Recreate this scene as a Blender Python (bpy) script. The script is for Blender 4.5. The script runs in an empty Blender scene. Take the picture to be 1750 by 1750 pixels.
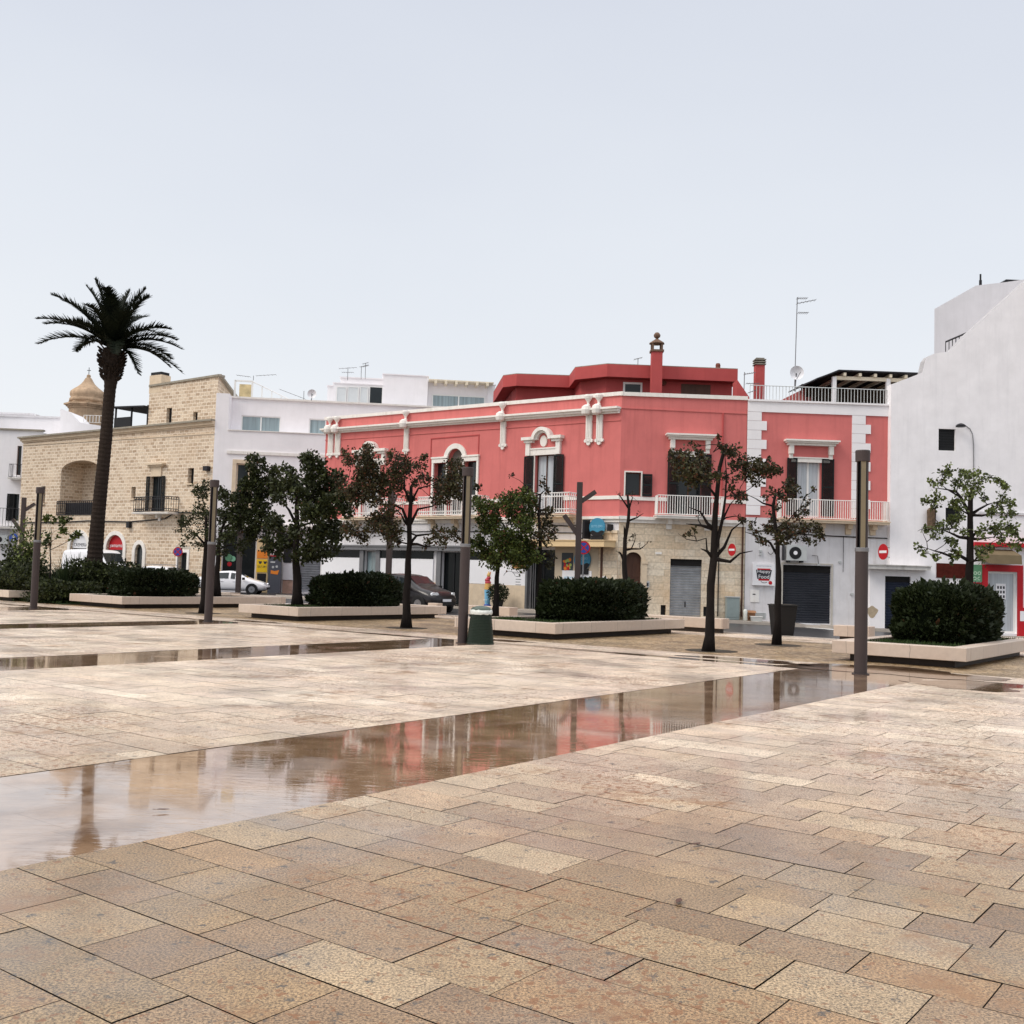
import bpy, math, random
from mathutils import Vector, Matrix
R=math.radians
sc=bpy.context.scene
col=sc.collection
# ------------------------------------------------------------------ camera
FPX=1807.0; PITCH=.0592014; ROLL=.0298511; CH=1.65
_c,_s=math.cos(ROLL),math.sin(ROLL)
FW=Vector((0,math.cos(PITCH),math.sin(PITCH))); UP0=Vector((0,-math.sin(PITCH),math.cos(PITCH))); RT0=Vector((1,0,0))
RT=RT0*_c+UP0*_s; UPV=-RT0*_s+UP0*_c
cd=bpy.data.cameras.new('camera'); cam=bpy.data.objects.new('camera',cd); col.objects.link(cam)
cd.sensor_width=36; cd.lens=36*FPX/1750; cd.clip_end=6000; cd.clip_start=.1
m=Matrix((RT,UPV,-FW)).transposed().to_4x4(); m.translation=(0,0,CH); cam.matrix_world=m
sc.camera=cam
# ------------------------------------------------------------------ world and sun
SUN_EL=R(46); SUN_AZ=R(-114)      # azimuth measured from +Y towards +X : light comes from behind left
w=bpy.data.worlds.new('World'); sc.world=w; w.use_nodes=True
nt=w.node_tree; nt.nodes.clear()
def N(t,ty,**k):
    n=t.nodes.new(ty)
    for a,b in k.items(): setattr(n,a,b)
    return n
out=N(nt,'ShaderNodeOutputWorld'); mix=N(nt,'ShaderNodeMixShader'); mix.inputs[0].default_value=.9
b1=N(nt,'ShaderNodeBackground'); b1.inputs[1].default_value=.1
sky=N(nt,'ShaderNodeTexSky',sky_type='NISHITA'); sky.sun_disc=False; sky.sun_elevation=SUN_EL; sky.sun_rotation=SUN_AZ; sky.dust_density=4
nt.links.new(sky.outputs[0],b1.inputs[0])
b2=N(nt,'ShaderNodeBackground'); b2.inputs[1].default_value=1.0
tc=N(nt,'ShaderNodeTexCoord'); sx=N(nt,'ShaderNodeSeparateXYZ'); nt.links.new(tc.outputs['Generated'],sx.inputs[0])
nz=N(nt,'ShaderNodeTexNoise'); nz.inputs['Scale'].default_value=1.6; nz.inputs['Detail'].default_value=4
mp=N(nt,'ShaderNodeMapping'); mp.inputs['Scale'].default_value=(1,1,2.5); nt.links.new(tc.outputs['Generated'],mp.inputs[0]); nt.links.new(mp.outputs[0],nz.inputs[0])
ma=N(nt,'ShaderNodeMath',operation='MULTIPLY_ADD'); nt.links.new(nz.outputs[0],ma.inputs[0]); ma.inputs[1].default_value=.26; nt.links.new(sx.outputs[2],ma.inputs[2])
ms=N(nt,'ShaderNodeMath',operation='SUBTRACT'); nt.links.new(ma.outputs[0],ms.inputs[0]); ms.inputs[1].default_value=.13
cr=N(nt,'ShaderNodeValToRGB'); nt.links.new(ms.outputs[0],cr.inputs[0]); nt.links.new(cr.outputs[0],b2.inputs[0])
e=cr.color_ramp.elements; e[0].position=0; e[0].color=(.86,.868,.877,1); e[1].position=1; e[1].color=(1.8,1.8,1.82,1)
for p,c in ((.14,(.80,.825,.855,1)),(.32,(.722,.755,.808,1)),(.50,(.64,.675,.75,1)),(.66,(1.2,1.21,1.24,1))):
    q=e.new(p); q.color=c
nt.links.new(b1.outputs[0],mix.inputs[1]); nt.links.new(b2.outputs[0],mix.inputs[2]); nt.links.new(mix.outputs[0],out.inputs[0])
sd=bpy.data.lights.new('sun','SUN'); sd.energy=1.5; sd.angle=R(26); sd.color=(1,.915,.81)
so=bpy.data.objects.new('sun',sd); col.objects.link(so)
dirv=Vector((math.sin(SUN_AZ)*math.cos(SUN_EL),math.cos(SUN_AZ)*math.cos(SUN_EL),math.sin(SUN_EL)))
so.rotation_euler=dirv.to_track_quat('Z','Y').to_euler(); so.location=dirv*50
sc.view_settings.view_transform='Standard'; sc.view_settings.look='None'; sc.view_settings.exposure=.22; sc.view_settings.gamma=1
sc.render.engine='CYCLES'
# ------------------------------------------------------------------ geometry helpers
def ray(px,py):
    X=(px-875)/FPX; Y=-(py-875)/FPX
    return RT*X+UPV*Y+FW
def G(px,py,z=0):
    r=ray(px,py); t=(z-CH)/r.z; return Vector((r.x*t,r.y*t,z))
def PD(px,py,D):           # point on the sight line at forward distance D
    r=ray(px,py); t=D/r.y; return Vector((r.x*t,D,CH+r.z*t))
gR=.649129162
eR=Vector((math.sin(gR),math.cos(gR),0)); eL=Vector((-math.cos(gR),math.sin(gR),0))
def Q(a,b,z=0): return eR*a+eL*b+Vector((0,0,z))
class Fac:
    """vertical facade plane; u runs to the viewer's right, o is outward"""
    def __init__(s,P,az):
        s.P=Vector((P[0],P[1],0)); s.d=Vector((math.sin(az),math.cos(az),0)); s.n=Vector((s.d.y,-s.d.x,0))
    def W(s,u,o,z): return s.P+s.d*u+s.n*o+Vector((0,0,z))
    def uz(s,px,py,o=0):
        r=ray(px,py); P=s.P+s.n*o; t=P.dot(s.n)/(r.x*s.n.x+r.y*s.n.y); q=Vector((r.x*t,r.y*t,0))
        return (q-P).dot(s.d), CH+r.z*t
    def off(s,o,u=0):
        f=Fac(s.P,0); f.P=s.P+s.n*o+s.d*u; f.d=s.d; f.n=s.n; return f
def org(p):
    v=Vector((0,0,0))
    while p is not None: v+=p.location; p=p.parent
    return v
def setp(o,label=None,cat=None,group=None,kind=None):
    if label: o['label']=label
    if cat: o['category']=cat
    if group: o['group']=group
    if kind: o['kind']=kind
    return o
def thing(name,label,cat,loc=(0,0,0),group=None,kind=None):
    o=bpy.data.objects.new(name,None); col.objects.link(o); o.location=loc; o.empty_display_size=.2
    return setp(o,label,cat,group,kind)
class MB:
    def __init__(s): s.v=[]; s.f=[]; s.c=None
    def pt(s,*ps):
        i=len(s.v); s.v.extend([tuple(p) for p in ps]); return i
    def quad(s,a,b,c,d): i=s.pt(a,b,c,d); s.f.append((i,i+1,i+2,i+3))
    def poly(s,ps): i=s.pt(*ps); s.f.append(tuple(range(i,i+len(ps))))
    def hexa(s,p):           # p: 4 bottom (ccw from above) + 4 top
        i=s.pt(*p)
        for q in ((3,2,1,0),(4,5,6,7),(0,1,5,4),(1,2,6,5),(2,3,7,6),(3,0,4,7)): s.f.append(tuple(i+k for k in q))
        return s
    def fbox(s,F,u0,u1,o0,o1,z0,z1):
        if o0>o1: o0,o1=o1,o0
        return s.hexa([F.W(u0,o1,z0),F.W(u1,o1,z0),F.W(u1,o0,z0),F.W(u0,o0,z0),F.W(u0,o1,z1),F.W(u1,o1,z1),F.W(u1,o0,z1),F.W(u0,o0,z1)])
    def band(s,F,ua,za,ub,zb,th,o0,o1):     # sloping band, th down from top
        return s.hexa([F.W(ua,o1,za-th),F.W(ub,o1,zb-th),F.W(ub,o0,zb-th),F.W(ua,o0,za-th),F.W(ua,o1,za),F.W(ub,o1,zb),F.W(ub,o0,zb),F.W(ua,o0,za)])
    def box(s,x0,x1,y0,y1,z0,z1):
        return s.hexa([(x0,y0,z0),(x1,y0,z0),(x1,y1,z0),(x0,y1,z0),(x0,y0,z1),(x1,y0,z1),(x1,y1,z1),(x0,y1,z1)])
    def qbox(s,a0,a1,b0,b1,z0,z1):
        return s.hexa([Q(a0,b1,z0),Q(a0,b0,z0),Q(a1,b0,z0),Q(a1,b1,z0),Q(a0,b1,z1),Q(a0,b0,z1),Q(a1,b0,z1),Q(a1,b1,z1)])
    def prism(s,pts,z0,z1,cap=True):       # pts ccw xy
        n=len(pts); i=s.pt(*[(p[0],p[1],z0) for p in pts],*[(p[0],p[1],z1) for p in pts])
        for k in range(n): s.f.append((i+k,i+(k+1)%n,i+n+(k+1)%n,i+n+k))
        if cap: s.f.append(tuple(i+n+k for k in range(n))); s.f.append(tuple(i+n-1-k for k in range(n)))
        return s
    def fpoly(s,F,pts,o0,o1):              # polygon in facade plane (u,z), extruded o0->o1
        n=len(pts); i=s.pt(*[F.W(p[0],o1,p[1]) for p in pts],*[F.W(p[0],o0,p[1]) for p in pts])
        s.f.append(tuple(i+k for k in range(n))); s.f.append(tuple(i+2*n-1-k for k in range(n)))
        for k in range(n): s.f.append((i+k,i+n+k,i+n+(k+1)%n,i+(k+1)%n))
        return s
    def tube(s,path,rad,n=8,cap=True):
        path=[Vector(p) for p in path]
        if not hasattr(rad,'__len__'): rad=[rad]*len(path)
        rings=[]; prev=None
        for k,p in enumerate(path):
            t=(path[min(k+1,len(path)-1)]-path[max(k-1,0)])
            if t.length<1e-9: t=Vector((0,0,1))
            t.normalize()
            a=prev if prev is not None else (Vector((1,0,0)) if abs(t.x)<.8 else Vector((0,1,0)))
            a=(a-t*a.dot(t)); a.normalize(); prev=a; b=t.cross(a)
            rings.append(s.pt(*[p+(a*math.cos(2*math.pi*j/n)+b*math.sin(2*math.pi*j/n))*rad[k] for j in range(n)]))
        for k in range(len(path)-1):
            for j in range(n):
                s.f.append((rings[k]+j,rings[k]+(j+1)%n,rings[k+1]+(j+1)%n,rings[k+1]+j))
        if cap:
            s.f.append(tuple(rings[0]+n-1-j for j in range(n))); s.f.append(tuple(rings[-1]+j for j in range(n)))
        return s
    def lathe(s,c,prof,n=16,ax=None):      # prof [(r,z)], about vertical axis at c
        c=Vector(c); rings=[]
        for r,z in prof: rings.append(s.pt(*[c+Vector((r*math.cos(2*math.pi*j/n),r*math.sin(2*math.pi*j/n),z)) for j in range(n)]))
        for k in range(len(prof)-1):
            for j in range(n): s.f.append((rings[k]+j,rings[k]+(j+1)%n,rings[k+1]+(j+1)%n,rings[k+1]+j))
        s.f.append(tuple(rings[0]+n-1-j for j in range(n))); s.f.append(tuple(rings[-1]+j for j in range(n)))
        return s
    def disc(s,F,u,z,r,o0,o1,n=24,rz=None,arc=(0,360)):
        a0,a1=arc; full=(a1-a0)>=360
        m=n if full else n+1
        pts=[(u+r*math.cos(R(a0+(a1-a0)*k/n)),z+(rz or r)*math.sin(R(a0+(a1-a0)*k/n))) for k in range(m)]
        return s.fpoly(F,pts,o0,o1)
    def ring(s,F,u,z,r0,r1,o0,o1,a0=0,a1=360,n=20):
        for k in range(n):
            t0=R(a0+(a1-a0)*k/n); t1=R(a0+(a1-a0)*(k+1)/n)
            P=lambda r,t:(u+r*math.cos(t),z+r*math.sin(t))
            s.fpoly(F,[P(r0,t0),P(r1,t0),P(r1,t1),P(r0,t1)],o0,o1)
        return s
    def build(s,name,mat,parent=None,smooth=False,loc=None,bevel=0):
        o0=org(parent) if parent is not None else Vector(loc or (0,0,0))
        me=bpy.data.meshes.new(name)
        me.from_pydata([(p[0]-o0.x,p[1]-o0.y,p[2]-o0.z) for p in s.v],[],s.f)
        me.update()
        uv=me.uv_layers.new(name='UVMap')
        buf=[0.0]*(2*len(me.loops))
        for p in me.polygons:
            nn=p.normal
            hz=abs(nn.z)>.8
            if not hz:
                l=math.hypot(nn.x,nn.y) or 1; tx,ty=-nn.y/l,nn.x/l
            for li in p.loop_indices:
                v=s.v[me.loops[li].vertex_index]
                if hz: buf[2*li]=v[0]; buf[2*li+1]=v[1]
                else: buf[2*li]=v[0]*tx+v[1]*ty; buf[2*li+1]=v[2]
        uv.data.foreach_set('uv',buf)
        if s.c is not None:
            ca=me.color_attributes.new('tone','FLOAT_COLOR','CORNER')
            cb=[]
            for p in me.polygons:
                cc=s.c[p.index]
                cb.extend(list(cc)*p.loop_total)
            ca.data.foreach_set('color',cb)
        if smooth: me.polygons.foreach_set('use_smooth',[True]*len(me.polygons))
        me.materials.append(mat)
        ob=bpy.data.objects.new(name,me); col.objects.link(ob)
        if parent is not None: ob.parent=parent
        else: ob.location=o0
        if bevel:
            md=ob.modifiers.new('bevel','BEVEL'); md.width=bevel; md.segments=2; md.limit_method='ANGLE'; md.angle_limit=R(40)
        return ob
def wall(mb,F,u0,u1,zb,tops,holes=(),dep=.28,o=0):
    """wall face with recessed openings. tops [(u,z)...]; hole (ua,ub,za,zt,arch)"""
    br={u0,u1}
    for p in tops:
        if u0<p[0]<u1: br.add(p[0])
    for h in holes:
        br.add(h[0]); br.add(h[1])
        if h[4]:
            for k in range(1,12): br.add(h[0]+(h[1]-h[0])*(1-math.cos(math.pi*k/12))/2)
    br=sorted(br)
    def T(u):
        for (a,za),(b,zb_) in zip(tops,tops[1:]):
            if a-1e-6<=u<=b+1e-6: return za+(zb_-za)*(u-a)/max(b-a,1e-9)
        return tops[-1][1]
    def ht(h,u):
        if not h[4]: return h[3]
        r=(h[1]-h[0])/2; c=(h[0]+h[1])/2; x=min(1,abs(u-c)/r); rz=h[4] if h[4]!=1 else r
        return h[3]-rz+rz*math.sqrt(max(0,1-x*x))
    for ua,ub in zip(br,br[1:]):
        if ub-ua<1e-5: continue
        um=(ua+ub)/2; hs=sorted([h for h in holes if h[0]<um<h[1]],key=lambda h:h[2])
        la=lb=zb
        for h in hs:
            if h[2]>la+1e-4: mb.quad(F.W(ua,o,la),F.W(ub,o,lb),F.W(ub,o,h[2]),F.W(ua,o,h[2]))
            la,lb=ht(h,ua),ht(h,ub)
            mb.quad(F.W(ua,o,la),F.W(ub,o,lb),F.W(ub,o-dep,lb),F.W(ua,o-dep,la))      # soffit
            mb.quad(F.W(ua,o,h[2]),F.W(ua,o-dep,h[2]),F.W(ub,o-dep,h[2]),F.W(ub,o,h[2]))
        mb.quad(F.W(ua,o,la),F.W(ub,o,lb),F.W(ub,o,T(ub)),F.W(ua,o,T(ua)))
    for h in holes:
        zl=ht(h,h[0])
        mb.quad(F.W(h[0],o,h[2]),F.W(h[0],o,zl),F.W(h[0],o-dep,zl),F.W(h[0],o-dep,h[2]))
        mb.quad(F.W(h[1],o,h[2]),F.W(h[1],o-dep,h[2]),F.W(h[1],o-dep,zl),F.W(h[1],o,zl))
    return mb
# ------------------------------------------------------------------ materials
MATS={}
def L(t,a,b): t.links.new(a,b)
def pm(name,colr,rough=.6,metal=0,var=.12,scale=3.0,bump=0,stain=0,stainc=(.12,.10,.08),coat=0,vscale=(1,1,1),spec=.25,emit=0):
    if name in MATS: return MATS[name]
    m=bpy.data.materials.new(name); m.use_nodes=True; t=m.node_tree; b=t.nodes['Principled BSDF']
    b.inputs['Roughness'].default_value=rough; b.inputs['Metallic'].default_value=metal
    b.inputs['Specular IOR Level'].default_value=spec
    if coat: b.inputs['Coat Weight'].default_value=coat; b.inputs['Coat Roughness'].default_value=.05
    tc=N(t,'ShaderNodeTexCoord'); mp=N(t,'ShaderNodeMapping'); mp.inputs['Scale'].default_value=vscale; L(t,tc.outputs['Object'],mp.inputs[0])
    nz=N(t,'ShaderNodeTexNoise'); nz.inputs['Scale'].default_value=scale; nz.inputs['Detail'].default_value=6; nz.inputs['Roughness'].default_value=.6
    L(t,mp.outputs[0],nz.inputs[0])
    mr=N(t,'ShaderNodeMapRange'); mr.inputs[1].default_value=.25; mr.inputs[2].default_value=.75; mr.inputs[3].default_value=1-var; mr.inputs[4].default_value=1+var
    L(t,nz.outputs[0],mr.inputs[0])
    mx=N(t,'ShaderNodeVectorMath',operation='SCALE'); mx.inputs[0].default_value=colr; L(t,mr.outputs[0],mx.inputs['Scale'])
    last=mx.outputs[0]
    if stain:
        n2=N(t,'ShaderNodeTexNoise'); n2.inputs['Scale'].default_value=1.0; n2.inputs['Detail'].default_value=8; n2.inputs['Roughness'].default_value=.7
        m2=N(t,'ShaderNodeMapping'); m2.inputs['Scale'].default_value=(3.6,3.6,.32); L(t,tc.outputs['Object'],m2.inputs[0]); L(t,m2.outputs[0],n2.inputs[0])
        r2=N(t,'ShaderNodeMapRange'); r2.inputs[1].default_value=.5; r2.inputs[2].default_value=.82; r2.inputs[3].default_value=0; r2.inputs[4].default_value=stain
        L(t,n2.outputs[0],r2.inputs[0])
        mm=N(t,'ShaderNodeMix',data_type='RGBA'); L(t,r2.outputs[0],mm.inputs[0]); L(t,last,mm.inputs[6]); mm.inputs[7].default_value=(*stainc,1); last=mm.outputs[2]
    L(t,last,b.inputs['Base Color'])
    if bump:
        bp=N(t,'ShaderNodeBump'); bp.inputs['Strength'].default_value=bump; bp.inputs['Distance'].default_value=.02; L(t,nz.outputs[0],bp.inputs['Height']); L(t,bp.outputs[0],b.inputs['Normal'])
    if emit:
        L(t,last,b.inputs['Emission Color']); b.inputs['Emission Strength'].default_value=emit
    MATS[name]=m; return m
def brick(name,c1,c2,cm,bw,bh,ms=.02,rough=.85,acc=None,bump=.4,off=.5,stain=.3,nv=1.0):
    m=bpy.data.materials.new(name); m.use_nodes=True; t=m.node_tree; b=t.nodes['Principled BSDF']; b.inputs['Roughness'].default_value=rough
    uv=N(t,'ShaderNodeUVMap'); bt=N(t,'ShaderNodeTexBrick'); bt.offset=off
    nd=N(t,'ShaderNodeTexNoise'); nd.inputs['Scale'].default_value=4; L(t,uv.outputs[0],nd.inputs[0])
    vs=N(t,'ShaderNodeVectorMath',operation='MULTIPLY_ADD'); L(t,nd.outputs['Color'],vs.inputs[0]); vs.inputs[1].default_value=(.06,.03,0); L(t,uv.outputs[0],vs.inputs[2]); L(t,vs.outputs[0],bt.inputs[0])
    bt.inputs['Color1'].default_value=(*c1,1); bt.inputs['Color2'].default_value=(*c2,1); bt.inputs['Mortar'].default_value=(*cm,1)
    bt.inputs['Scale'].default_value=1; bt.inputs['Brick Width'].default_value=bw; bt.inputs['Row Height'].default_value=bh; bt.inputs['Mortar Size'].default_value=ms; bt.inputs['Mortar Smooth'].default_value=.4
    nz=N(t,'ShaderNodeTexNoise'); nz.inputs['Scale'].default_value=9; nz.inputs['Detail'].default_value=8; L(t,uv.outputs[0],nz.inputs[0])
    mr=N(t,'ShaderNodeMapRange'); mr.inputs[1].default_value=.3; mr.inputs[2].default_value=.7; mr.inputs[3].default_value=1-.22*nv; mr.inputs[4].default_value=1+.15*nv; L(t,nz.outputs[0],mr.inputs[0])
    sx=N(t,'ShaderNodeVectorMath',operation='SCALE'); L(t,bt.outputs[0],sx.inputs[0]); L(t,mr.outputs[0],sx.inputs['Scale'])
    n2=N(t,'ShaderNodeTexNoise'); n2.inputs['Scale'].default_value=.6; n2.inputs['Detail'].default_value=7; L(t,uv.outputs[0],n2.inputs[0])
    r2=N(t,'ShaderNodeMapRange'); r2.inputs[1].default_value=.5; r2.inputs[2].default_value=.75; r2.inputs[3].default_value=0; r2.inputs[4].default_value=stain; L(t,n2.outputs[0],r2.inputs[0])
    mm=N(t,'ShaderNodeMix',data_type='RGBA'); L(t,r2.outputs[0],mm.inputs[0]); L(t,sx.outputs[0],mm.inputs[6]); mm.inputs[7].default_value=(*(acc or cm),1)
    L(t,mm.outputs[2],b.inputs['Base Color'])
    bp=N(t,'ShaderNodeBump'); bp.inputs['Strength'].default_value=bump; bp.inputs['Distance'].default_value=.02; bp.invert=True; L(t,bt.outputs[1],bp.inputs['Height']); L(t,bp.outputs[0],b.inputs['Normal'])
    MATS[name]=m; return m
M_red=pm('red_plaster',(.60,.172,.162),.85,var=.08,scale=1.2,stain=.85,stainc=(.46,.125,.115),bump=.05,spec=.25)
M_dred=pm('deep_red_plaster',(.45,.082,.080),.8,var=.08,scale=1.2,stain=.5,stainc=(.34,.055,.05),bump=.05)
M_trim=pm('white_stucco_trim',(.80,.77,.73),.75,var=.06,scale=3,stain=.45,stainc=(.42,.36,.27),bump=.08)
M_wh=pm('white_plaster',(.84,.82,.84),.8,var=.05,scale=.9,stain=.3,stainc=(.66,.64,.63),bump=.05)
M_wh2=pm('old_white_plaster',(.87,.85,.87),.85,var=.07,scale=1.3,stain=.4,stainc=(.62,.61,.64),bump=.35)
M_gwh=pm('grey_white_plaster',(.68,.67,.69),.85,var=.1,scale=1.5,stain=.7,stainc=(.38,.35,.32),bump=.1)
M_cream=pm('cream_stucco',(.74,.66,.52),.8,var=.08,scale=2,stain=.3,stainc=(.5,.42,.3))
M_stone=brick('tufa_masonry',(.44,.32,.22),(.70,.57,.43),(.78,.68,.55),.46,.235,.034,acc=(.66,.50,.35),stain=.45,bump=.3)
M_ashl=brick('beige_ashlar',(.62,.50,.36),(.74,.65,.52),(.46,.38,.28),.9,.30,.012,acc=(.62,.40,.21),stain=.6,bump=.25)
M_beige=pm('beige_stone',(.66,.54,.40),.75,var=.12,scale=4,stain=.4,stainc=(.48,.32,.18),bump=.1)
M_black=pm('black_paint',(.012,.012,.014),.45,var=.2)
M_dark=pm('dark_interior',(.015,.014,.014),.9,var=.2)
M_shut=pm('black_shutter_wood',(.009,.010,.011),.7,var=.25,scale=8)
M_glass=pm('window_glass',(.012,.017,.02),.1,var=.2,scale=.6,spec=.35)
M_tealg=pm('pale_curtained_glass',(.22,.29,.31),.10,var=.45,scale=2.2,vscale=(3,3,.1),spec=1.0)
M_curt=pm('curtain_behind_glass',(.42,.46,.50),.15,var=.35,scale=5,vscale=(4,4,.1),spec=.8)
M_frw=pm('white_window_frame',(.8,.8,.78),.4,var=.03)
M_brn=pm('brown_wood',(.09,.042,.028),.5,var=.25,scale=6,vscale=(1,1,.2))
M_white=pm('white_painted_metal',(.80,.79,.77),.45,var=.08,scale=8,stain=.25,stainc=(.4,.3,.2))
M_iron=pm('dark_iron',(.03,.03,.035),.5,var=.2,metal=.4)
M_grey=pm('grey_metal',(.20,.20,.21),.45,var=.1,metal=.5)
M_lgrey=pm('light_grey_metal',(.50,.52,.52),.5,var=.08,metal=.2)
M_alu=pm('rolling_shutter_steel',(.40,.42,.45),.42,var=.25,scale=2.5,metal=.5,stain=.5,stainc=(.16,.16,.17))
M_navy=pm('navy_shutter_steel',(.035,.045,.075),.4,var=.2,metal=.3)
M_sgrey=pm('charcoal_shutter_steel',(.055,.06,.075),.38,var=.15,metal=.35)
M_pole=pm('brown_lacquered_steel',(.052,.039,.038),.5,var=.08,scale=4)
M_diff=pm('lamp_diffuser',(.19,.155,.10),.35,var=.12,scale=3)
M_plan=brick('travertine_blocks',(.50,.40,.33),(.60,.50,.415),(.32,.26,.22),1.35,.9,.010,rough=.42,acc=(.44,.31,.23),stain=.55,bump=.15,off=0,nv=.3)
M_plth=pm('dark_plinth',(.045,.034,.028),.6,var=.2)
M_soil=pm('soil',(.05,.04,.03),.9,var=.4,scale=8,bump=.5)
M_bark=pm('dark_bark',(.014,.011,.010),.95,var=.4,scale=9,vscale=(1,1,.3),bump=.8,spec=.15)
M_palmb=pm('palm_bark',(.030,.022,.018),.95,var=.35,scale=5,vscale=(1,1,4),bump=1.0,spec=.1)
M_tan=pm('tan_awning',(.70,.52,.30),.6,var=.06)
M_bin=pm('green_bin_paint',(.014,.026,.017),.45,var=.15)
M_bag=pm('plastic_bag',(.62,.64,.60),.35,var=.15,scale=20,bump=.5)
M_paperw=pm('white_panel',(.80,.80,.83),.4,var=.03)
M_ink=pm('dark_ink',(.04,.04,.05),.6,var=.1)
M_redp=pm('red_paint',(.47,.014,.022),.4,var=.06)
M_orng=pm('orange_print',(.75,.23,.03),.5,var=.1)
M_yel=pm('yellow_paint',(.80,.52,.02),.4,var=.05)
M_blue=pm('sky_blue_print',(.05,.23,.37),.35,var=.06)
M_dblue=pm('sign_blue',(.03,.07,.33),.35,var=.06)
M_lblue=pm('light_blue_print',(.30,.60,.78),.4,var=.05)
M_tyre=pm('tyre_rubber',(.015,.015,.016),.7,var=.2)
M_rim=pm('alloy_rim',(.35,.35,.37),.3,metal=.8,var=.1)
M_carw=pm('white_car_paint',(.80,.80,.83),.25,var=.02,coat=.8)
M_carb=pm('charcoal_car_paint',(.012,.010,.012),.3,var=.05,coat=.35)
M_cgl=pm('car_glass',(.014,.02,.023),.05,var=.1,spec=.5)
M_dgl=pm('dark_shop_glass',(.006,.008,.009),.15,var=.1,spec=.2)
M_hl=pm('headlight_lens',(.75,.78,.82),.1,var=.1,spec=1)
M_plas=pm('black_plastic',(.02,.02,.02),.5,var=.1)
M_green=pm('green_print',(.12,.28,.16),.5,var=.3,scale=6)
M_card=pm('cardboard',(.33,.17,.09),.8,var=.2)
M_mem=pm('roof_membrane',(.05,.035,.032),.7,var=.2)
M_term=pm('terracotta',(.16,.05,.035),.7,var=.25,scale=8)
M_sand=pm('dome_sandstone',(.42,.30,.20),.9,var=.35,scale=1.8,stain=.6,stainc=(.16,.11,.085),bump=.3)
M_copg=pm('weathered_coping',(.30,.27,.22),.85,var=.25,scale=5)
def leafm(name,c1,c2,rough=.45,tr=.12,rust=.003,spec=.22):
    m=bpy.data.materials.new(name); m.use_nodes=True; t=m.node_tree; b=t.nodes['Principled BSDF']; b.inputs['Roughness'].default_value=.6; b.inputs['Specular IOR Level'].default_value=spec
    a=N(t,'ShaderNodeAttribute',attribute_name='tone'); sp=N(t,'ShaderNodeSeparateColor'); L(t,a.outputs['Color'],sp.inputs[0])
    mx=N(t,'ShaderNodeMix',data_type='RGBA'); L(t,sp.outputs[0],mx.inputs[0]); mx.inputs[6].default_value=(*c1,1); mx.inputs[7].default_value=(*c2,1)
    gt=N(t,'ShaderNodeMath',operation='LESS_THAN'); L(t,sp.outputs[1],gt.inputs[0]); gt.inputs[1].default_value=rust
    m2=N(t,'ShaderNodeMix',data_type='RGBA'); L(t,gt.outputs[0],m2.inputs[0]); L(t,mx.outputs[2],m2.inputs[6]); m2.inputs[7].default_value=(.09,.04,.02,1); mx=m2
    L(t,mx.outputs[2],b.inputs['Base Color'])
    tb=N(t,'ShaderNodeBsdfTranslucent'); L(t,mx.outputs[2],tb.inputs[0]); ms=N(t,'ShaderNodeMixShader'); ms.inputs[0].default_value=tr
    L(t,b.outputs[0],ms.inputs[1]); L(t,tb.outputs[0],ms.inputs[2]); L(t,ms.outputs[0],t.nodes['Material Output'].inputs[0]); return m
ML_dark=leafm('dark_green_leaves',(.014,.018,.007),(.050,.062,.016))
ML_brown=leafm('reddish_brown_leaves',(.018,.014,.009),(.072,.070,.024),rust=.12)
ML_mid=leafm('mid_green_leaves',(.014,.026,.008),(.12,.15,.028),rust=.04)
ML_light=leafm('light_green_leaves',(.028,.038,.014),(.17,.21,.055))
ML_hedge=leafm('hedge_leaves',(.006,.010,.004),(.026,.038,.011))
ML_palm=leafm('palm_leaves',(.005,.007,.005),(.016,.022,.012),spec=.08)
ML_yuc=leafm('blade_leaves',(.010,.020,.010),(.070,.095,.035))
ML_grass=leafm('grass_blades',(.012,.028,.007),(.05,.085,.02))
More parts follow.
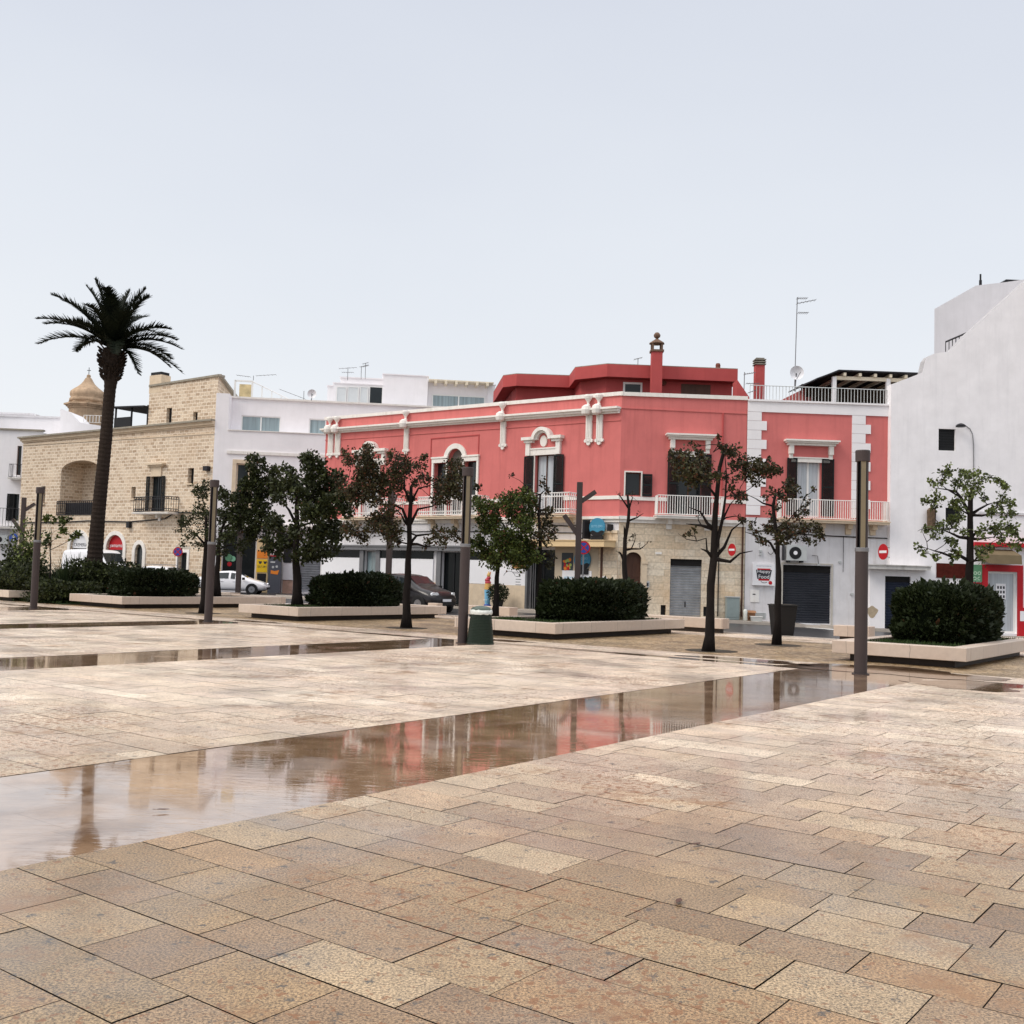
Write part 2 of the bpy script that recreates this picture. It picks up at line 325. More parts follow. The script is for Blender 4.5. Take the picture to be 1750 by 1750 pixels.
# ------------------------------------------------------------------ the setting : ground sheets
def water_slab_mat(name,base,rough,speck=1.0,wet=0.0,tone=True):
    m=bpy.data.materials.new(name); m.use_nodes=True; t=m.node_tree; b=t.nodes['Principled BSDF']
    tc=N(t,'ShaderNodeTexCoord')
    a=N(t,'ShaderNodeAttribute',attribute_name='tone')
    # speckle
    v=N(t,'ShaderNodeTexNoise'); v.inputs['Scale'].default_value=80; v.inputs['Detail'].default_value=4; v.inputs['Roughness'].default_value=.8; L(t,tc.outputs['Object'],v.inputs[0])
    r=N(t,'ShaderNodeMapRange'); r.inputs[1].default_value=.40; r.inputs[2].default_value=.60; r.inputs[3].default_value=1-.68*speck; r.inputs[4].default_value=1+.62*speck; L(t,v.outputs[0],r.inputs[0])
    v2=N(t,'ShaderNodeTexNoise'); v2.inputs['Scale'].default_value=2.3; v2.inputs['Detail'].default_value=7; v2.inputs['Roughness'].default_value=.65; L(t,tc.outputs['Object'],v2.inputs[0])
    r2=N(t,'ShaderNodeMapRange'); r2.inputs[1].default_value=.3; r2.inputs[2].default_value=.7; r2.inputs[3].default_value=.82; r2.inputs[4].default_value=1.16; L(t,v2.outputs[0],r2.inputs[0])
    mu=N(t,'ShaderNodeMath',operation='MULTIPLY'); L(t,r.outputs[0],mu.inputs[0]); L(t,r2.outputs[0],mu.inputs[1])
    sc_=N(t,'ShaderNodeVectorMath',operation='SCALE'); L(t,mu.outputs[0],sc_.inputs['Scale'])
    if tone: L(t,a.outputs['Color'],sc_.inputs[0])
    else: sc_.inputs[0].default_value=base
    # dark pits and lichen spots
    v3=N(t,'ShaderNodeTexNoise'); v3.inputs['Scale'].default_value=9; v3.inputs['Detail'].default_value=9; v3.inputs['Roughness'].default_value=.75; L(t,tc.outputs['Object'],v3.inputs[0])
    r3=N(t,'ShaderNodeMapRange'); r3.inputs[1].default_value=.585; r3.inputs[2].default_value=.625; r3.inputs[4].default_value=.85*speck; L(t,v3.outputs[0],r3.inputs[0])
    mm=N(t,'ShaderNodeMix',data_type='RGBA'); L(t,r3.outputs[0],mm.inputs[0]); L(t,sc_.outputs[0],mm.inputs[6]); mm.inputs[7].default_value=(.05,.048,.045,1)
    # rusty wet stains
    v4=N(t,'ShaderNodeTexNoise'); v4.inputs['Scale'].default_value=.7; v4.inputs['Detail'].default_value=12; v4.inputs['Roughness'].default_value=.82; L(t,tc.outputs['Object'],v4.inputs[0])
    r4=N(t,'ShaderNodeMapRange'); r4.inputs[1].default_value=.54; r4.inputs[2].default_value=.62; r4.inputs[4].default_value=.8; L(t,v4.outputs[0],r4.inputs[0])
    m4=N(t,'ShaderNodeMix',data_type='RGBA'); L(t,r4.outputs[0],m4.inputs[0]); L(t,mm.outputs[2],m4.inputs[6]); m4.inputs[7].default_value=(.25,.130,.055,1)
    v6=N(t,'ShaderNodeTexNoise'); v6.inputs['Scale'].default_value=17; v6.inputs['Detail'].default_value=5; v6.inputs['Roughness'].default_value=.6; L(t,tc.outputs['Object'],v6.inputs[0])
    v7=N(t,'ShaderNodeTexNoise'); v7.inputs['Scale'].default_value=.33; v7.inputs['Detail'].default_value=5; L(t,tc.outputs['Object'],v7.inputs[0])
    a6=N(t,'ShaderNodeMath',operation='MULTIPLY_ADD'); L(t,v7.outputs[0],a6.inputs[0]); a6.inputs[1].default_value=.55; L(t,v6.outputs[0],a6.inputs[2])
    r6=N(t,'ShaderNodeMapRange'); r6.inputs[1].default_value=.87; r6.inputs[2].default_value=.90; r6.inputs[4].default_value=.8*speck; L(t,a6.outputs[0],r6.inputs[0])
    m6=N(t,'ShaderNodeMix',data_type='RGBA'); L(t,r6.outputs[0],m6.inputs[0]); L(t,m4.outputs[2],m6.inputs[6]); m6.inputs[7].default_value=(.20,.085,.03,1)
    v8=N(t,'ShaderNodeTexNoise'); v8.inputs['Scale'].default_value=.62; v8.inputs['Detail'].default_value=8; v8.inputs['Roughness'].default_value=.62; mp8=N(t,'ShaderNodeMapping'); mp8.inputs['Location'].default_value=(7.3,2.1,0); L(t,tc.outputs['Object'],mp8.inputs[0]); L(t,mp8.outputs[0],v8.inputs[0])
    wet=N(t,'ShaderNodeMapRange',interpolation_type='SMOOTHSTEP'); wet.inputs[1].default_value=.47; wet.inputs[2].default_value=.66; L(t,v8.outputs[0],wet.inputs[0])
    wd=N(t,'ShaderNodeMapRange'); wd.inputs[3].default_value=1.04; wd.inputs[4].default_value=.89; L(t,wet.outputs[0],wd.inputs[0])
    ws=N(t,'ShaderNodeVectorMath',operation='SCALE'); L(t,m6.outputs[2],ws.inputs[0]); L(t,wd.outputs[0],ws.inputs['Scale'])
    L(t,ws.outputs[0],b.inputs['Base Color'])
    wc=N(t,'ShaderNodeMapRange'); wc.inputs[3].default_value=.2; wc.inputs[4].default_value=.8; L(t,wet.outputs[0],wc.inputs[0]); L(t,wc.outputs[0],b.inputs['Coat Weight'])
    rr=N(t,'ShaderNodeMapRange'); rr.inputs[1].default_value=.35; rr.inputs[2].default_value=.65; rr.inputs[3].default_value=rough+.14; rr.inputs[4].default_value=max(.02,rough-.10)
    v5=N(t,'ShaderNodeTexNoise'); v5.inputs['Scale'].default_value=.8; v5.inputs['Detail'].default_value=6; L(t,tc.outputs['Object'],v5.inputs[0]); L(t,v5.outputs[0],rr.inputs[0]); L(t,rr.outputs[0],b.inputs['Roughness'])
    bp=N(t,'ShaderNodeBump'); bp.inputs['Strength'].default_value=.5*speck; bp.inputs['Distance'].default_value=.004; L(t,v.outputs[0],bp.inputs['Height']); L(t,bp.outputs[0],b.inputs['Normal'])
    b.inputs['IOR'].default_value=1.38; b.inputs['Coat Roughness'].default_value=.15; b.inputs['Coat IOR'].default_value=1.33
    return m
M_slab=water_slab_mat('wet_limestone_paving',(.4,.3,.2),.40)
M_joint=pm('dark_joint_sand',(.045,.038,.033),.5,var=.3,scale=20)
# wet channel : stone under a thin film of water
def channel_mat():
    m=bpy.data.materials.new('flooded_channel'); m.use_nodes=True; t=m.node_tree; b=t.nodes['Principled BSDF']
    tc=N(t,'ShaderNodeTexCoord')
    v=N(t,'ShaderNodeTexNoise'); v.inputs['Scale'].default_value=1.4; v.inputs['Detail'].default_value=8; v.inputs['Roughness'].default_value=.68; L(t,tc.outputs['Object'],v.inputs[0])
    cr=N(t,'ShaderNodeValToRGB'); L(t,v.outputs[0],cr.inputs[0]); e=cr.color_ramp.elements
    e[0].position=.3; e[0].color=(.15,.078,.04,1); e[1].position=.70; e[1].color=(.44,.29,.185,1)
    # faint slab joints seen through the water
    a=N(t,'ShaderNodeAttribute',attribute_name='tone'); mx=N(t,'ShaderNodeVectorMath',operation='MULTIPLY'); L(t,cr.outputs[0],mx.inputs[0]); L(t,a.outputs['Color'],mx.inputs[1]); L(t,mx.outputs[0],b.inputs['Base Color'])
    n2=N(t,'ShaderNodeTexNoise'); n2.inputs['Scale'].default_value=.9; n2.inputs['Detail'].default_value=5; L(t,tc.outputs['Object'],n2.inputs[0])
    r=N(t,'ShaderNodeMapRange'); r.inputs[1].default_value=.50; r.inputs[2].default_value=.64; r.inputs[3].default_value=.02; r.inputs[4].default_value=.24; L(t,n2.outputs[0],r.inputs[0])
    L(t,r.outputs[0],b.inputs['Roughness']); b.inputs['IOR'].default_value=1.75; b.inputs['Coat Weight'].default_value=.7; b.inputs['Coat IOR'].default_value=1.6; b.inputs['Coat Roughness'].default_value=.04
    w1=N(t,'ShaderNodeTexNoise'); w1.inputs['Scale'].default_value=3.5; w1.inputs['Detail'].default_value=3; mp=N(t,'ShaderNodeMapping'); mp.inputs['Rotation'].default_value=(0,0,.2); mp.inputs['Scale'].default_value=(1,3,1); L(t,tc.outputs['Object'],mp.inputs[0]); L(t,mp.outputs[0],w1.inputs[0])
    bp=N(t,'ShaderNodeBump'); bp.inputs['Strength'].default_value=.16; bp.inputs['Distance'].default_value=.012; L(t,w1.outputs[0],bp.inputs['Height']); L(t,bp.outputs[0],b.inputs['Normal'])
    return m
M_chan=channel_mat()
def cobble_mat():
    m=bpy.data.materials.new('wet_cobbles'); m.use_nodes=True; t=m.node_tree; b=t.nodes['Principled BSDF']; tc=N(t,'ShaderNodeTexCoord')
    v=N(t,'ShaderNodeTexVoronoi'); v.inputs['Scale'].default_value=9; L(t,tc.outputs['Object'],v.inputs[0])
    v2=N(t,'ShaderNodeTexVoronoi',feature='DISTANCE_TO_EDGE'); v2.inputs['Scale'].default_value=9; L(t,tc.outputs['Object'],v2.inputs[0])
    cr=N(t,'ShaderNodeValToRGB'); sp=N(t,'ShaderNodeSeparateColor'); L(t,v.outputs['Color'],sp.inputs[0]); L(t,sp.outputs[0],cr.inputs[0])
    e=cr.color_ramp.elements; e[0].color=(.22,.14,.07,1); e[1].color=(.50,.37,.23,1); q=e.new(.5); q.color=(.36,.24,.12,1)
    r=N(t,'ShaderNodeMapRange'); r.inputs[1].default_value=0; r.inputs[2].default_value=.08; r.inputs[3].default_value=.25; r.inputs[4].default_value=1; L(t,v2.outputs[0],r.inputs[0])
    nz=N(t,'ShaderNodeTexNoise'); nz.inputs['Scale'].default_value=.7; nz.inputs['Detail'].default_value=6; L(t,tc.outputs['Object'],nz.inputs[0])
    r2=N(t,'ShaderNodeMapRange'); r2.inputs[1].default_value=.35; r2.inputs[2].default_value=.65; r2.inputs[3].default_value=.6; r2.inputs[4].default_value=1.15; L(t,nz.outputs[0],r2.inputs[0])
    mu=N(t,'ShaderNodeMath',operation='MULTIPLY'); L(t,r.outputs[0],mu.inputs[0]); L(t,r2.outputs[0],mu.inputs[1])
    s=N(t,'ShaderNodeVectorMath',operation='SCALE'); L(t,cr.outputs[0],s.inputs[0]); L(t,mu.outputs[0],s.inputs['Scale']); L(t,s.outputs[0],b.inputs['Base Color'])
    b.inputs['Roughness'].default_value=.42
    bp=N(t,'ShaderNodeBump'); bp.inputs['Strength'].default_value=.8; bp.inputs['Distance'].default_value=.015; L(t,r.outputs[0],bp.inputs['Height']); L(t,bp.outputs[0],b.inputs['Normal']); return m
M_cob=cobble_mat()
M_asph=pm('wet_asphalt',(.040,.040,.043),.33,var=.3,scale=2.0,bump=.15)
M_paint=pm('road_paint',(.6,.6,.6),.6,var=.2,scale=6)
M_side=pm('pavement_concrete',(.42,.37,.32),.45,var=.15,scale=3,bump=.1)
M_earth=pm('earth',(.16,.13,.10),.9,var=.2,scale=.2)
b_=MB(); b_.quad((-3000,-200,-.7),(3000,-200,-.7),(3000,4000,-.7),(-3000,4000,-.7))
setp(b_.build('ground',M_earth),kind='structure')
def zr(x,y=0): return -.035-.028*max(0,x-6)
def sheet(name,mat,x0,x1,y0,y1,nx,zf):
    b=MB()
    for i in range(nx):
        xa=x0+(x1-x0)*i/nx; xb=x0+(x1-x0)*(i+1)/nx
        b.quad((xa,y0,zf(xa)),(xb,y0,zf(xb)),(xb,y1,zf(xb)),(xa,y1,zf(xa)))
    return setp(b.build(name,mat),kind='structure')
sheet('road',M_asph,-120,42,18,200,54,zr)
# piazza bed
b_=MB(); b_.qbox(-6,31.3,-14,75,-.5,-.014); setp(b_.build('piazza_bed',M_joint),kind='structure')
rnd=random.Random(7)
CH_B=[(5.58,7.98),(15.55,17.55),(24.9,26.75),(33.9,36.4),(43.2,45.6),(52.6,55)]
KN={2:[3.78],3:[5.55,4.64,4.10,3.46],4:[5.56,4.90,4.235,3.71,3.08,2.5],5:[5.20,4.59,4.0,3.54,2.79],6:[5.58,4.83,4.35,3.92,3.12,2.6],7:[5.29,4.59,4.18,3.64,3.0],8:[5.6,4.94,4.32,4.01,3.45],9:[5.18,4.56,3.95,3.3,2.7,2.1,1.61,1.06],
    8.5:[],10:[2.02,1.28],11:[1.60,1.21],12:[1.99,1.36],13:[2.16,1.51],14:[1.89,1.36],15:[2.25,1.75]}
TONES=[(.36,.235,.125),(.34,.225,.125),(.31,.20,.115),(.40,.275,.155),(.33,.21,.12),(.35,.24,.135),(.28,.18,.10),(.37,.23,.12),(.46,.33,.20),(.33,.22,.13),(.335,.215,.115),(.315,.205,.12),(.345,.23,.125),(.265,.17,.098)]
def tone(r,k=1.0):
    c=r.choice(TONES); f=k*r.uniform(.92,1.08); return (c[0]*f,c[1]*f*1.01,c[2]*f,1)
def pale(c,a,b):      # grazing sky sheen painted into slab colour: darker near camera, paler further off
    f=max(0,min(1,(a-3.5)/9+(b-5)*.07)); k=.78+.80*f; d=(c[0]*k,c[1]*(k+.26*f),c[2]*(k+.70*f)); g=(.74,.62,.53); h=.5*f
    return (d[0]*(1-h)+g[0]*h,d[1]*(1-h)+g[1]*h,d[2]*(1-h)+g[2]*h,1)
lines=[2.27+.765*k for k in range(-8,24)]
aa=[]
for l in lines: aa+= [l,l+.332]
aa=[a for a in aa if a<19.75]+[19.86]
slabs=MB(); slabs.c=[]
chm=MB(); chm.c=[]
GP=.0035
def addslab(B,a0,a1,b0,b1,z,c):
    B.quad(Q(a0+GP,b1-GP,z),Q(a0+GP,b0+GP,z),Q(a1-GP,b0+GP,z),Q(a1-GP,b1-GP,z)); B.c.append(c)
base_i=[i for i,a in enumerate(aa) if abs(a-2.27)<1e-6][0]
for i in range(len(aa)-1):
    a0,a1=aa[i],aa[i+1]; idx=i-base_i+3   # course idx 3 is 2.27-2.60
    cuts=[]; b=-13+rnd.random()*.6
    known=sorted(KN.get(idx,[])); lo=min(known)-.35 if known else 1e9; hi=max(known)+.35 if known else -1e9
    while b<70:
        if not(lo<b<hi): cuts.append(b)
        b+=rnd.uniform(.42,.82) if rnd.random()>.12 else rnd.uniform(.8,1.05)
    cuts=sorted(cuts+known)
    # insert channel borders
    bb=[c for c in cuts if not any(x0-.18<c<x1+.18 for x0,x1 in CH_B)]
    for x0,x1 in CH_B: bb+=[x0,x1]
    bb=sorted(bb)
    for c0,c1 in zip(bb,bb[1:]):
        mid=(c0+c1)/2
        if any(x0<mid<x1 for x0,x1 in CH_B): continue
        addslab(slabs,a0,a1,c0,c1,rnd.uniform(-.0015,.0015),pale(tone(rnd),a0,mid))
# end band across the zone and border band
for (a0,a1) in ((20.28,20.75),(20.75,21.2),(21.2,21.66)):
    b=-8
    while b<62:
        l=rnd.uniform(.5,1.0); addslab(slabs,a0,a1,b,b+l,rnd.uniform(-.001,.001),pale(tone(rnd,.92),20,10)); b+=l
# strip along the road edge, between road and cobbles
for (a0,a1) in ((29.0,29.75),(29.75,30.5),(30.5,31.25)):
    b=-2
    while b<62:
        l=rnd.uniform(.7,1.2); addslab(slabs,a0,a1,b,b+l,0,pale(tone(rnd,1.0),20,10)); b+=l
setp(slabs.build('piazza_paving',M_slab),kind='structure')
for x0,x1 in CH_B:
    nrow=4; wb=(x1-x0)/nrow
    for r_ in range(nrow):
        a=-5-rnd.random()
        while a<19.86:
            l=rnd.uniform(.7,1.3); k=rnd.uniform(.96,1.04); e_=min(a+l,19.86)
            G_=.0007
            chm.quad(Q(a+G_,x0+wb*(r_+1)-G_,-.003),Q(a+G_,x0+wb*r_+G_,-.003),Q(e_-G_,x0+wb*r_+G_,-.003),Q(e_-G_,x0+wb*(r_+1)-G_,-.003)); chm.c.append((k,k,k,1)); a+=l
# wet strip across the channel ends, and puddle at the lamp
bq=-6
while bq<62:
    l=rnd.uniform(.8,1.2); k=rnd.uniform(.6,.8); chm.quad(Q(19.87,bq+l,-.003),Q(19.87,bq,-.003),Q(20.27,bq,-.003),Q(20.27,bq+l,-.003)); chm.c.append((k,k,k,1)); bq+=l
setp(chm.build('flooded_drainage_channels',M_chan),kind='structure')
def puddle(name,ca,cb,ra,rb,seed,z=.0022):
    r=random.Random(seed); b=MB(); pts=[]
    for k in range(40):
        t=2*math.pi*k/40; f=1+.16*math.sin(3*t+seed)+.1*math.sin(5*t+2*seed)+.06*math.sin(9*t)
        pts.append(Q(ca+ra*f*math.cos(t),cb+rb*f*math.sin(t),z))
    b.poly(pts[::-1]); b.c=[(.75,.72,.7,1)]
    o=b.build(name,M_chan); 
    if o.data.polygons[0].normal.z<0: o.data.flip_normals()
    return setp(o,kind='structure')
puddle('puddle',21.0,6.6,1.05,2.0,1); puddle('puddle',20.9,9.6,.45,1.4,2); puddle('puddle',19.2,4.7,.9,.9,3); puddle('puddle',20.8,2.6,.4,1.6,6)
puddle('puddle',21.1,16.3,.3,1.0,4); puddle('puddle',21.0,25.6,.3,1.1,5)
# cobbled beds
b_=MB(); b_.quad(Q(21.66,62,-.004),Q(21.66,-8,-.004),Q(29.0,-8,-.004),Q(29.0,62,-.004)); setp(b_.build('cobbled_strip',M_cob),kind='structure')
b_=MB()
bq=-6
while bq<62: b_.qbox(31.27,31.6,bq+.004,bq+.996,-.4,.012); bq+=1
setp(b_.build('kerb',M_side),kind='structure')
# tree pits
def pit(a,b,s=.62):
    m_=MB(); n=20; m_.poly([Q(a+s*math.cos(2*math.pi*k/n),b+s*math.sin(2*math.pi*k/n),.001) for k in range(n)]); o=m_.build('tree_pit',M_soil)
    if o.data.polygons[0].normal.z<0: o.data.flip_normals()
    setp(o,kind='structure')
# ------------------------------------------------------------------ parts library
def rail(F,u0,u1,z0,z1,o,sp,mat,parent,name='railing',sides=0,rr=.014,fancy=False):
    b=MB(); n=max(1,int((u1-u0)/sp)); T=.018
    def run(P0,P1,cnt):
        d=P1-P0
        for k in range(cnt+1):
            p=P0+d*(k/cnt)
            b.tube([p+Vector((0,0,z0)),p+Vector((0,0,z1))],rr,4)
            if fancy and k<cnt:
                q=P0+d*((k+.5)/cnt); rad=d.length/cnt*.42
                for zz in (z1-.09,z0+.09):
                    b.tube([q+d.normalized()*rad*math.cos(t)+Vector((0,0,zz+.07*math.sin(t))) for t in [2*math.pi*j/8 for j in range(9)]],.011,3,False)
        for zz in ([z0,z1]+([z0+.18,z1-.18] if fancy else [])):
            b.tube([P0+Vector((0,0,zz)),P1+Vector((0,0,zz))],T,4)
    A=F.W(u0,o,0); B=F.W(u1,o,0); run(A,B,n)
    if sides:
        m_=max(1,int(sides/sp)); run(F.W(u0,o-sides,0),A,m_); run(F.W(u1,o-sides,0),B,m_)
    return b.build(name,mat,parent)
def louvre(F,u0,u1,z0,z1,parent,o=.02,mat=None,name='shutter',th=.045):
    b=MB(); fr=.06; mat=mat or M_shut
    b.fbox(F,u0,u0+fr,o,o+th,z0,z1); b.fbox(F,u1-fr,u1,o,o+th,z0,z1)
    b.fbox(F,u0+fr,u1-fr,o,o+th,z0,z0+.1); b.fbox(F,u0+fr,u1-fr,o,o+th,z1-.08,z1); zc=(z0+z1)/2; b.fbox(F,u0+fr,u1-fr,o,o+th,zc-.04,zc+.04)
    z=z0+.12
    while z<z1-.1:
        b.hexa([F.W(u0+fr,o+th-.005,z),F.W(u1-fr,o+th-.005,z),F.W(u1-fr,o+.004,z+.03),F.W(u0+fr,o+.004,z+.03),F.W(u0+fr,o+th-.005,z+.012),F.W(u1-fr,o+th-.005,z+.012),F.W(u1-fr,o+.004,z+.042),F.W(u0+fr,o+.004,z+.042)]); z+=.05
    return b.build(name,mat,parent)
def window(F,u0,u1,z0,z1,parent,o=-.2,fr=.05,cols=2,rows=1,fm=None,gm=None,name='window',arch=False):
    fm=fm or M_frw; gm=gm or M_glass
    b=MB(); 
    for a,c in ((u0,u0+fr),(u1-fr,u1)): b.fbox(F,a,c,o,o+.05,z0,z1)
    b.fbox(F,u0+fr,u1-fr,o,o+.05,z0,z0+fr); b.fbox(F,u0+fr,u1-fr,o,o+.05,z1-fr,z1)
    for k in range(1,cols):
        c=u0+(u1-u0)*k/cols; b.fbox(F,c-fr*.6,c+fr*.6,o,o+.055,z0+fr,z1-fr)
    for k in range(1,rows):
        c=z0+(z1-z0)*k/rows; b.fbox(F,u0+fr,u1-fr,o,o+.048,c-fr*.5,c+fr*.5)
    w_=b.build(name,fm,parent)
    p=MB(); p.fbox(F,u0+.01,u1-.01,o-.02,o+.02,z0+.01,z1-.01); p.build('pane',gm,w_)
    return w_
def roller(F,u0,u1,z0,z1,parent,mat,o=-.12,sp=.1,box=0,name='rolling_shutter'):
    b=MB(); z=z0+.02
    b.fbox(F,u0,u1,o-.04,o-.02,z0,z1)
    while z<z1-box-.02:
        zt=min(z+sp*.9,z1-box-.02)
        b.hexa([F.W(u0,o-.012,z),F.W(u1,o-.012,z),F.W(u1,o-.02,z),F.W(u0,o-.02,z),F.W(u0,o+.035,zt-.02),F.W(u1,o+.035,zt-.02),F.W(u1,o-.02,zt),F.W(u0,o-.02,zt)])
        z+=sp
    r=b.build(name,mat,parent)
    if box: MB().fbox(F,u0,u1,o-.01,o+.03,z1-box,z1).build('shutter_box',M_dark,r)
    return r
_tc={}
def text(s,F,u,z,h,parent,mat,o=.03,w=None,name='lettering'):
    """flat lettering centred on u, bottom at z, cap height h, optional width w"""
    if s not in _tc:
        cu=bpy.data.curves.new('lettering','FONT'); cu.body=s; cu.size=1; cu.align_x='CENTER'; cu.extrude=0
        ob=bpy.data.objects.new('tmp',cu); col.objects.link(ob)
        dg=bpy.context.evaluated_depsgraph_get(); me=ob.evaluated_get(dg).to_mesh()
        _tc[s]=([tuple(v.co) for v in me.vertices],[tuple(p.vertices) for p in me.polygons])
        ob.evaluated_get(dg).to_mesh_clear(); bpy.data.objects.remove(ob); bpy.data.curves.remove(cu)
    vs,fs=_tc[s]; xs=[v[0] for v in vs]; ys=[v[1] for v in vs]
    sy=h/(max(ys)-min(ys)); sx_=(w/(max(xs)-min(xs))) if w else sy
    xm=(max(xs)+min(xs))/2; b=MB()
    b.pt(*[F.W(u+(v[0]-xm)*sx_,o,z+(v[1]-min(ys))*sy) for v in vs]); b.f=list(fs)
    return b.build(name,mat,parent)
exec_later=[]
# ------------------------------------------------------------------ BUILDINGS
C0=G(1054,1052); FL=Fac(C0,-.8836+math.pi); FS=Fac(C0,1.533)
def U(F,x,y,o=0): return F.uz(x,y,o)
def RC(F,x0,x1,y0,y1,o=0):
    ym=(y0+y1)/2; xm=(x0+x1)/2
    return U(F,x0,ym,o)[0],U(F,x1,ym,o)[0],U(F,xm,y1,o)[1],U(F,xm,y0,o)[1]
def sidewalk(name,pts):
    b=MB()
    for (p,q,p2,q2) in pts:
        b.hexa([p+Vector((0,0,-.6)),q+Vector((0,0,-.6)),q2+Vector((0,0,-.6)),p2+Vector((0,0,-.6)),p,q,q2,p2])
    return setp(b.build(name,M_side),kind='structure')
def zs(v): return Vector((v.x,v.y,zr(v.x)+.12))
sw=[]
us=[-24,-16,-8,0]
cor=FL.n*1.6; 
def P_FL(u,o): return zs(FL.W(u,o,0))
corner_out=zs(C0+Vector((-.62,-1.75,0)))
for a,c in zip(us,us[1:]):
    qa=P_FL(a,1.5); qc=P_FL(c,1.5) if c<0 else corner_out
    sw.append((qa,qc,P_FL(c,-.3) if c<0 else zs(FL.W(0,-.3,0)),P_FL(a,-.3)))
us=[0,4,8,12,16,20,26,36]
for a,c in zip(us,us[1:]):
    qa=zs(FS.W(a,1.5,0)) if a>0 else corner_out
    sw.append((qa,zs(FS.W(c,1.5,0)),zs(FS.W(c,-.5,0)),zs(FS.W(a,-.5,0))))
sidewalk('pavement',sw)
# ---- red corner building
RB=thing('corner_building','long salmon red two storey corner building with white stucco ornament and balconies','building',C0)
def top_fl(u): return 9.84-.0141*u
hol=[]
w1=(U(FL,619,800)[0],U(FL,647,800)[0],4.5,7.25,0)
l1=(U(FL,741.5,820)[0],U(FL,763,820)[0],4.5,7.2,0); la=(U(FL,765,820)[0],U(FL,790.5,820)[0],4.5,7.87,1); l2=(U(FL,793,820)[0],U(FL,815,820)[0],4.5,7.2,0)
w3=(U(FL,914,820)[0],U(FL,946.5,820)[0],4.5,7.3,0)
b=MB(); wall(b,FL,-19.8,0,4.32,[(-19.8,top_fl(-19.8)),(0,top_fl(0))],[w1,l1,la,l2,w3],.3)
sw1=(.24,.93,5.3,6.32,0); sd1=(2.5,3.62,4.5,7.24,0)
wall(b,FS,0,5.62,4.32,[(0,9.83),(5.62,9.83)],[sw1,sd1],.3)
b.quad(FL.W(-19.8,0,4.32),FL.W(-19.8,0,10.1),FL.W(-19.8,-9,10.1),FL.W(-19.8,-9,4.32))
b.build('upper_wall',M_red,RB)
b=MB(); d1=(U(FL,623,970)[0],U(FL,644,970)[0],.05,2.68,0); d2=(U(FL,755,980)[0],U(FL,790,980)[0],.05,2.68,0); d3=(U(FL,904,990)[0],U(FL,948,990)[0],.05,2.85,0)
wall(b,FL,-19.8,0,-.3,[(-19.8,4.32),(0,4.32)],[d1,d2,d3],.35)
b.build('lower_wall',M_gwh,RB)
b=MB(); ad=(.30,1.03,-.1,2.93,1); rs=(2.32,3.72,.02,2.56,0); v1=(U(FS,1129,1043)[0],U(FS,1138,1043)[0],.08,.52,0); v2=(U(FS,1202,1043)[0],U(FS,1211,1043)[0],.08,.5,0)
wall(b,FS,0,5.62,-.6,[(0,4.32),(5.62,4.32)],[ad,rs,v1,v2],.3,0); 
b.build('ashlar_wall',M_ashl,RB)
# corner pilaster in beige stone on the left facade side
b=MB(); b.fbox(FL,-1.0,-.004,0,.06,-.3,3.62); b.fbox(FL,-1.06,-.004,0,.12,3.62,3.74); b.build('corner_pilaster',M_ashl,RB)
# core and roof
inner=[FL.W(-19.5,-.5,0),FL.W(-.1,-.5,0),FS.W(5.6,-.5,0),FS.W(5.6,-10,0),FL.W(-12,-9.5,0),FL.W(-19.5,-9,0)]
b=MB(); b.prism([(p.x,p.y) for p in inner],-.6,9.2); b.build('core',M_dark,RB)
b=MB(); 
# parapet coping, cornice, strings
b.band(FL,-19.9,top_fl(-19.9)+.06,.08,top_fl(0)+.06,.17,.07,-.3); b.band(FS,-.05,9.885,5.62,9.885,.17,.07,-.3); b.build('parapet_coping',M_trim,RB)
b=MB(); b.band(FL,-19.95,9.50,-.02,9.22,.09,.34,0); b.band(FL,-19.9,9.41,-.06,9.13,.10,.24,0); b.band(FL,-19.85,9.31,-.08,9.03,.09,.12,0)
b.build('cornice',M_trim,RB)
b=MB(); b.band(FL,-19.8,8.90,-.02,8.67,.06,.035,0); b.band(FS,0,9.2,5.62,9.14,.05,.035,0); b.build('thin_string_course',M_red,RB)
b=MB(); 
for q0,q1 in ((-19.8,w1[0]-.14),(w1[1]+.14,l1[0]-.12),(l2[1]+.12,U(FL,897,820)[0]),(U(FL,964,820)[0],0)): MB().band(FL,q0,5.29,q1,5.28,.16,.05,0).build('string_course',M_trim,RB)
for q0,q1 in ((0,2.1),(4.05,5.62)): MB().band(FS,q0,5.25,q1,5.25,.16,.05,0).build('string_course',M_trim,RB)
b=MB(); b.band(FL,-19.85,4.42,.1,4.36,.12,.16,0); b.band(FL,-19.8,4.30,.05,4.24,.14,.08,0); b.band(FS,0,4.38,5.62,4.34,.14,.16,0); b.band(FS,0,4.24,5.62,4.2,.14,.08,0); b.build('base_ledge',M_trim,RB)
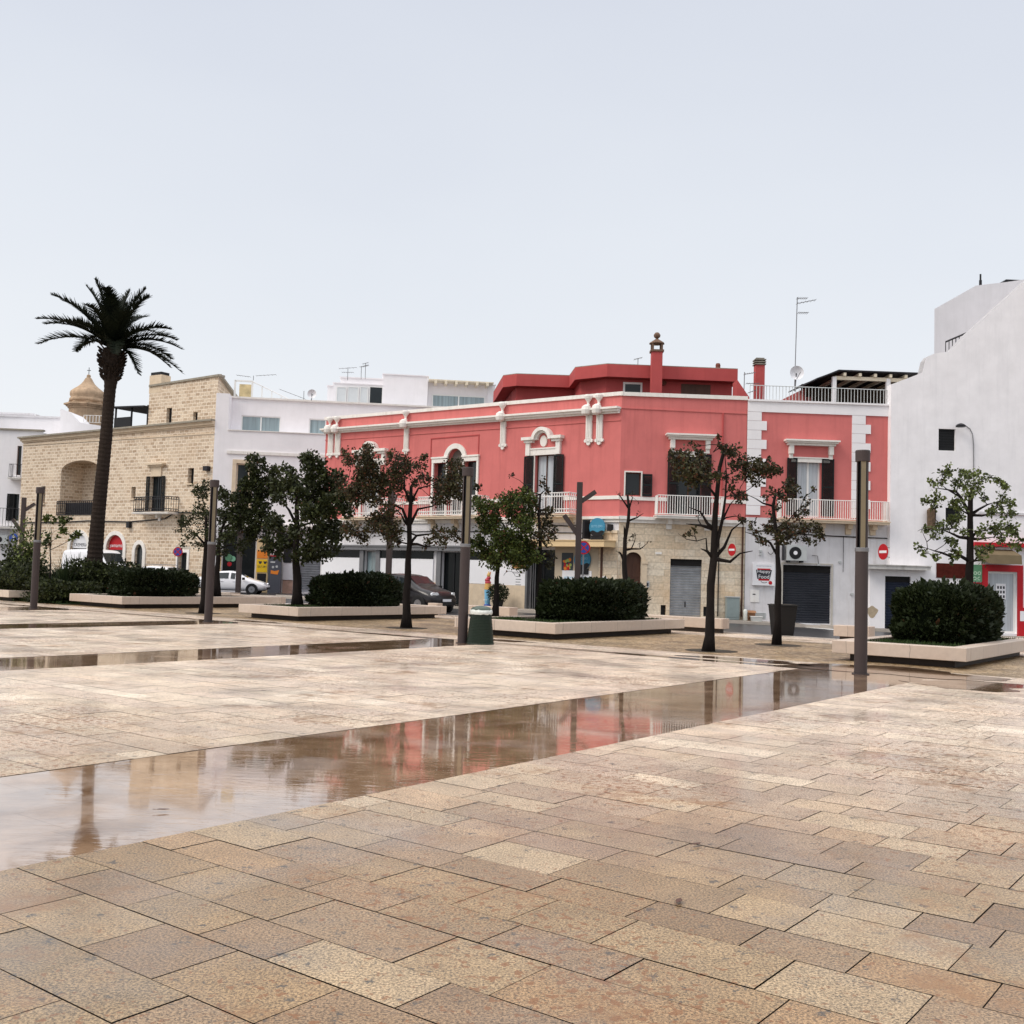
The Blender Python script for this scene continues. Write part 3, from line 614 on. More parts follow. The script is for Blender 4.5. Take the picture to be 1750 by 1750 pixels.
for px in (567,579,696,861,1007.5,1025.5):
    u=U(FL,px,740)[0]; t=top_fl(u); zc=9.22-.0141*u
    b=MB(); hw=.16 if px>600 else .2
    P=FL.W(u,.2,0)
    b.lathe(FL.W(u,.16,0),[(.03,t-.52),(.10,t-.46),(.05,t-.38),(.07,t-.30),(.17,t-.16),(.19,t-.06),(.16,t+.02)],10)
    b.lathe(FL.W(u,.30,0),[(.05,zc-.34),(.2,zc-.26),(.24,zc-.08),(.2,zc+.08),(.08,zc+.16)],10)
    zb=zc-1.42
    b.fbox(FL,u-hw,u+hw,0,.09,zb,zc-.3)
    for k in (-1,0,1): b.fbox(FL,u+k*hw*.55-.022,u+k*hw*.55+.022,.09,.115,zb+.08,zc-.34)
    for dx,dz,r in ((-hw,-.03,.08),(hw,-.03,.08),(0,-.14,.1),(0,-.0,.13)): b.disc(FL,u+dx,zb+dz,r,0,.1,12)
    b.build('pendant_ornament',M_trim,RB)
# balconied windows on left facade with arched hoods
def hooded(xl,xr,xa0,xa1,yc,x0,x1,F=FL):
    a0=U(F,xl,yc)[0]; a1=U(F,xr,yc)[0]; um=(a0+a1)/2; z0=7.98
    b=MB()
    hw=(a1-a0)/2; ra=.56
    b.fbox(F,a0,um-ra,0,.30,z0+.02,z0+.16); b.fbox(F,um+ra,a1,0,.30,z0+.02,z0+.16)
    b.fbox(F,a0+.1,um-ra,0,.2,z0-.1,z0+.02); b.fbox(F,um+ra,a1-.1,0,.2,z0-.1,z0+.02)
    b.ring(F,um,z0+.02,ra-.14,ra+.02,0,.3,0,180,18); b.ring(F,um,z0+.02,ra-.24,ra-.14,0,.18,0,180,18)
    for s in (-1,1):
        uc=um+s*(hw-.28); b.fbox(F,uc-.12,uc+.12,0,.14,7.28,z0-.1)
    b.fbox(F,um-hw+.4,um+hw-.4,0,.08,7.28,7.55); b.fbox(F,um-hw+.4,um+hw-.4,0,.11,7.55,7.62)
    b.build('arched_hood',M_trim,RB)
    b=MB(); b.disc(F,um,z0-.05,.2,0,.07,18,.26); b.build('medallion',M_trim,RB)
    return um
hooded(608,664,0,0,770,0,0); hooded(897,964.5,0,0,750,0,0)
for w_ in (w1,w3):
    b=MB(); b.fbox(FL,w_[0]-.14,w_[0],0,.05,4.5,7.28); b.fbox(FL,w_[1],w_[1]+.14,0,.05,4.5,7.28); b.build('door_surround',M_trim,RB)
    window(FL,w_[0],w_[1],4.5,w_[3],RB,o=-.22,cols=2,fm=M_brn if w_ is w3 else M_frw,gm=M_curt,name='balcony_door')
louvre(FL,U(FL,897,820)[0],U(FL,913,820)[0]-.02,4.55,7.25,RB,.06); louvre(FL,U(FL,947.5,820)[0],U(FL,964,820)[0],4.55,7.25,RB,.06)
# loggia
b=MB(); um=(la[0]+la[1])/2; r0=(la[1]-la[0])/2; zsp=7.87-r0
b.ring(FL,um,zsp,r0+.01,r0+.26,0,.09,0,180,20)
for s0,s1 in ((l1[0]-.12,la[0]-.0),(la[1]+.0,l2[1]+.12)): b.fbox(FL,s0,s1,0,.09,7.2,7.42); b.fbox(FL,s0-.03,s1+.03,0,.13,7.42,7.5)
for s0,s1 in ((l1[0]-.12,l1[0]),(l1[1],la[0]),(la[1],l2[0]),(l2[1],l2[1]+.12)): b.fbox(FL,s0,s1,0,.08,4.5,7.2)
b.build('loggia_surround',M_trim,RB)
b=MB()
pu0,pu1=U(FL,737,780)[0],U(FL,817,780)[0]
b.fbox(FL,pu0-.05,pu0,0,.03,5.3,8.45); b.fbox(FL,pu1,pu1+.05,0,.03,5.3,8.45); b.fbox(FL,pu0-.05,pu1+.05,0,.03,8.45,8.5); b.build('panel_moulding',M_dred,RB)
for h in (l1,la,l2):
    b=MB(); 
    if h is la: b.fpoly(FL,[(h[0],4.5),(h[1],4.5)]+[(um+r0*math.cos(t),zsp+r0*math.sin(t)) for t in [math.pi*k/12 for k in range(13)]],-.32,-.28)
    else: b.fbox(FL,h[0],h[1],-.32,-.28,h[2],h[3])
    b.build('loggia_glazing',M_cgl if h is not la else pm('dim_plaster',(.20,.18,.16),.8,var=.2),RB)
window(FL,la[0]+.1,la[1]-.1,4.5,6.9,RB,o=-.26,cols=2,gm=M_glass,name='loggia_door')
def balcony(F,u0,u1,zf,dep,parent,zt,mat,sp=.11,fancy=False,th=.14,br=None,smat=None,bot=None):
    s=MB(); s.fbox(F,u0,u1,0,dep,zf-th,zf); s.fbox(F,u0-.03,u1+.03,0,dep+.04,zf-.05,zf-.01)
    B=s.build('balcony_slab',smat or M_trim,parent)
    rail(F,u0+.04,u1-.04,zf+.05,zt,dep-.05,sp,mat,B,sides=dep-.07,fancy=fancy,rr=.016)
    if br:
        for u in br:
            q=MB(); q.fpoly(F,[(u-.12,zf-th-.45),(u+.12,zf-th-.45),(u+.12,zf-th),(u-.12,zf-th)],0,.12); q.fpoly(F,[(u-.1,zf-th-.22),(u+.1,zf-th-.22),(u+.1,zf-th),(u-.1,zf-th)],.12,.38); q.build('bracket',smat or M_trim,B)
    return B
x0=U(FL,712,865,.8)[0]; x1=U(FL,818,865,.8)[0]
balcony(FL,x0,x1,4.45,.8,RB,5.42,M_white,.14,True,br=[x0+.5,(x0+x1)/2,x1-.5],smat=M_beige)
x0=U(FL,583,865,.8)[0]; x1=U(FL,672,865,.8)[0]
balcony(FL,x0,x1,4.45,.8,RB,5.42,M_white,.14,True,br=[x0+.5,(x0+x1)/2,x1-.5],smat=M_beige)
x0=U(FL,895,865,.8)[0]; x1=U(FL,973,865,.8)[0]
balcony(FL,x0,x1,4.45,.8,RB,5.42,M_white,.14,True,br=[x0+.4,x1-.4],smat=M_beige)
# right facade openings
window(FS,*sw1[:2],5.3,6.32,RB,o=-.2,cols=1,fm=M_brn); b=MB(); b.fbox(FS,.18,.24,0,.04,5.26,6.38); b.fbox(FS,.24,.99,0,.04,6.32,6.38); b.fbox(FS,.93,.99,0,.04,5.26,6.32); b.build('window_frame',M_trim,RB)
louvre(FS,.99,1.42,5.28,6.26,RB,.05)
window(FS,sd1[0],sd1[1],4.5,7.24,RB,o=-.2,cols=2,fm=M_brn,gm=M_glass,name='balcony_door')
louvre(FS,2.10,2.6,4.55,7.22,RB,.05); louvre(FS,3.5,4.04,4.55,7.22,RB,.05)
def flathood(F,u0,u1,zt,parent):
    b=MB(); b.fbox(F,u0,u1,0,.42,zt-.07,zt); b.fbox(F,u0+.06,u1-.06,0,.34,zt-.14,zt-.07); b.fbox(F,u0+.14,u1-.14,0,.24,zt-.24,zt-.14)
    for s in (u0+.22,u1-.42): b.fbox(F,s,s+.2,0,.2,zt-.62,zt-.24); b.fbox(F,s+.02,s+.18,0,.12,zt-.82,zt-.62)
    b.fbox(F,u0+.35,u1-.35,0,.07,zt-.98,zt-.78); b.fbox(F,u0+.3,u1-.3,0,.1,zt-.80,zt-.75)
    return b.build('window_hood',M_trim,parent)
flathood(FS,1.97,4.18,8.08,RB)
B=balcony(FS,U(FS,1123,866,.75)[0],U(FS,1240,866,.75)[0],4.44,.75,RB,5.30,M_white,.105,br=[2.2,3.9])
b=MB()
b.tube([FS.W(4.53,.05,9.1),FS.W(4.53,.05,5.3)],.035,6); b.build('downpipe',M_dred,RB)
b=MB(); b.tube([FS.W(5.5,.05,4.2),FS.W(5.5,.05,.1)],.04,6); b.build('brown_downpipe',M_brn,RB)
b=MB(); b.tube([FS.W(4.45,.04,4.2),FS.W(4.45,.04,.1)],.025,6); b.build('conduit',M_black,RB)
# arched wooden door, roller shutter, vents, plaque, intercom
b=MB(); rr=.365; cz=2.93-rr
b.fpoly(FS,[(.30,-.1),(1.03,-.1)]+[(.665+rr*math.cos(t),cz+rr*math.sin(t)) for t in [math.pi*k/12 for k in range(13)]],-.26,-.2)
D=b.build('arched_door',M_brn,RB)
b=MB()
for s in (.36,.70):
    for z0,z1 in ((.15,.85),(.95,1.6),(1.7,2.3)): b.fbox(FS,s,s+.27,-.2,-.185,z0,z1)
b.build('door_panel',M_brn,D)
b=MB(); b.fbox(FS,.13,.30,0,.06,-.3,2.3); b.fbox(FS,1.03,1.28,0,.06,-.3,2.3); b.fbox(FS,.1,.3,0,.09,2.3,2.42); b.fbox(FS,1.03,1.31,0,.09,2.3,2.42); b.ring(FS,.665,2.42,.38,.56,0,.05,0,180,16); b.build('door_surround',M_beige,RB)
S=roller(FS,2.32,3.72,.02,2.56,RB,M_alu,-.12,.115,.3)
b=MB(); b.fbox(FS,3.0,3.04,-.1,-.07,.45,.7); b.build('shutter_lock',M_black,S)
for v in (v1,v2): MB().fbox(FS,v[0],v[1],-.25,-.2,v[2],v[3]).build('cellar_vent',M_black,RB)
b=MB(); b.fbox(FS,1.64,1.92,0,.02,2.74,2.84); b.build('street_plaque',M_trim,RB)
b=MB(); b.fbox(FS,1.23,1.40,0,.05,1.28,1.54); I=b.build('intercom',M_lgrey,RB); MB().fbox(FS,1.27,1.36,.05,.06,1.33,1.48).build('intercom_face',M_ink,I)
# shop front on the left facade
b=MB(); b.fbox(FL,-19.78,-8.75,.0,.30,2.74,3.0); b.fbox(FL,-19.6,-8.9,.3,.36,2.92,3.0); b.build('shopfront_canopy',M_grey,RB)
b=MB()
for x0,x1 in ((551,616),(645,662),(669,741),(801,902)):
    a=U(FL,x0,950)[0]; c=U(FL,x1,950)[0]; a=max(a,-19.7); b=MB(); b.fbox(FL,a,c,0,.05,2.33,2.72); b.build('dark_fascia_glass',M_dgl,RB)
b=MB()
for x0,x1 in ((551,616),(645,662),(669,741),(801,903)):
    a=U(FL,x0,975)[0]; c=U(FL,x1,975)[0]; a=max(a,-19.7); b=MB(); b.fbox(FL,a,c,.0,.06,1.17,2.31); b.build('white_shop_panel',M_paperw,RB)
for q0,q1 in ((-19.7,d1[0]-.15),(d1[1]+.15,d2[0]-.3),(d2[1]+.35,d3[0]-.06)): MB().fbox(FL,q0,q1,0,.09,-.3,1.15).build('stone_dado',M_beige,RB)
b=MB()
for d in (d1,d2):
    for q0,q1 in ((d[0]-.3,d[0]),(d[1],d[1]+.3)): MB().fbox(FL,q0,q1,0,.12,-.1,2.72).build('shop_door_frame',M_grey,RB)
window(FL,d1[0],d1[1],.05,2.68,RB,o=-.2,cols=1,rows=2,fm=M_grey,gm=M_tealg,name='glass_shop_door')
window(FL,d2[0],d2[1],.05,2.68,RB,o=-.2,cols=2,fm=M_black,gm=M_dgl,name='glass_shop_door')
window(FL,d3[0],d3[1],.05,2.85,RB,o=-.2,cols=2,fm=M_black,gm=M_dgl,name='glass_shop_door')
b=MB(); b.fbox(FL,d3[0]-.12,d3[0],0,.14,0,2.85)
for k in range(4): b.fbox(FL,d3[0]+.02+k*.12,d3[0]+.05+k*.12,.0,.05,.05,2.8)
b.build('folding_gate',M_grey,RB)
# board under awning with fruit poster
Fa=FL
b=MB(); b.fbox(Fa,-5.7,-.12,.0,.95,2.98,3.24); b.fbox(Fa,-5.74,-.08,.0,.99,3.24,3.28); b.build('flat_awning',M_tan,RB)
b=MB(); b.fbox(Fa,U(FL,1030,950)[0]-.05,U(FL,1030,950)[0]+.05,0,.1,.1,2.98); b.build('awning_downpipe',M_brn,RB)
b=MB(); b.fbox(Fa,d3[1]+.02,-1.02,.0,.05,-.2,2.98); b.build('beige_shop_wall',pm('beige_render',(.50,.42,.32),.8,var=.08,scale=2),RB)
b=MB(); b.fbox(Fa,-2.98,-1.35,.05,.075,1.2,1.92); P=b.build('white_counter_board',M_paperw,RB)
text('gelateria',Fa,-2.6,1.5,.18,P,M_lblue,.082,.55); text('artigianale',Fa,-1.75,1.5,.18,P,M_lblue,.082,.6)
b=MB(); b.fbox(Fa,-3.02,-2.4,.05,.08,1.93,2.72); P=b.build('fruit_poster',pm('poster_dark',(.05,.06,.07),.4,var=.1),RB)
rf=random.Random(3)
for mt,nm in ((M_redp,'red_fruit_print'),(pm('pale_green_print',(.35,.45,.12),.5),'green_fruit_print'),(M_orng,'orange_fruit_print')):
    b=MB()
    for k in range(7): b.disc(Fa,rf.uniform(-2.93,-2.5),rf.uniform(1.98,2.42),rf.uniform(.04,.09),.081,.084+rf.random()*.01,8)
    b.build(nm,mt,P)
b=MB(); b.fbox(Fa,-5.95,-5.05,.06,.075,1.95,2.3); b.build('small_picture_poster',pm('warm_print',(.45,.22,.08),.5,var=.6,scale=14),RB)
# menu board
a,c,z0,z1=RC(FL,857,903,974,1001); b=MB(); b.fbox(FL,a,c,.06,.075,z0+.02,z1-.02); P=b.build('menu_board',M_paperw,RB)
b=MB()
for k in range(5): b.fbox(FL,c-.7,c-.42+.05*(k%2),.076,.079,z1-.32-k*.13,z1-.295-k*.13)
b.ring(FL,a+.55,z1-.45,.38,.40,.076,.079,25,155,12); b.build('menu_lines',M_ink,P)
text('YOGURTERIA',FL,c-.55,z1-.16,.07,P,M_ink,.08,.75)
# blue round signs, one projecting above awning and one on the wall
def roundsign(F,u,z,r,o,lab,name='shop_sign'):
    T=thing(name,lab,'sign',F.W(u,0,z))
    b=MB(); b.disc(F,u,z,r,o,o+.06,28); b.fbox(F,u-.02,u+.02,0,o,z-.1,z+.1); b.build('disc',M_blue,T)
    pts=[(u+r*1.01*math.cos(t),z+r*1.01*math.sin(t)) for t in [R(205+130*k/14) for k in range(15)]]
    top=[(u+r*.9-.18*r*k,z-.42*r+.10*r*math.sin(k*1.0)) for k in range(11)]
    b=MB(); b.fpoly(F,pts+top,o+.055,o+.07); b.fbox(F,u-r*.75,u+r*.75,o,o+.07,z-r*1.45,z-r*.9); b.build('dark_wave_band',M_black,T)
    return T
us_=U(FL,1027,905,.25)
T=roundsign(FL,-.95,3.86,.42,.25,'round sky blue shop sign with black wavy base, above the tan awning')
MB().fbox(FL,-1.62,-1.5,0,.5,3.35,4.2).build('side_box',M_black,T); MB().fbox(FL,-.42,-.3,0,.3,3.7,4.0).build('projector',M_black,T)
text('SOTTO ZERO',FL,-.95,3.86,.10,T,M_lblue,.325,.6)
T=roundsign(FL,-1.85,2.42,.45,.07,'round sky blue shop sign on the beige wall under the tan awning')
text('SOTTO ZERO',FL,-1.85,2.42,.10,T,M_lblue,.145,.62)
b=MB(); b.disc(FL,-.66,1.55,.17,.065,.08,18); o=b.build('round_wall_plate',M_paperw,None,loc=FL.W(-.66,.06,1.55)); setp(o,'small round white plate with dark centre on the corner pilaster','plate')
MB().disc(FL,-.66,1.55,.06,.08,.085,10).build('plate_centre',M_dblue,o)
# black cable
b=MB(); c_=[(-4.4,3.6),(-4.2,3.95),(-3.4,3.97),(-2.6,3.93),(-2.3,3.98),(-2.25,3.7),(-2.05,3.4),(-1.9,3.36)]; b.tube([FL.W(u,.06,z) for u,z in c_],.03,5); b.tube([FL.W(u,.05,z) for u,z in ((-19,3.72),(-10,3.72),(-5,3.66),(-1,3.6))],.022,4); b.build('wall_cable',M_black,RB)
# ---- penthouse of red building
def PZ(px,py,z): return G(px,py,z)
zt=12.15; Dm=PZ(1038,622,zt)
def atD(px,ref=None,z=zt): 
    return ref
# plan derived from the roof outline
pB=PZ(973,642,zt); pC=PZ(983,628,zt); pD=PZ(1038,622,zt); pA=PZ(883,639,zt); p9=PZ(860,642,zt); pE=PZ(1261,631,zt); p8=p9+Vector((-.6,5.2,0))
rf_pts=[p8,p9,pA,pB,pC,pD,pE,pE+Vector((.2,6,0)),p8+Vector((6,6,0))]
b=MB(); b.prism([(p.x,p.y) for p in rf_pts],zt-.62,zt); b.build('penthouse_fascia',M_dred,RB)
b=MB(); b.prism([(p.x,p.y) for p in rf_pts],zt,zt+.035); o=b.build('penthouse_roof_edge',M_copg,RB)
cen=Vector((sum(p.x for p in rf_pts)/9,sum(p.y for p in rf_pts)/9,0))
def ins(p,d): 
    return p+Vector((0,d,0))
wl=[ins(p8,.2)+Vector((.55,0,0)),ins(p9,.6)+Vector((.55,0,0)),ins(pA,.6),ins(pB,.6)+Vector((.3,0,0)),ins(pC,.6)+Vector((.3,0,0)),ins(pD,.6),ins(pE,.6)+Vector((-.15,0,0)),pE+Vector((-.15,5.5,0)),p8+Vector((6,5.5,0))]
b=MB(); b.prism([(p.x,p.y) for p in wl],9.2,zt-.62); b.build('penthouse_wall',M_dred,RB)
FPh=Fac(ins(pD,.6),math.atan2((pE-pD).x,(pE-pD).y))
a,c,z0,z1=RC(FPh,1068,1094,657,672); z0=max(z0,10.0)
b=MB(); b.fbox(FPh,a-.1,c+.1,0,.04,z0-.1,z1+.1); w_=b.build('penthouse_window',M_frw,RB); MB().fbox(FPh,a,c,.03,.05,z0,z1).build('pane',M_glass,w_)
a,c,z0,z1=RC(FPh,1164,1214,657,676); b=MB(); b.fbox(FPh,a,c,.0,.03,9.9,z1); 
for k in range(12): b.fbox(FPh,a,c,.03,.045,9.95+k*.07,9.98+k*.07)
b.build('penthouse_shutter',M_brn,RB)
u,z=U(FPh,1134.6,655); b=MB(); b.disc(FPh,u,z,.12,0,.08,14); b.build('wall_vent',M_term,RB)
# lantern chimney
Dch=(pD+(pE-pD)*.4).y-.55
p=PD(1121,672,Dch); b=MB(); ztop=PD(1121,602,Dch).z; b.box(p.x-.26,p.x+.26,Dch-.2,Dch+.3,9.5,ztop); ch=b.build('chimney',M_dred,RB)
b=MB(); y=Dch+.05; b.box(p.x-.32,p.x+.32,y-.3,y+.3,ztop,ztop+.10)
for sx_ in (-1,1):
    for sy in (-1,1): b.box(p.x+sx_*.22-.05,p.x+sx_*.22+.05,y+sy*.2-.05,y+sy*.2+.05,ztop+.10,ztop+.42)
b.lathe((p.x,y,0),[(.38,ztop+.42),(.36,ztop+.47),(.2,ztop+.58),(.07,ztop+.66),(.07,ztop+.7),(.15,ztop+.76),(.17,ztop+.86),(.1,ztop+.97),(.02,ztop+1.0)],14); b.build('chimney_lantern',pm('weathered_clay',(.16,.10,.07),.85,var=.35,scale=7),ch)
Db=pD.y+2
p=PD(1227,628,Db); b=MB(); b.lathe((p.x,Db,0),[(.2,zt),(.16,zt+.12),(.14,zt+.15),(.22,zt+.22),(.16,zt+.3),(.12,zt+.42),(.13,zt+.5),(.1,zt+.6),(.02,zt+.62)],10); b.box(p.x-.25,p.x+.25,Db-.2,Db+.2,zt,zt+.06); b.build('small_chimney',M_term,RB)
# gable slope at right of the penthouse
b=MB(); q0=PD(1262,650,49.2); q1=PD(1279,680,49.2); b.hexa([(q0.x-.1,49,9.3),(q1.x,49,9.3),(q1.x,50,9.3),(q0.x-.1,50,9.3),(q0.x-.1,49,q0.z),(q1.x,49,q1.z),(q1.x,50,q1.z),(q0.x-.1,50,q0.z)]); b.build('stair_gable',M_dred,RB)
# ---- second building, red with white quoins
RB2=thing('house','narrow red house with white quoins, long balcony and roof pergola, beside the gabled house','building',FS.W(5.62,0,0))
F2b=FS.off(.02)
ua,ub=5.63,12.1
g1=(U(FS,1362,820)[0],U(FS,1402,820)[0],4.6,7.22,0)
b=MB(); wall(b,F2b,ua,ub,4.5,[(ua,9.3),(ub,9.3)],[g1],.28); b.build('upper_wall',M_red,RB2)
b=MB(); gar=(7.32,9.48,-.1,2.45,0); gar2=None
wall(b,F2b,ua,ub,-.7,[(ua,4.5),(ub,4.5)],[gar],.3); b.build('lower_wall',M_gwh,RB2)
b=MB(); b.prism([(p.x,p.y) for p in (FS.W(5.65,-.5,0),FS.W(12.6,-.5,0),FS.W(12.6,-10,0),FS.W(5.65,-10,0))],-.6,9.25); b.build('core',M_dark,RB2)
b=MB(); b.fbox(F2b,ua,ub,0,.05,9.21,9.68); b.fbox(F2b,ua,ub+.1,-.35,.12,9.68,9.76); b.build('parapet',M_wh,RB2)
for side in (0,1):
    b=MB(); z=4.6; k=0
    while z<9.2:
        z2=min(z+.42,9.2); wd=(k%2==1)
        if side==0: b.fbox(F2b,ua,U(FS,1309 if wd else 1300,780)[0],0,.045,z+.012,z2)
        else: b.fbox(F2b,U(FS,1455,780)[0],U(FS,1487 if wd else 1478,780)[0],0,.045,z+.012,z2)
        z=z2; k+=1
    b.build('quoins',M_wh,RB2)
flathood(F2b,U(FS,1339,750)[0],U(FS,1431,750)[0],8.0,RB2)
window(F2b,g1[0],g1[1],4.6,7.22,RB2,o=-.2,cols=2,fm=M_frw,gm=M_curt,fr=.07,name='balcony_door')
louvre(F2b,U(FS,1344,820)[0],g1[0]-.02,4.65,7.2,RB2,.05); louvre(F2b,g1[1]+.03,U(FS,1424,820)[0],4.65,7.2,RB2,.05)
balcony(F2b,U(FS,1334,880,.7)[0],11.82,4.46,.7,RB2,5.32,M_white,.10,br=[9.0,10.2,11.3],smat=M_beige)
roller(F2b,7.32,9.48,-.1,2.45,RB2,M_sgrey,-.15,.105,.32)
b=MB(); b.fbox(F2b,7.24,7.32,0,.03,-.2,2.5); b.fbox(F2b,9.48,9.56,0,.03,-.2,2.5); b.fbox(F2b,7.24,9.56,0,.03,2.5,2.55); b.build('garage_frame',pm('pale_frame',(.5,.47,.42),.6),RB2)
b=MB(); a,c,z0,z1=RC(FS,1282,1297,1008,1029); b.fbox(F2b,a,c,0,.03,z0,z1); m_=b.build('meter_door',M_white,RB2); MB().fbox(F2b,a+.1,a+.22,.03,.035,z1-.22,z1-.17).build('meter_slot',M_ink,m_)
a,c,z0,z1=RC(FS,1287,1308,1047,1057); b=MB(); b.fbox(F2b,a,c,0,.02,z0,z1)
for k in range(5): b.fbox(F2b,a+.03,c-.03,.02,.04,z0+.02+k*(z1-z0)/5,z0+.05+k*(z1-z0)/5)
b.build('vent_grille',M_lgrey,RB2)
b=MB(); b.tube([F2b.W(u,.06,z) for u,z in ((5.7,3.95),(7,3.85),(9.5,3.78),(12,3.75))],.025,4); b.tube([F2b.W(u,.05,z) for u,z in ((10.0,3.75),(10.0,2.2))],.012,4); b.tube([F2b.W(u,.05,z) for u,z in ((8.6,2.9),(8.85,2.88),(8.9,2.5))],.012,4)
b.tube([F2b.W(6.75+.13*math.cos(t),.05,3.05+.16*math.sin(t)) for t in [k*.5 for k in range(7,14)]],.012,4); b.build('wall_cable',M_black,RB2)
b=MB()
for u,z in ((6.3,2.98),(6.3,2.83),(8.9,2.45),(9.85,2.6),(10.4,1.2)): b.fbox(F2b,u-.06,u+.06,0,.07,z,z+.09)
b.build('junction_boxes',M_lgrey,RB2)
# lit box sign
a,c,z0,z1=RC(F2b,1286.5,1324,963.5,1000.5,.12)
T=thing('shop_sign','square white box sign reading Rosticceria Happy Food in red and black beside grey garage shutter','sign',F2b.W((a+c)/2,0,z0))
b=MB(); b.fbox(F2b,a,c,.0,.14,z0,z1); b.build('box',M_paperw,T); cx=(a+c)/2; w_=c-a; h_=z1-z0
text('ROSTICCERIA',F2b,cx,z1-.13*h_,.05*h_,T,pm('grey_ink',(.3,.34,.42),.6),.145,.68*w_)
b=MB(); b.fpoly(F2b,[(cx-.30*w_,z1-.22*h_),(cx+.30*w_,z1-.22*h_),(cx+.25*w_,z1-.78*h_),(cx-.24*w_,z1-.78*h_)],.141,.146); b.build('red_field',M_redp,T)
b=MB(); b.fpoly(F2b,[(cx-.36*w_,z1-.28*h_),(cx+.36*w_,z1-.28*h_),(cx+.27*w_,z1-.70*h_),(cx-.30*w_,z1-.70*h_)],.146,.150); b.build('black_field',M_ink,T)
text('Happy',F2b,cx,z1-.46*h_,.17*h_,T,M_paperw,.153,.60*w_); text('Food',F2b,cx,z1-.68*h_,.17*h_,T,M_paperw,.153,.48*w_)
b=MB(); b.disc(F2b,cx+.30*w_,z1-.87*h_,.085*w_,.141,.148,16); b.build('red_dot',M_redp,T)
b=MB(); b.ring(F2b,cx+.02*w_,z1-.62*h_,.24*w_,.26*w_,.141,.147,230,300,8); b.build('smile_stroke',M_ink,T)
# air conditioner
a,c,z0,z1=RC(F2b,1345,1379,932,958,.5)
T=thing('air_conditioner','large cream air conditioner unit with round fan above the grey garage shutter','air conditioner',F2b.W((a+c)/2,0,z0))
b=MB(); b.fbox(F2b,a,c,.12,.5,z0,z1); b.build('casing',M_lgrey,T); um=a+.42*(c-a)
b=MB(); b.disc(F2b,um,(z0+z1)/2,.27,.5,.515,24); g=b.build('fan_grille',M_black,T); MB().disc(F2b,um,(z0+z1)/2,.09,.515,.53,12).build('fan_hub',M_paperw,g)
b=MB(); b.fbox(F2b,a+.1,a+.16,0,.5,z0-.08,z0); b.fbox(F2b,c-.2,c-.14,0,.5,z0-.08,z0); b.build('bracket',M_iron,T)
b=MB(); b.fbox(F2b,a-.12,a-.08,.12,.4,z0,z1+.05); b.build('side_panel',M_iron,T)
# roof terrace
rail(F2b,5.75,12.1,9.78,10.42,-.1,.145,M_lgrey,RB2,'roof_railing',rr=.014)
Dt=51.0
p=PD(1297,680,Dt); ztop=PD(1297,625,Dt).z; b=MB(); b.box(p.x-.22,p.x+.22,Dt-.2,Dt+.25,9.3,ztop); ch=b.build('chimney',M_dred,RB2)
b=MB()
for k in range(3): b.box(p.x-.27,p.x+.27,Dt-.26,Dt+.31,ztop+.02+k*.11,ztop+.07+k*.11)
b.box(p.x-.14,p.x+.14,Dt-.13,Dt+.18,ztop,ztop+.3); b.box(p.x-.2,p.x+.2,Dt-.18,Dt+.22,ztop+.31,ztop+.36); b.build('chimney_cap',pm('cap_concrete',(.22,.2,.17),.9,var=.3),ch)
pr=thing('roof_pergola','pergola with dark sheet roof and white posts on the narrow red house roof','pergola',FS.W(10,-2,9.3))
Fp=FS.off(-1.2)
a=U(Fp,1429,634)[0]; c=U(Fp,1590,639)[0]; zt2=U(Fp,1429,634)[1]
b=MB(); b.hexa([Fp.W(a,.35,zt2-.06),Fp.W(c,.35,zt2-.06),Fp.W(c,-4,zt2-.10),Fp.W(a-.6,-4,zt2-.10),Fp.W(a,.35,zt2),Fp.W(c,.35,zt2),Fp.W(c,-4,zt2-.04),Fp.W(a-.6,-4,zt2-.04)]); 
a2=U(Fp,1392,648)[0]
b.hexa([Fp.W(a2,.3,zt2-.48),Fp.W(a,.35,zt2-.08),Fp.W(a,-4,zt2+.1),Fp.W(a2,-4,zt2-.36),Fp.W(a2,.3,zt2-.42),Fp.W(a,.35,zt2-.02),Fp.W(a,-4,zt2+.16),Fp.W(a2,-4,zt2-.3)])
b.build('roof_sheet',M_iron,pr)
b=MB(); b.fbox(Fp,a-.1,c,0,.14,zt2-.42,zt2-.26); 
for k in range(7): uu=a+.25+k*(c-a)/6.2; b.fbox(Fp,uu,uu+.12,-3.3,.3,zt2-.26,zt2-.12)
b.build('rafters',M_cream,pr)
for x in (1424,1516):
    uu=U(Fp,x,660)[0]; b=MB(); b.fbox(Fp,uu-.09,uu+.09,0,.18,9.3,zt2-.3); b.build('post',M_wh,pr)
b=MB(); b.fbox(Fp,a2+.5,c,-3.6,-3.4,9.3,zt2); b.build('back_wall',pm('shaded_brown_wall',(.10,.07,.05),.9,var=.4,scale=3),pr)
b=MB(); b.fbox(Fp,a2-.2,a-.15,-3.3,-3.1,9.3,zt2-.7); b.fpoly(Fp,[(U(Fp,1352,672)[0],9.3),(a2+.4,9.3),(a2+.4,zt2-.35),(U(Fp,1352,660)[0],zt2-1.15)],-2.9,-2.7); b.build('side_wall',M_red,pr)
# ---- right white gabled house
FW_=FS.off(.35)
WB=thing('gabled_house','tall whitewashed house with sloping stepped gable at the right edge','building',FW_.W(12.15,0,0))
prof=[(1523,657),(1576,637),(1581,616),(1586,609),(1597,604),(1620,601),(1630,594),(1652,571),(1750,482),(1830,425),(2050,425)]
tops=[U(FW_,x,y) for x,y in prof]; u0=tops[0][0]; u1=tops[-1][0]
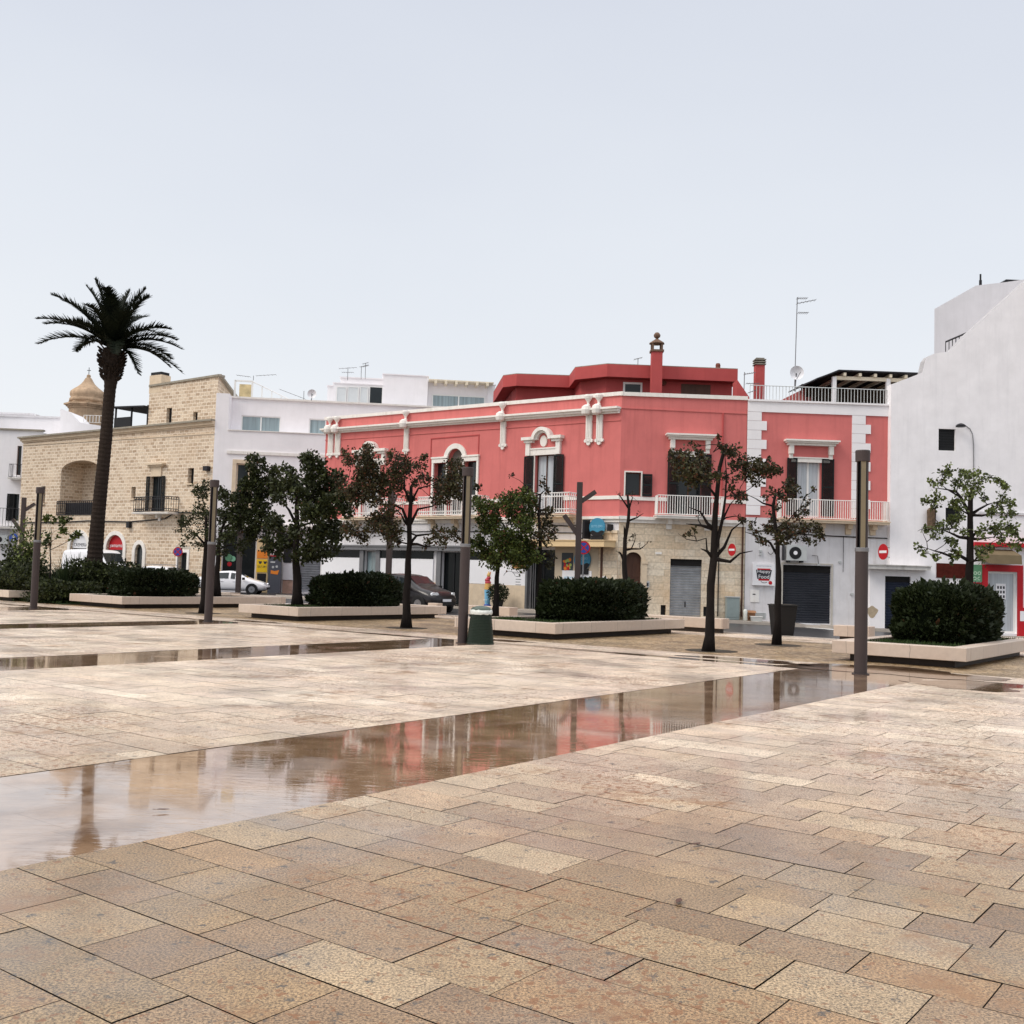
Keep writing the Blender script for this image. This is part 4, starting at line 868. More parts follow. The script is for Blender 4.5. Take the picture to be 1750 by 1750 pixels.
# enforce increasing u
for i in range(1,len(tops)):
    if tops[i][0]<=tops[i-1][0]: tops[i]=(tops[i-1][0]+.02,tops[i][1])
hw=RC(FW_,1604,1633,733,770); hw=(hw[0],hw[1],hw[2],hw[3],0)
hw2=RC(FW_,1616,1642,868,893); hw2=(hw2[0],hw2[1],hw2[2],hw2[3],0)
hd=RC(FW_,1508.6,1552,985,1070); hd=(hd[0],hd[1],-.35,hd[3],0)
hr=RC(FW_,1688,1738,977,1082); hr=(hr[0],hr[1],-.28,hr[3],0)
b=MB(); wall(b,FW_,u0,u1,-.8,tops,[hw,hw2,hr],.22)
b2=MB()
for (a,za),(c,zc) in zip(tops,tops[1:]): b2.quad(FW_.W(a,0,za),FW_.W(c,0,zc),FW_.W(c,-.5,zc),FW_.W(a,-.5,za))
b2.build('gable_cap',pm('weathered_lime_cap',(.42,.41,.42),.9,var=.25,scale=5),WB)
b.quad(FW_.W(u0,0,-.8),FW_.W(u0,0,tops[0][1]),FW_.W(u0,-.5,tops[0][1]),FW_.W(u0,-.5,-.8))
b.build('gable_wall',M_wh2,WB)
b=MB(); 
for (a,za),(c,zc) in zip(tops,tops[1:]):
    b.hexa([FW_.W(a,-.5,-.8),FW_.W(c,-.5,-.8),FW_.W(c+4.2,-9,-.8),FW_.W(a+4.2,-9,-.8),FW_.W(a,-.5,za-.4),FW_.W(c,-.5,zc-.4),FW_.W(c+4.2,-9,zc-1.2),FW_.W(a+4.2,-9,za-1.2)])
b.build('core',M_gwh,WB)
for h in (hw,hw2):
    w_=MB().fbox(FW_,h[0],h[1],-.2,-.12,h[2],h[3]).build('window',M_black,WB); q=MB()
    for k in range(8): zz=h[2]+(h[3]-h[2])*k/8; q.fbox(FW_,h[0]+.03,h[1]-.03,-.12,-.10,zz+.02,zz+.07)
    q.build('louvres',M_shut,w_)
roller(FW_.off(.25),hd[0],hd[1],-.35,hd[3],WB,M_navy,-.12,.12,.25)
a,c=U(FW_,1482,973,.7)[0],U(FW_,1590,976,.7)[0]; zc=U(FW_,1540,968,.7)[1]
FWl=FS.off(.05)
b=MB(); b.band(FW_,a,zc+.02,c,zc+.02,.16,.75,-.3); b.band(FW_,a-.03,zc+.06,c+.03,zc+.06,.04,.8,-.3); b.build('door_canopy',pm('weathered_white_canopy',(.62,.60,.57),.85,var=.15,scale=5,stain=.8,stainc=(.25,.23,.2)),WB)
b=MB(); pu0=U(FW_,1483,1000)[0]; pu1=U(FW_,1591,1000)[0]; FWp=FW_.off(.25); wall(b,FWp,pu0,pu1,-.8,[(pu0,zc-.12),(pu1,zc-.12)],[hd],.24)
b.quad(FWp.W(pu0,0,-.8),FWp.W(pu0,0,zc-.12),FWp.W(pu0,-.7,zc-.12),FWp.W(pu0,-.7,-.8)); b.quad(FWp.W(pu1,0,-.8),FWp.W(pu1,-.3,-.8),FWp.W(pu1,-.3,zc-.12),FWp.W(pu1,0,zc-.12)); b.build('porch_wall',M_wh2,WB)
b=MB(); pa=U(FW_,1482,1040)[0]; 
b.fpoly(FWp,[(pa+.12+.25*math.cos(t)*(1+.2*math.sin(3*t)),.5+.24*math.sin(t)*(1+.15*math.cos(4*t))) for t in [2*math.pi*k/18 for k in range(18)]],.0,.006); b.build('bare_render_patch',pm('bare_render',(.42,.34,.24),.9,var=.2,scale=9),WB)
# painted red shop surround
a0,_=U(FW_,1677,1000); a1=U(FW_,1748,1000)[0]; zt_=hr[3]
b=MB(); 
b.fbox(FW_,a0,hr[0],0,.03,-.7,zt_+.3); b.fbox(FW_,hr[0],hr[1],0,.03,zt_,zt_+.3); b.fbox(FW_,hr[1],a1,0,.03,-.7,zt_+.3); b.build('red_painted_surround',M_redp,WB)
b=MB(); b.fbox(FW_,U(FW_,1655,1005)[0],a0,0,.026,-.7,U(FW_,1665,995)[1]); b.build('red_painted_dado',M_redp,WB)
w_=window(FW_,hr[0],hr[1],-.28,hr[3],WB,o=-.18,fr=.09,cols=1,fm=M_frw,gm=M_curt,name='curtained_door')
um=(hr[0]+hr[1])/2; zm=1.55
b=MB(); b.fbox(FW_,um-.22,um+.22,-.15,-.13,zm-.35,zm+.35); P=b.build('door_poster',M_paperw,WB); b=MB()
for i in range(3):
    for j in range(3): b.fbox(FW_,um-.17+i*.13,um-.09+i*.13,-.13,-.125,zm-.28+j*.2,zm-.16+j*.2)
b.build('poster_prints',M_ink,P)
b=MB(); a,c,z0,z1=RC(FW_,1688,1743,944,964,.7); b.hexa([FW_.W(a,.9,z0),FW_.W(c,.9,z0),FW_.W(c,0,z0+.2),FW_.W(a,0,z0+.2),FW_.W(a,.85,z1-.12),FW_.W(c,.85,z1-.12),FW_.W(c,0,z1+.15),FW_.W(a,0,z1+.15)]); b.build('awning',pm('olive_brown_awning',(.17,.13,.075),.7,var=.1),WB)
b=MB(); a,c,z0,z1=RC(FW_,1666,1800,929,935,.3); b.fbox(FW_,a,c,0,.3,z0,z1+.02); b.build('red_lintel_strip',M_redp,WB)
b=MB(); a,c,z0,z1=RC(FW_,1672,1800,876,880,.05); b.fbox(FW_,a,c,0,.07,z0,z1); b.build('ledge',M_gwh,WB)
b=MB(); a,c,z0,z1=RC(FW_,1600,1650,963,988); b.fbox(FW_,a,c,0,.04,z0,z1); o=b.build('notice_board',pm('rusty_brown_board',(.075,.016,.012),.95,var=.35,scale=5,spec=.05),None,loc=FW_.W(a,0,z0)); setp(o,'blank rusty brown rectangular board on white wall left of tree trunk','board')
a,c,z0,z1=RC(FW_,1660,1677,965,994); b=MB(); b.fbox(FW_,a,c,0.03,.07,z0,z1); o=b.build('shop_sign',M_green,None,loc=FW_.W(a,0,z0)); setp(o,'green vertical poster with pale rings beside the red door surround','sign')
b=MB(); b.ring(FW_,(a+c)/2-.08,(z0+z1)/2,.05,.08,.07,.075,0,360,12); b.ring(FW_,(a+c)/2+.10,(z0+z1)/2,.05,.08,.07,.075,0,360,12); b.ring(FW_,(a+c)/2-.1,z0+.14,.05,.08,.07,.075,0,360,12); b.ring(FW_,(a+c)/2+.1,z0+.14,.05,.08,.07,.075,60,300,10); b.build('ring_marks',pm('pale_green_ink',(.5,.65,.5),.5),o)
a,c,z0,z1=RC(FW_,1741,1790,1045,1062,.12); b=MB(); b.fbox(FW_,a,c,0,.14,-.6,z1+.15); o=b.build('red_cabinet',M_redp,None,loc=FW_.W(a,0,-.3)); setp(o,'red cabinet with white front plate at the right edge','cabinet'); MB().fbox(FW_,a+.05,c,.14,.15,z0,z1).build('front_plate',M_paperw,o)
# wall lamp with conduit
u,z=U(FW_,1641,728,.3); T=thing('wall_lamp','dark hooded wall lamp on white gable beside the upper shuttered window','lamp',FW_.W(u,0,z))
b=MB(); b.lathe(FW_.W(u,.35,z),[(.2,-.05),(.22,0),(.15,.07),(.05,.11)],12); b.build('lamp_hood',M_iron,T)
b=MB(); P_=lambda x,y:FW_.W(*(lambda q:(q[0],.03,q[1]))(U(FW_,x,y,.03))); b.tube([FW_.W(u,.35,z+.1),P_(1650,727),P_(1658,733),P_(1662,742),P_(1664,760),P_(1664,800),P_(1664,850)],.018,5); b.build('conduit',M_grey,T)
u,z=U(FW_,1591,886,.15); b=MB(); b.lathe(FW_.W(u,.2,z),[(.06,-.5),(.18,-.45),(.2,.35),(.12,.45),(.03,.5)],10); o=b.build('hanging_lantern',pm('rusty_lantern',(.10,.065,.04),.6,var=.6,scale=9),None,loc=FW_.W(u,0,z)); setp(o,'rusty cylindrical lantern fixed on white wall left of the small dark window','lantern')
MB().fbox(FW_,u-.02,u+.02,0,.2,z+.3,z+.34).build('bracket',M_iron,o)
# upper block behind
FW3=FS.off(-3.2); uA=U(FW3,1597,560)[0]; tA=[U(FW3,1597,528),U(FW3,1668,488),U(FW3,1720,482),U(FW3,1800,470),U(FW3,2000,470)]
b=MB(); wall(b,FW3,tA[0][0],tA[-1][0],7,tA); b.quad(FW3.W(tA[0][0],0,7),FW3.W(tA[0][0],0,tA[0][1]),FW3.W(tA[0][0]+2.6,-5,tA[0][1]),FW3.W(tA[0][0]+2.6,-5,7))
for (a,za),(c,zc) in zip(tA,tA[1:]): b.quad(FW3.W(a,0,za),FW3.W(c,0,zc),FW3.W(c+2.6,-5,zc),FW3.W(a+2.6,-5,za))
b.build('rear_block',pm('grey_limewash',(.60,.59,.61),.85,var=.06,scale=1.2,stain=.4,stainc=(.45,.44,.45)),WB)
u,z=U(FW3,1679,484); b=MB(); b.tube([FW3.W(u,-.2,z-.3),FW3.W(u,-.2,z+.2)],.07,8); b.tube([FW3.W(u,-.2,z+.2),FW3.W(u,-.2,z+.5)],.045,8); b.build('flue_pipe',M_black,WB)
a,za=U(FW3,1716,481); b=MB(); b.hexa([FW3.W(a,-.3,za-.05),FW3.W(a+4,-.3,za),FW3.W(a+4,-2,za),FW3.W(a,-2,za-.05),FW3.W(a+.25,-.3,za+.2),FW3.W(a+4,-.3,za+.2),FW3.W(a+4,-2,za+.2),FW3.W(a+.25,-2,za+.2)]); b.build('skylight',M_black,WB)
FW4=FS.off(-1.2); a,za=U(FW4,1616,605); c=U(FW4,1655,600)[0]; b=MB()
zz=U(FW4,1630,583)[1]
for k in range(9): b.tube([FW4.W(a+k*.16,0,za-.8),FW4.W(a+k*.16,0,zz-.05+.07*k)],.02,4)
b.tube([FW4.W(a,0,zz-.05),FW4.W(a+1.4,0,zz+.6)],.04,4); b.build('stair_railing',M_black,WB)
# ---- white modern building at the back left
PW=G(495,1013.5,0); F2=Fac(PW,R(83)); F2r=F2.off(-1.3)
MW=thing('white_building','white flat roofed modern building with blue tinted windows and roof penthouses','building',F2.W(-6,0,0))
uL=U(F2,364,800)[0]; uF=U(F2,391,700)[0]
zF=U(F2,380,672)[1]; zP=U(F2,470,739)[1]; zT0=U(F2r,400,680)[1]
uR=U(F2r,850,700)[0]
g0=RC(F2r,412,479,711,740,0); g0=(*g0,0); g1_=RC(F2r,528,557,716,744); g1_=(*g1_,0)
b=MB(); wall(b,F2r,uF-.2,uR,zP-1.5,[(uF-.2,zT0),(uR,zT0)],[g0,g1_],.2)
lo=RC(F2,403,425,792,850); lo=(lo[0],lo[1],5.2,lo[3],0)
sh=RC(F2,379,435,940,1012); sh=(sh[0],sh[1],.1,4.0,0); sh2=RC(F2,512,553,943,1012); sh2=(sh2[0],sh2[1],.1,sh2[3],.9)
wall(b,F2,uL,uF,4.4,[(uL,zF),(uF,zF)]); wall(b,F2,uF,uR-6,4.4,[(uF,zP),(uR-6,zP)],[lo],.25)
b.quad(F2.W(uF,0,zP),F2.W(uF,0,zF),F2.W(uF,-1.3,zF),F2.W(uF,-1.3,zP)); b.quad(F2.W(uL,0,zF),F2.W(uF,0,zF),F2.W(uF,-6,zF),F2.W(uL,-6,zF)); b.quad(F2.W(uF,0,zP),F2.W(uR-6,0,zP),F2.W(uR-6,-1.3,zP-.02),F2.W(uF,-1.3,zP-.02))
b.build('wall',M_wh,MW)
b=MB(); wall(b,F2,uL,uR-6,-.3,[(uL,4.4),(uR-6,4.4)],[sh,sh2],.3); b.build('ground_floor_wall',M_gwh,MW)
b=MB(); b.prism([(p.x,p.y) for p in (F2.W(uL+.1,-1.8,0),F2.W(uR,-1.8,0),F2.W(uR,-12,0),F2.W(uL+.1,-12,0))],-.3,zT0-.2); b.build('core',M_gwh,MW)
b=MB(); b.fbox(F2r,uF-.2,uR,-.3,.12,zT0-.02,zT0+.1); b.fbox(F2,uF,uR-6,-.3,.06,zP,zP+.06); zz=U(F2,470,776)[1]; b.fbox(F2,uF,uR-6,0,.08,zz-.1,zz+.1); b.fbox(F2,uF,uR-6,0,.5,4.3,4.5); b.build('coping_bands',M_trim,MW)
window(F2r,g0[0],g0[1],g0[2],g0[3],MW,o=-.15,cols=2,gm=M_tealg,fr=.07); window(F2r,g1_[0],g1_[1],g1_[2],g1_[3],MW,o=-.15,cols=1,gm=M_tealg,fr=.07)
window(F2,lo[0],lo[1],lo[2],lo[3],MW,o=-.2,cols=1,fm=M_beige,gm=M_glass,fr=.09); b=MB(); b.fbox(F2,lo[0]-.25,lo[0],0,.06,lo[2],lo[3]+.25); b.fbox(F2,lo[1],lo[1]+.25,0,.06,lo[2],lo[3]+.25); b.fbox(F2,lo[0],lo[1],0,.06,lo[3],lo[3]+.25); b.build('window_surround',M_beige,MW)
b=MB(); b.fbox(F2,sh[0],sh[1],-.3,-.28,.1,4.0); s_=b.build('dark_shop_opening',M_dgl,MW)
for mt,x,y,r in ((M_green,391,953,.25),(pm('mint_print',(.2,.45,.3),.5),398,955,.18),(M_redp,392,964,.15)):
    u,z=U(F2,x,y,-.25); MB().disc(F2,u,z,r,-.28,-.25,10).build('window_sticker',mt,s_)
roller(F2,sh2[0],sh2[1],.1,sh2[3]+.05,MW,M_alu,-.2,.16)
a,c,z0,z1=RC(F2,373,378,952,975); b=MB(); b.fbox(F2,a,c,.02,.06,z0-.2,z1+.3); P=b.build('vertical_banner',M_tan,MW)
for k,ch_ in enumerate('BAR'): text(ch_,F2,(a+c)/2,z1-.25-k*.5,.22,P,M_ink,.07,.14)
a,c,z0,z1=RC(F2,485,499,930,961); MB().fbox(F2,a,c,.02,.2,z0,z1+.6).build('dark_blind',M_black,MW)
a,c,z0,z1=RC(F2,484,501,962,991); MB().fbox(F2,a,c,.0,.15,z0,z1).build('white_cabinet_panel',M_paperw,MW)
MB().fbox(F2,a,c,.0,.1,-.1,z0).build('pink_stained_dado',pm('pink_stone',(.5,.33,.26),.8,var=.3,scale=3),MW)
# yellow boards and machine
a,c,z0,z1=RC(F2,439,457,947,978,.2)
T=thing('vending_kiosk','yellow and orange panel machine beside tall grey kiosk','kiosk',F2.W((a+c)/2,.2,0)); 
b=MB(); b.fbox(F2,a-.05,c+.05,.0,.25,0,z1+1.0); b.build('cabinet',M_tan,T)
b=MB(); b.fbox(F2,a,c,.25,.28,z0,z1-.35); Y=b.build('yellow_panel',M_yel,T)
b=MB()
for k in (0,1): b.fpoly(F2,[(a+.1+k*.32,z0+.72),(a+.34+k*.32,z0+.72),(a+.27+k*.32,z0+.55),(a+.17+k*.32,z0+.55)],.281,.285)
b.build('basket_marks',M_ink,Y)
text('SELF 24H',F2,(a+c)/2,z0+.3,.14,Y,M_ink,.29,.55)
b=MB(); b.fbox(F2,a,c,.25,.28,z1-.28,z1+.25); b.build('orange_panel',M_orng,T)
b=MB(); b.fbox(F2,a+.05,c-.05,.25,.27,.1,z0-.08); b.build('dark_niche',M_black,T)
a,c,z0,z1=RC(F2,459,480,949,1013,.8)
T=thing('kiosk','tall slate grey kiosk with red top and orange mark','kiosk',F2.W((a+c)/2,.6,0))
b=MB(); b.fbox(F2,a,c,.3,.9,.0,z1-.08); b.build('cabinet',pm('slate_cabinet',(.075,.08,.10),.45,var=.05),T)
b=MB(); b.fbox(F2,a-.02,c+.02,.28,.92,z1-.08,z1); b.build('red_cap',M_redp,T)
um=(a+c)/2; b=MB(); b.fpoly(F2,[(um-.25,1.25),(um+.2,1.2),(um+.28,1.5),(um+.0,1.42),(um-.25,1.48)],.9,.91); b.build('orange_mark',M_orng,T)
b=MB(); b.disc(F2,um-.12,1.68,.08,.9,.91,10); b.disc(F2,um+.12,1.72,.08,.9,.91,10); b.fbox(F2,a+.1,um,.9,.91,z1-.5,z1-.4); b.build('pale_marks',M_lgrey,T)
# penthouses and roof kit on white building
def pbox(F,x0,x1,yt,name,mat,par,dep=4,zb=None):
    a=U(F,x0,yt)[0]; c=U(F,x1,yt)[0]; zt=U(F,(x0+x1)/2,yt)[1]; b=MB(); b.fbox(F,a,c,-dep,0,zb if zb is not None else zT0-.3,zt); b.fbox(F,a-.06,c+.06,-dep,.06,zt,zt+.07); b.build(name,mat,par); return a,c,zt
Fp1=F2.off(-4)
pbox(Fp1,655,732,642,'penthouse',M_wh,MW); pbox(Fp1.off(-.6),582,656,647,'penthouse_roof_box',M_wh,MW); 
a,c,zt_=pbox(Fp1.off(-.3),570,655,657,'penthouse_band',M_wh,MW); pbox(Fp1.off(-.4),560,572,660,'penthouse_end',M_wh,MW)
Fq=Fp1.off(-.28)
for x0,x1,mt in ((575,592,M_lgrey),(594,613,M_lgrey),(615,629,M_lgrey),(631,654,M_glass)):
    a,c,z0,z1=RC(Fq,x0,x1,661,688); window(Fq,a,c,zT0,z1,MW,o=.02,cols=1,gm=pm('frosted_glass',(.62,.65,.66),.3,var=.05) if mt is M_lgrey else M_glass,fr=.05,name='terrace_glazing')
# pergola penthouse
Fp2=Fp1.off(-.5); a,c,z0,z1=RC(Fp2,738,829,676,694); zt_=U(Fp2,780,656)[1]
b=MB(); b.fbox(Fp2,a-.3,c+.3,-4,0,zT0-.3,zt_); b.build('terrace_room',M_wh,MW); window(Fp2,a,c,zT0,z1,MW,o=.02,cols=2,gm=M_tealg,fr=.08)
b=MB(); b.fbox(Fp2,a-.3,c+.5,-3,1.0,zt_,zt_+.08); 
for k in range(6): uu=a+.1+k*(c-a)/5.2; b.fbox(Fp2,uu,uu+.18,0,1.1,zt_-.22,zt_)
b.build('eaves_rafters',M_cream,MW)
pbox(Fp1.off(-.4),834,846,658,'penthouse_side',M_wh,MW)
a,c,z0,z1=RC(Fp2,848,856,676,694); MB().fbox(Fp2,a,c,-.5,.3,zT0-.5,z1).build('black_gutter_box',M_black,MW)
# glazed lift box
Fg=F2.off(-2.5); a,c,z0,z1=RC(Fg,401.5,431,650,680); 
b=MB()
for uu in (a,c): b.fbox(Fg,uu-.06,uu+.06,-.06,.06,zT0-.2,z1)
b.fbox(Fg,a,c,-.06,.06,z1-.1,z1); 
for k in range(1,5): b.fbox(Fg,c+.55*k-.05,c+.55*k+.03,-1.2*k,-1.2*k+.1,zT0-.2,z1-.12*k)
b.tube([Fg.W(c,0,z1-.05),Fg.W(c+2.3,-4.8,z1-.5)],.05,4); b.build('roof_access_frame',M_frw,MW)
b=MB(); b.fbox(Fg,a+.2,c-.15,-.8,-.7,zT0-.2,z1-.15); b.build('rusty_panel',pm('rust_streaked_panel',(.62,.5,.28),.7,var=.4,scale=2),MW)
# aerials
def aerial(px,yb,yt,D,lab,arms,group='roof aerials',r=.02):
    p=PD(px,yb,D); q=PD(px+.03*(yb-yt),yt,D); T=thing('tv_aerial',lab,'aerial',p,group)
    b=MB(); b.tube([(p.x,D,p.z),(q.x,D,q.z)],r,5); b.build('mast',M_grey,T)
    b=MB()
    for (dz,l0,l1,tilt) in arms:
        zc=q.z-dz; b.tube([(q.x+l0,D,zc),(q.x+l1,D-.1,zc+tilt)],r*.7,4)
        n=5
        for k in range(n+1):
            x=q.x+l0+(l1-l0)*k/n; b.tube([(x,D-.22,zc+tilt*k/n),(x,D+.22,zc+tilt*k/n)],r*.5,3)
    b.build('antenna_head',M_grey,T); return T
aerial(1358,660,508,49.5,'very tall thin mast aerial rising above the terrace of the narrow red house',[(.05,0,.45,0),(.3,0,.85,.18),(.75,.05,.5,0)],r=.022)
aerial(1271,682,636,50.5,'short two headed aerial between red gable and red chimney on the terrace',[(.1,0,.5,.08),(.55,.1,.7,.0),(1.0,.2,.6,.15)])
aerial(1090,625,613,55,'tiny aerial on the red penthouse roof left of the lantern chimney',[(.05,-.2,.2,.1)])
aerial(594,650,628,73,'aerial at left of three on the white penthouse roof',[(.1,-.6,.6,.1),(.35,-.4,.4,.0)])
aerial(617,648,626,73,'middle aerial of three on the white penthouse roof, bent head',[(.05,-.1,.5,.15)])
aerial(624,648,621,73,'tallest right aerial of three on the white penthouse roof',[(.05,-.2,.2,.1),(.25,-.2,.2,.1)])
aerial(433,650,642,70,'low spread aerial beside glazed frame on white roof',[(0,-1.1,-.2,-.1),(0,.2,1.5,.1)])
aerial(519,683,668,70,'bent aerial lying beside small dish on white roof',[(-.05,-1.6,.1,-.6)])
def dish(px,py,D,r,lab,yb):
    p=PD(px,py,D); T=thing('satellite_dish',lab,'dish',(p.x,D,p.z)); b=MB(); n=20; rings=[]
    for k,(rr_,dy) in enumerate(((r,0),(r*.8,.05),(r*.45,.1),(.02,.12))):
        rings.append(b.pt(*[(p.x+rr_*math.cos(2*math.pi*j/n),D+dy*r/.3,p.z+rr_*math.sin(2*math.pi*j/n)) for j in range(n)]))
    for k in range(3):
        for j in range(n): b.f.append((rings[k]+j,rings[k+1]+j,rings[k+1]+(j+1)%n,rings[k]+(j+1)%n))
    b.build('reflector',M_paperw,T,smooth=True)
    b=MB(); b.tube([(p.x,D+.1,p.z),(p.x-.05,D+.15,PD(px,yb,D).z)],.03,5); b.tube([(p.x,D+.05,p.z-r*.9),(p.x+.05,D-.45,p.z-.05)],.015,4); b.build('mount',M_grey,T)
dish(1362,637,49,.33,'round white satellite dish at foot of the tall mast aerial',668)
dish(533,673,70,.3,'small white satellite dish on the white roof, seen edge on',684)
# ---- tufa stone building
PT=F2.W(uL,.0,0); FT=Fac(PT,R(-57.5)+math.pi)
TB=thing('stone_building','old building of beige tufa blocks with big arched loggia niche and small dark windows','building',PT)
uLf=U(FT,34,860)[0]; zC=U(FT,366,722)[1]; zC2=U(FT,38,752)[1]
print('stone',uLf,zC,zC2)
def ct(u): return zC+(zC2-zC)*(u/uLf)
ar=RC(FT,103,168,788,880); arc=(ar[0],ar[1],U(FT,130,880)[1],U(FT,135,787)[1],.75)
hs=[arc]
for x0,x1,y0,y1 in ((70,77,831,860),(224.5,231.5,832,852),(321,331,800,826),(303,315,879,902)):
    q=RC(FT,x0,x1,y0,y1); hs.append((*q,0))
dr=RC(FT,256,276,814,874); dr=(dr[0],dr[1],dr[2],dr[3],0); hs.append(dr)
g=[]
for x0,x1,y0 in ((119,148,912),(181,210,914),(230,243.5,930)):
    q=RC(FT,x0,x1,y0,1012); g.append((q[0],q[1],.05,q[3],.9 if x0<200 else .55))
q=RC(FT,304,319,944,1012); g.append((q[0],q[1],.05,q[3],0)); hs+=g
b=MB(); wall(b,FT,uLf,0,-.3,[(uLf,ct(uLf)),(0,ct(0))],hs[1:],.35)
# the deep niche is made as a separate strip set
b2=MB(); wall(b2,FT,uLf,0,-.3,[(uLf,ct(uLf)),(0,ct(0))],hs,.35)
b2.build('masonry_wall',M_stone,TB)
# niche interior
b=MB(); a,c=arc[0],arc[1]; b.fbox(FT,a-.3,c+.3,-2.4,-1.9,arc[2]-.3,arc[3]+.4); b.fbox(FT,a-.3,a-.001,-1.9,-.36,arc[2]-.3,arc[3]+.3); b.fbox(FT,c+.001,c+.3,-1.9,-.36,arc[2]-.3,arc[3]+.3); b.fbox(FT,a,c,-1.9,-.36,arc[2]-.3,arc[2]-.001); b.fbox(FT,a-.3,c+.3,-1.9,-.36,arc[3]+.001,arc[3]+.3); b.build('niche_lining',M_stone,TB)
a,c=U(FT,98,868)[0],U(FT,160,868)[0]; z0,z1=U(FT,130,880)[1],U(FT,130,856)[1]
rail(FT,a,c,z0,z1,.05,.22,M_iron,TB,'niche_railing',rr=.03,fancy=True)
b=MB(); b.fbox(FT,a+.3,c,-.5,-.45,z0,z1-.1); b.build('dark_parapet_screen',M_iron,TB)
b=MB(); b.fbox(FT,uLf,0,0,.0,0,0) if False else None
b.band(FT,uLf-.25,ct(uLf)+.2,.0,ct(0)+.2,.12,.38,-.5); b.build('cornice_top',M_copg,TB); b=MB(); b.band(FT,uLf-.2,ct(uLf)+.08,.0,ct(0)+.08,.06,.28,0); b.band(FT,uLf-.12,ct(uLf)+.02,0,ct(0)+.02,.16,.2,0); b.band(FT,uLf-.05,ct(uLf)-.14,0,ct(0)-.14,.1,.1,0); b.build('cornice',M_copg if False else M_beige,TB)
zz=U(FT,194,750)[1]; z2=U(FT,365,740)[1]; b=MB(); b.band(FT,uLf,zz+(zz-z2)*.3,0,z2,.07,.05,0); b.build('string_course',M_beige,TB)
b=MB(); b.prism([(p.x,p.y) for p in (FT.W(uLf+.1,-2.5,0),FT.W(-.1,-2.5,0),FT.W(-.1,-12,0),FT.W(uLf+.1,-12,0))],-.3,ct(0)-.3); b.build('core',M_dark,TB)
b=MB(); b.quad(FT.W(uLf,0,-.3),FT.W(uLf,-6,-.3),FT.W(uLf,-6,ct(uLf)),FT.W(uLf,0,ct(uLf))); b.build('side_wall',M_stone,TB)
for h in hs[1:5]:
    w_=MB().fbox(FT,h[0],h[1],-.34,-.3,h[2],h[3]).build('window',M_black,TB); MB().fbox(FT,h[0]-.08,h[1]+.08,0,.1,h[2]-.1,h[2]).build('sill',M_beige,w_)
w_=window(FT,dr[0],dr[1],dr[2],dr[3],TB,o=-.3,cols=2,fm=M_black,name='balcony_door')
louvre(FT,U(FT,250.5,845)[0],dr[0],dr[2]+.05,dr[3],TB,.05); louvre(FT,dr[1],U(FT,282,845)[0],dr[2]+.05,dr[3],TB,.05)
a,c,z0,z1=RC(FT,254,284,792,800); b=MB(); b.fbox(FT,a,c,0,.35,z1-.12,z1); b.fbox(FT,a+.15,c-.15,0,.22,z1-.24,z1-.12); b.fbox(FT,a+.4,c-.4,0,.1,z1-.9,z1-.24); b.build('window_hood',M_beige,TB)
a=U(FT,226,876,.9)[0]; c=U(FT,287,878,.9)[0]; zf=U(FT,255,875,.9)[1]
balcony(FT,a,c,zf,.9,TB,zf+1.05,M_iron,.2,True,smat=M_trim,th=.12,br=[(a+c)/2])
for k,h in enumerate(g[:3]):
    b=MB(); um=(h[0]+h[1])/2; r0=(h[1]-h[0])/2; zsp=h[3]-h[4]
    for s in (0,1):
        uu=h[0]-.28 if s==0 else h[1]; b.fbox(FT,uu,uu+.28,0,.08,-.1,zsp)
    n=16
    for j in range(n):
        t0=math.pi*j/n; t1=math.pi*(j+1)/n
        f=lambda r,rz,t:(um+r*math.cos(t),zsp+rz*math.sin(t))
        b.fpoly(FT,[f(r0,h[4],t0),f(r0+.28,h[4]+.28,t0),f(r0+.28,h[4]+.28,t1),f(r0,h[4],t1)],0,.08)
    b.build('arch_surround',M_trim,TB)
    b=MB(); zb=zsp-.15 if k<2 else h[2]
    pts=[(h[0],zb),(h[1],zb)]+[(um+r0*math.cos(t),zsp+h[4]*math.sin(t)) for t in [math.pi*j/14 for j in range(15)]]
    b.fpoly(FT,pts,-.2,-.15); P=b.build(['white_fanlight_sign','red_fanlight_sign','arched_dark_door'][k],[M_paperw,M_redp,M_cgl][k],TB)
    if k<2: MB().fbox(FT,h[0],h[1],-.33,-.28,h[2],zb).build('shop_door',M_cgl,TB)
    if k==1: text('yamamay',FT,um,zsp-.05,.26,P,M_paperw,-.14,(h[1]-h[0])*.86)
    if k==0: text('CREMERIA',FT,um,zsp-.02,.24,P,M_ink,-.14,(h[1]-h[0])*.8)
h=g[3]; w_=window(FT,h[0],h[1],h[2],h[3],TB,o=-.3,cols=1,fm=M_grey,name='grey_door'); b=MB(); b.fbox(FT,h[0]-.2,h[0],0,.06,-.1,h[3]+.2); b.fbox(FT,h[1],h[1]+.2,0,.06,-.1,h[3]+.2); b.fbox(FT,h[0],h[1],0,.06,h[3],h[3]+.2); b.build('door_surround',M_trim,TB)
a,c=U(FT,301,935)[0],U(FT,326,935)[0]; zz=U(FT,312,938)[1]; text('farmacia',FT,(a+c)/2,zz,.26,TB,M_lgrey,.03,c-a)
b=MB(); z0=U(FT,60,891)[1]; z1=U(FT,280,888)[1]; b.tube([FT.W(U(FT,x,890)[0],.06,U(FT,x,y)[1]) for x,y in ((38,893),(100,893),(150,890),(220,892),(282,887),(300,876),(362,877))],.045,5); b.build('wall_cable',M_iron,TB)
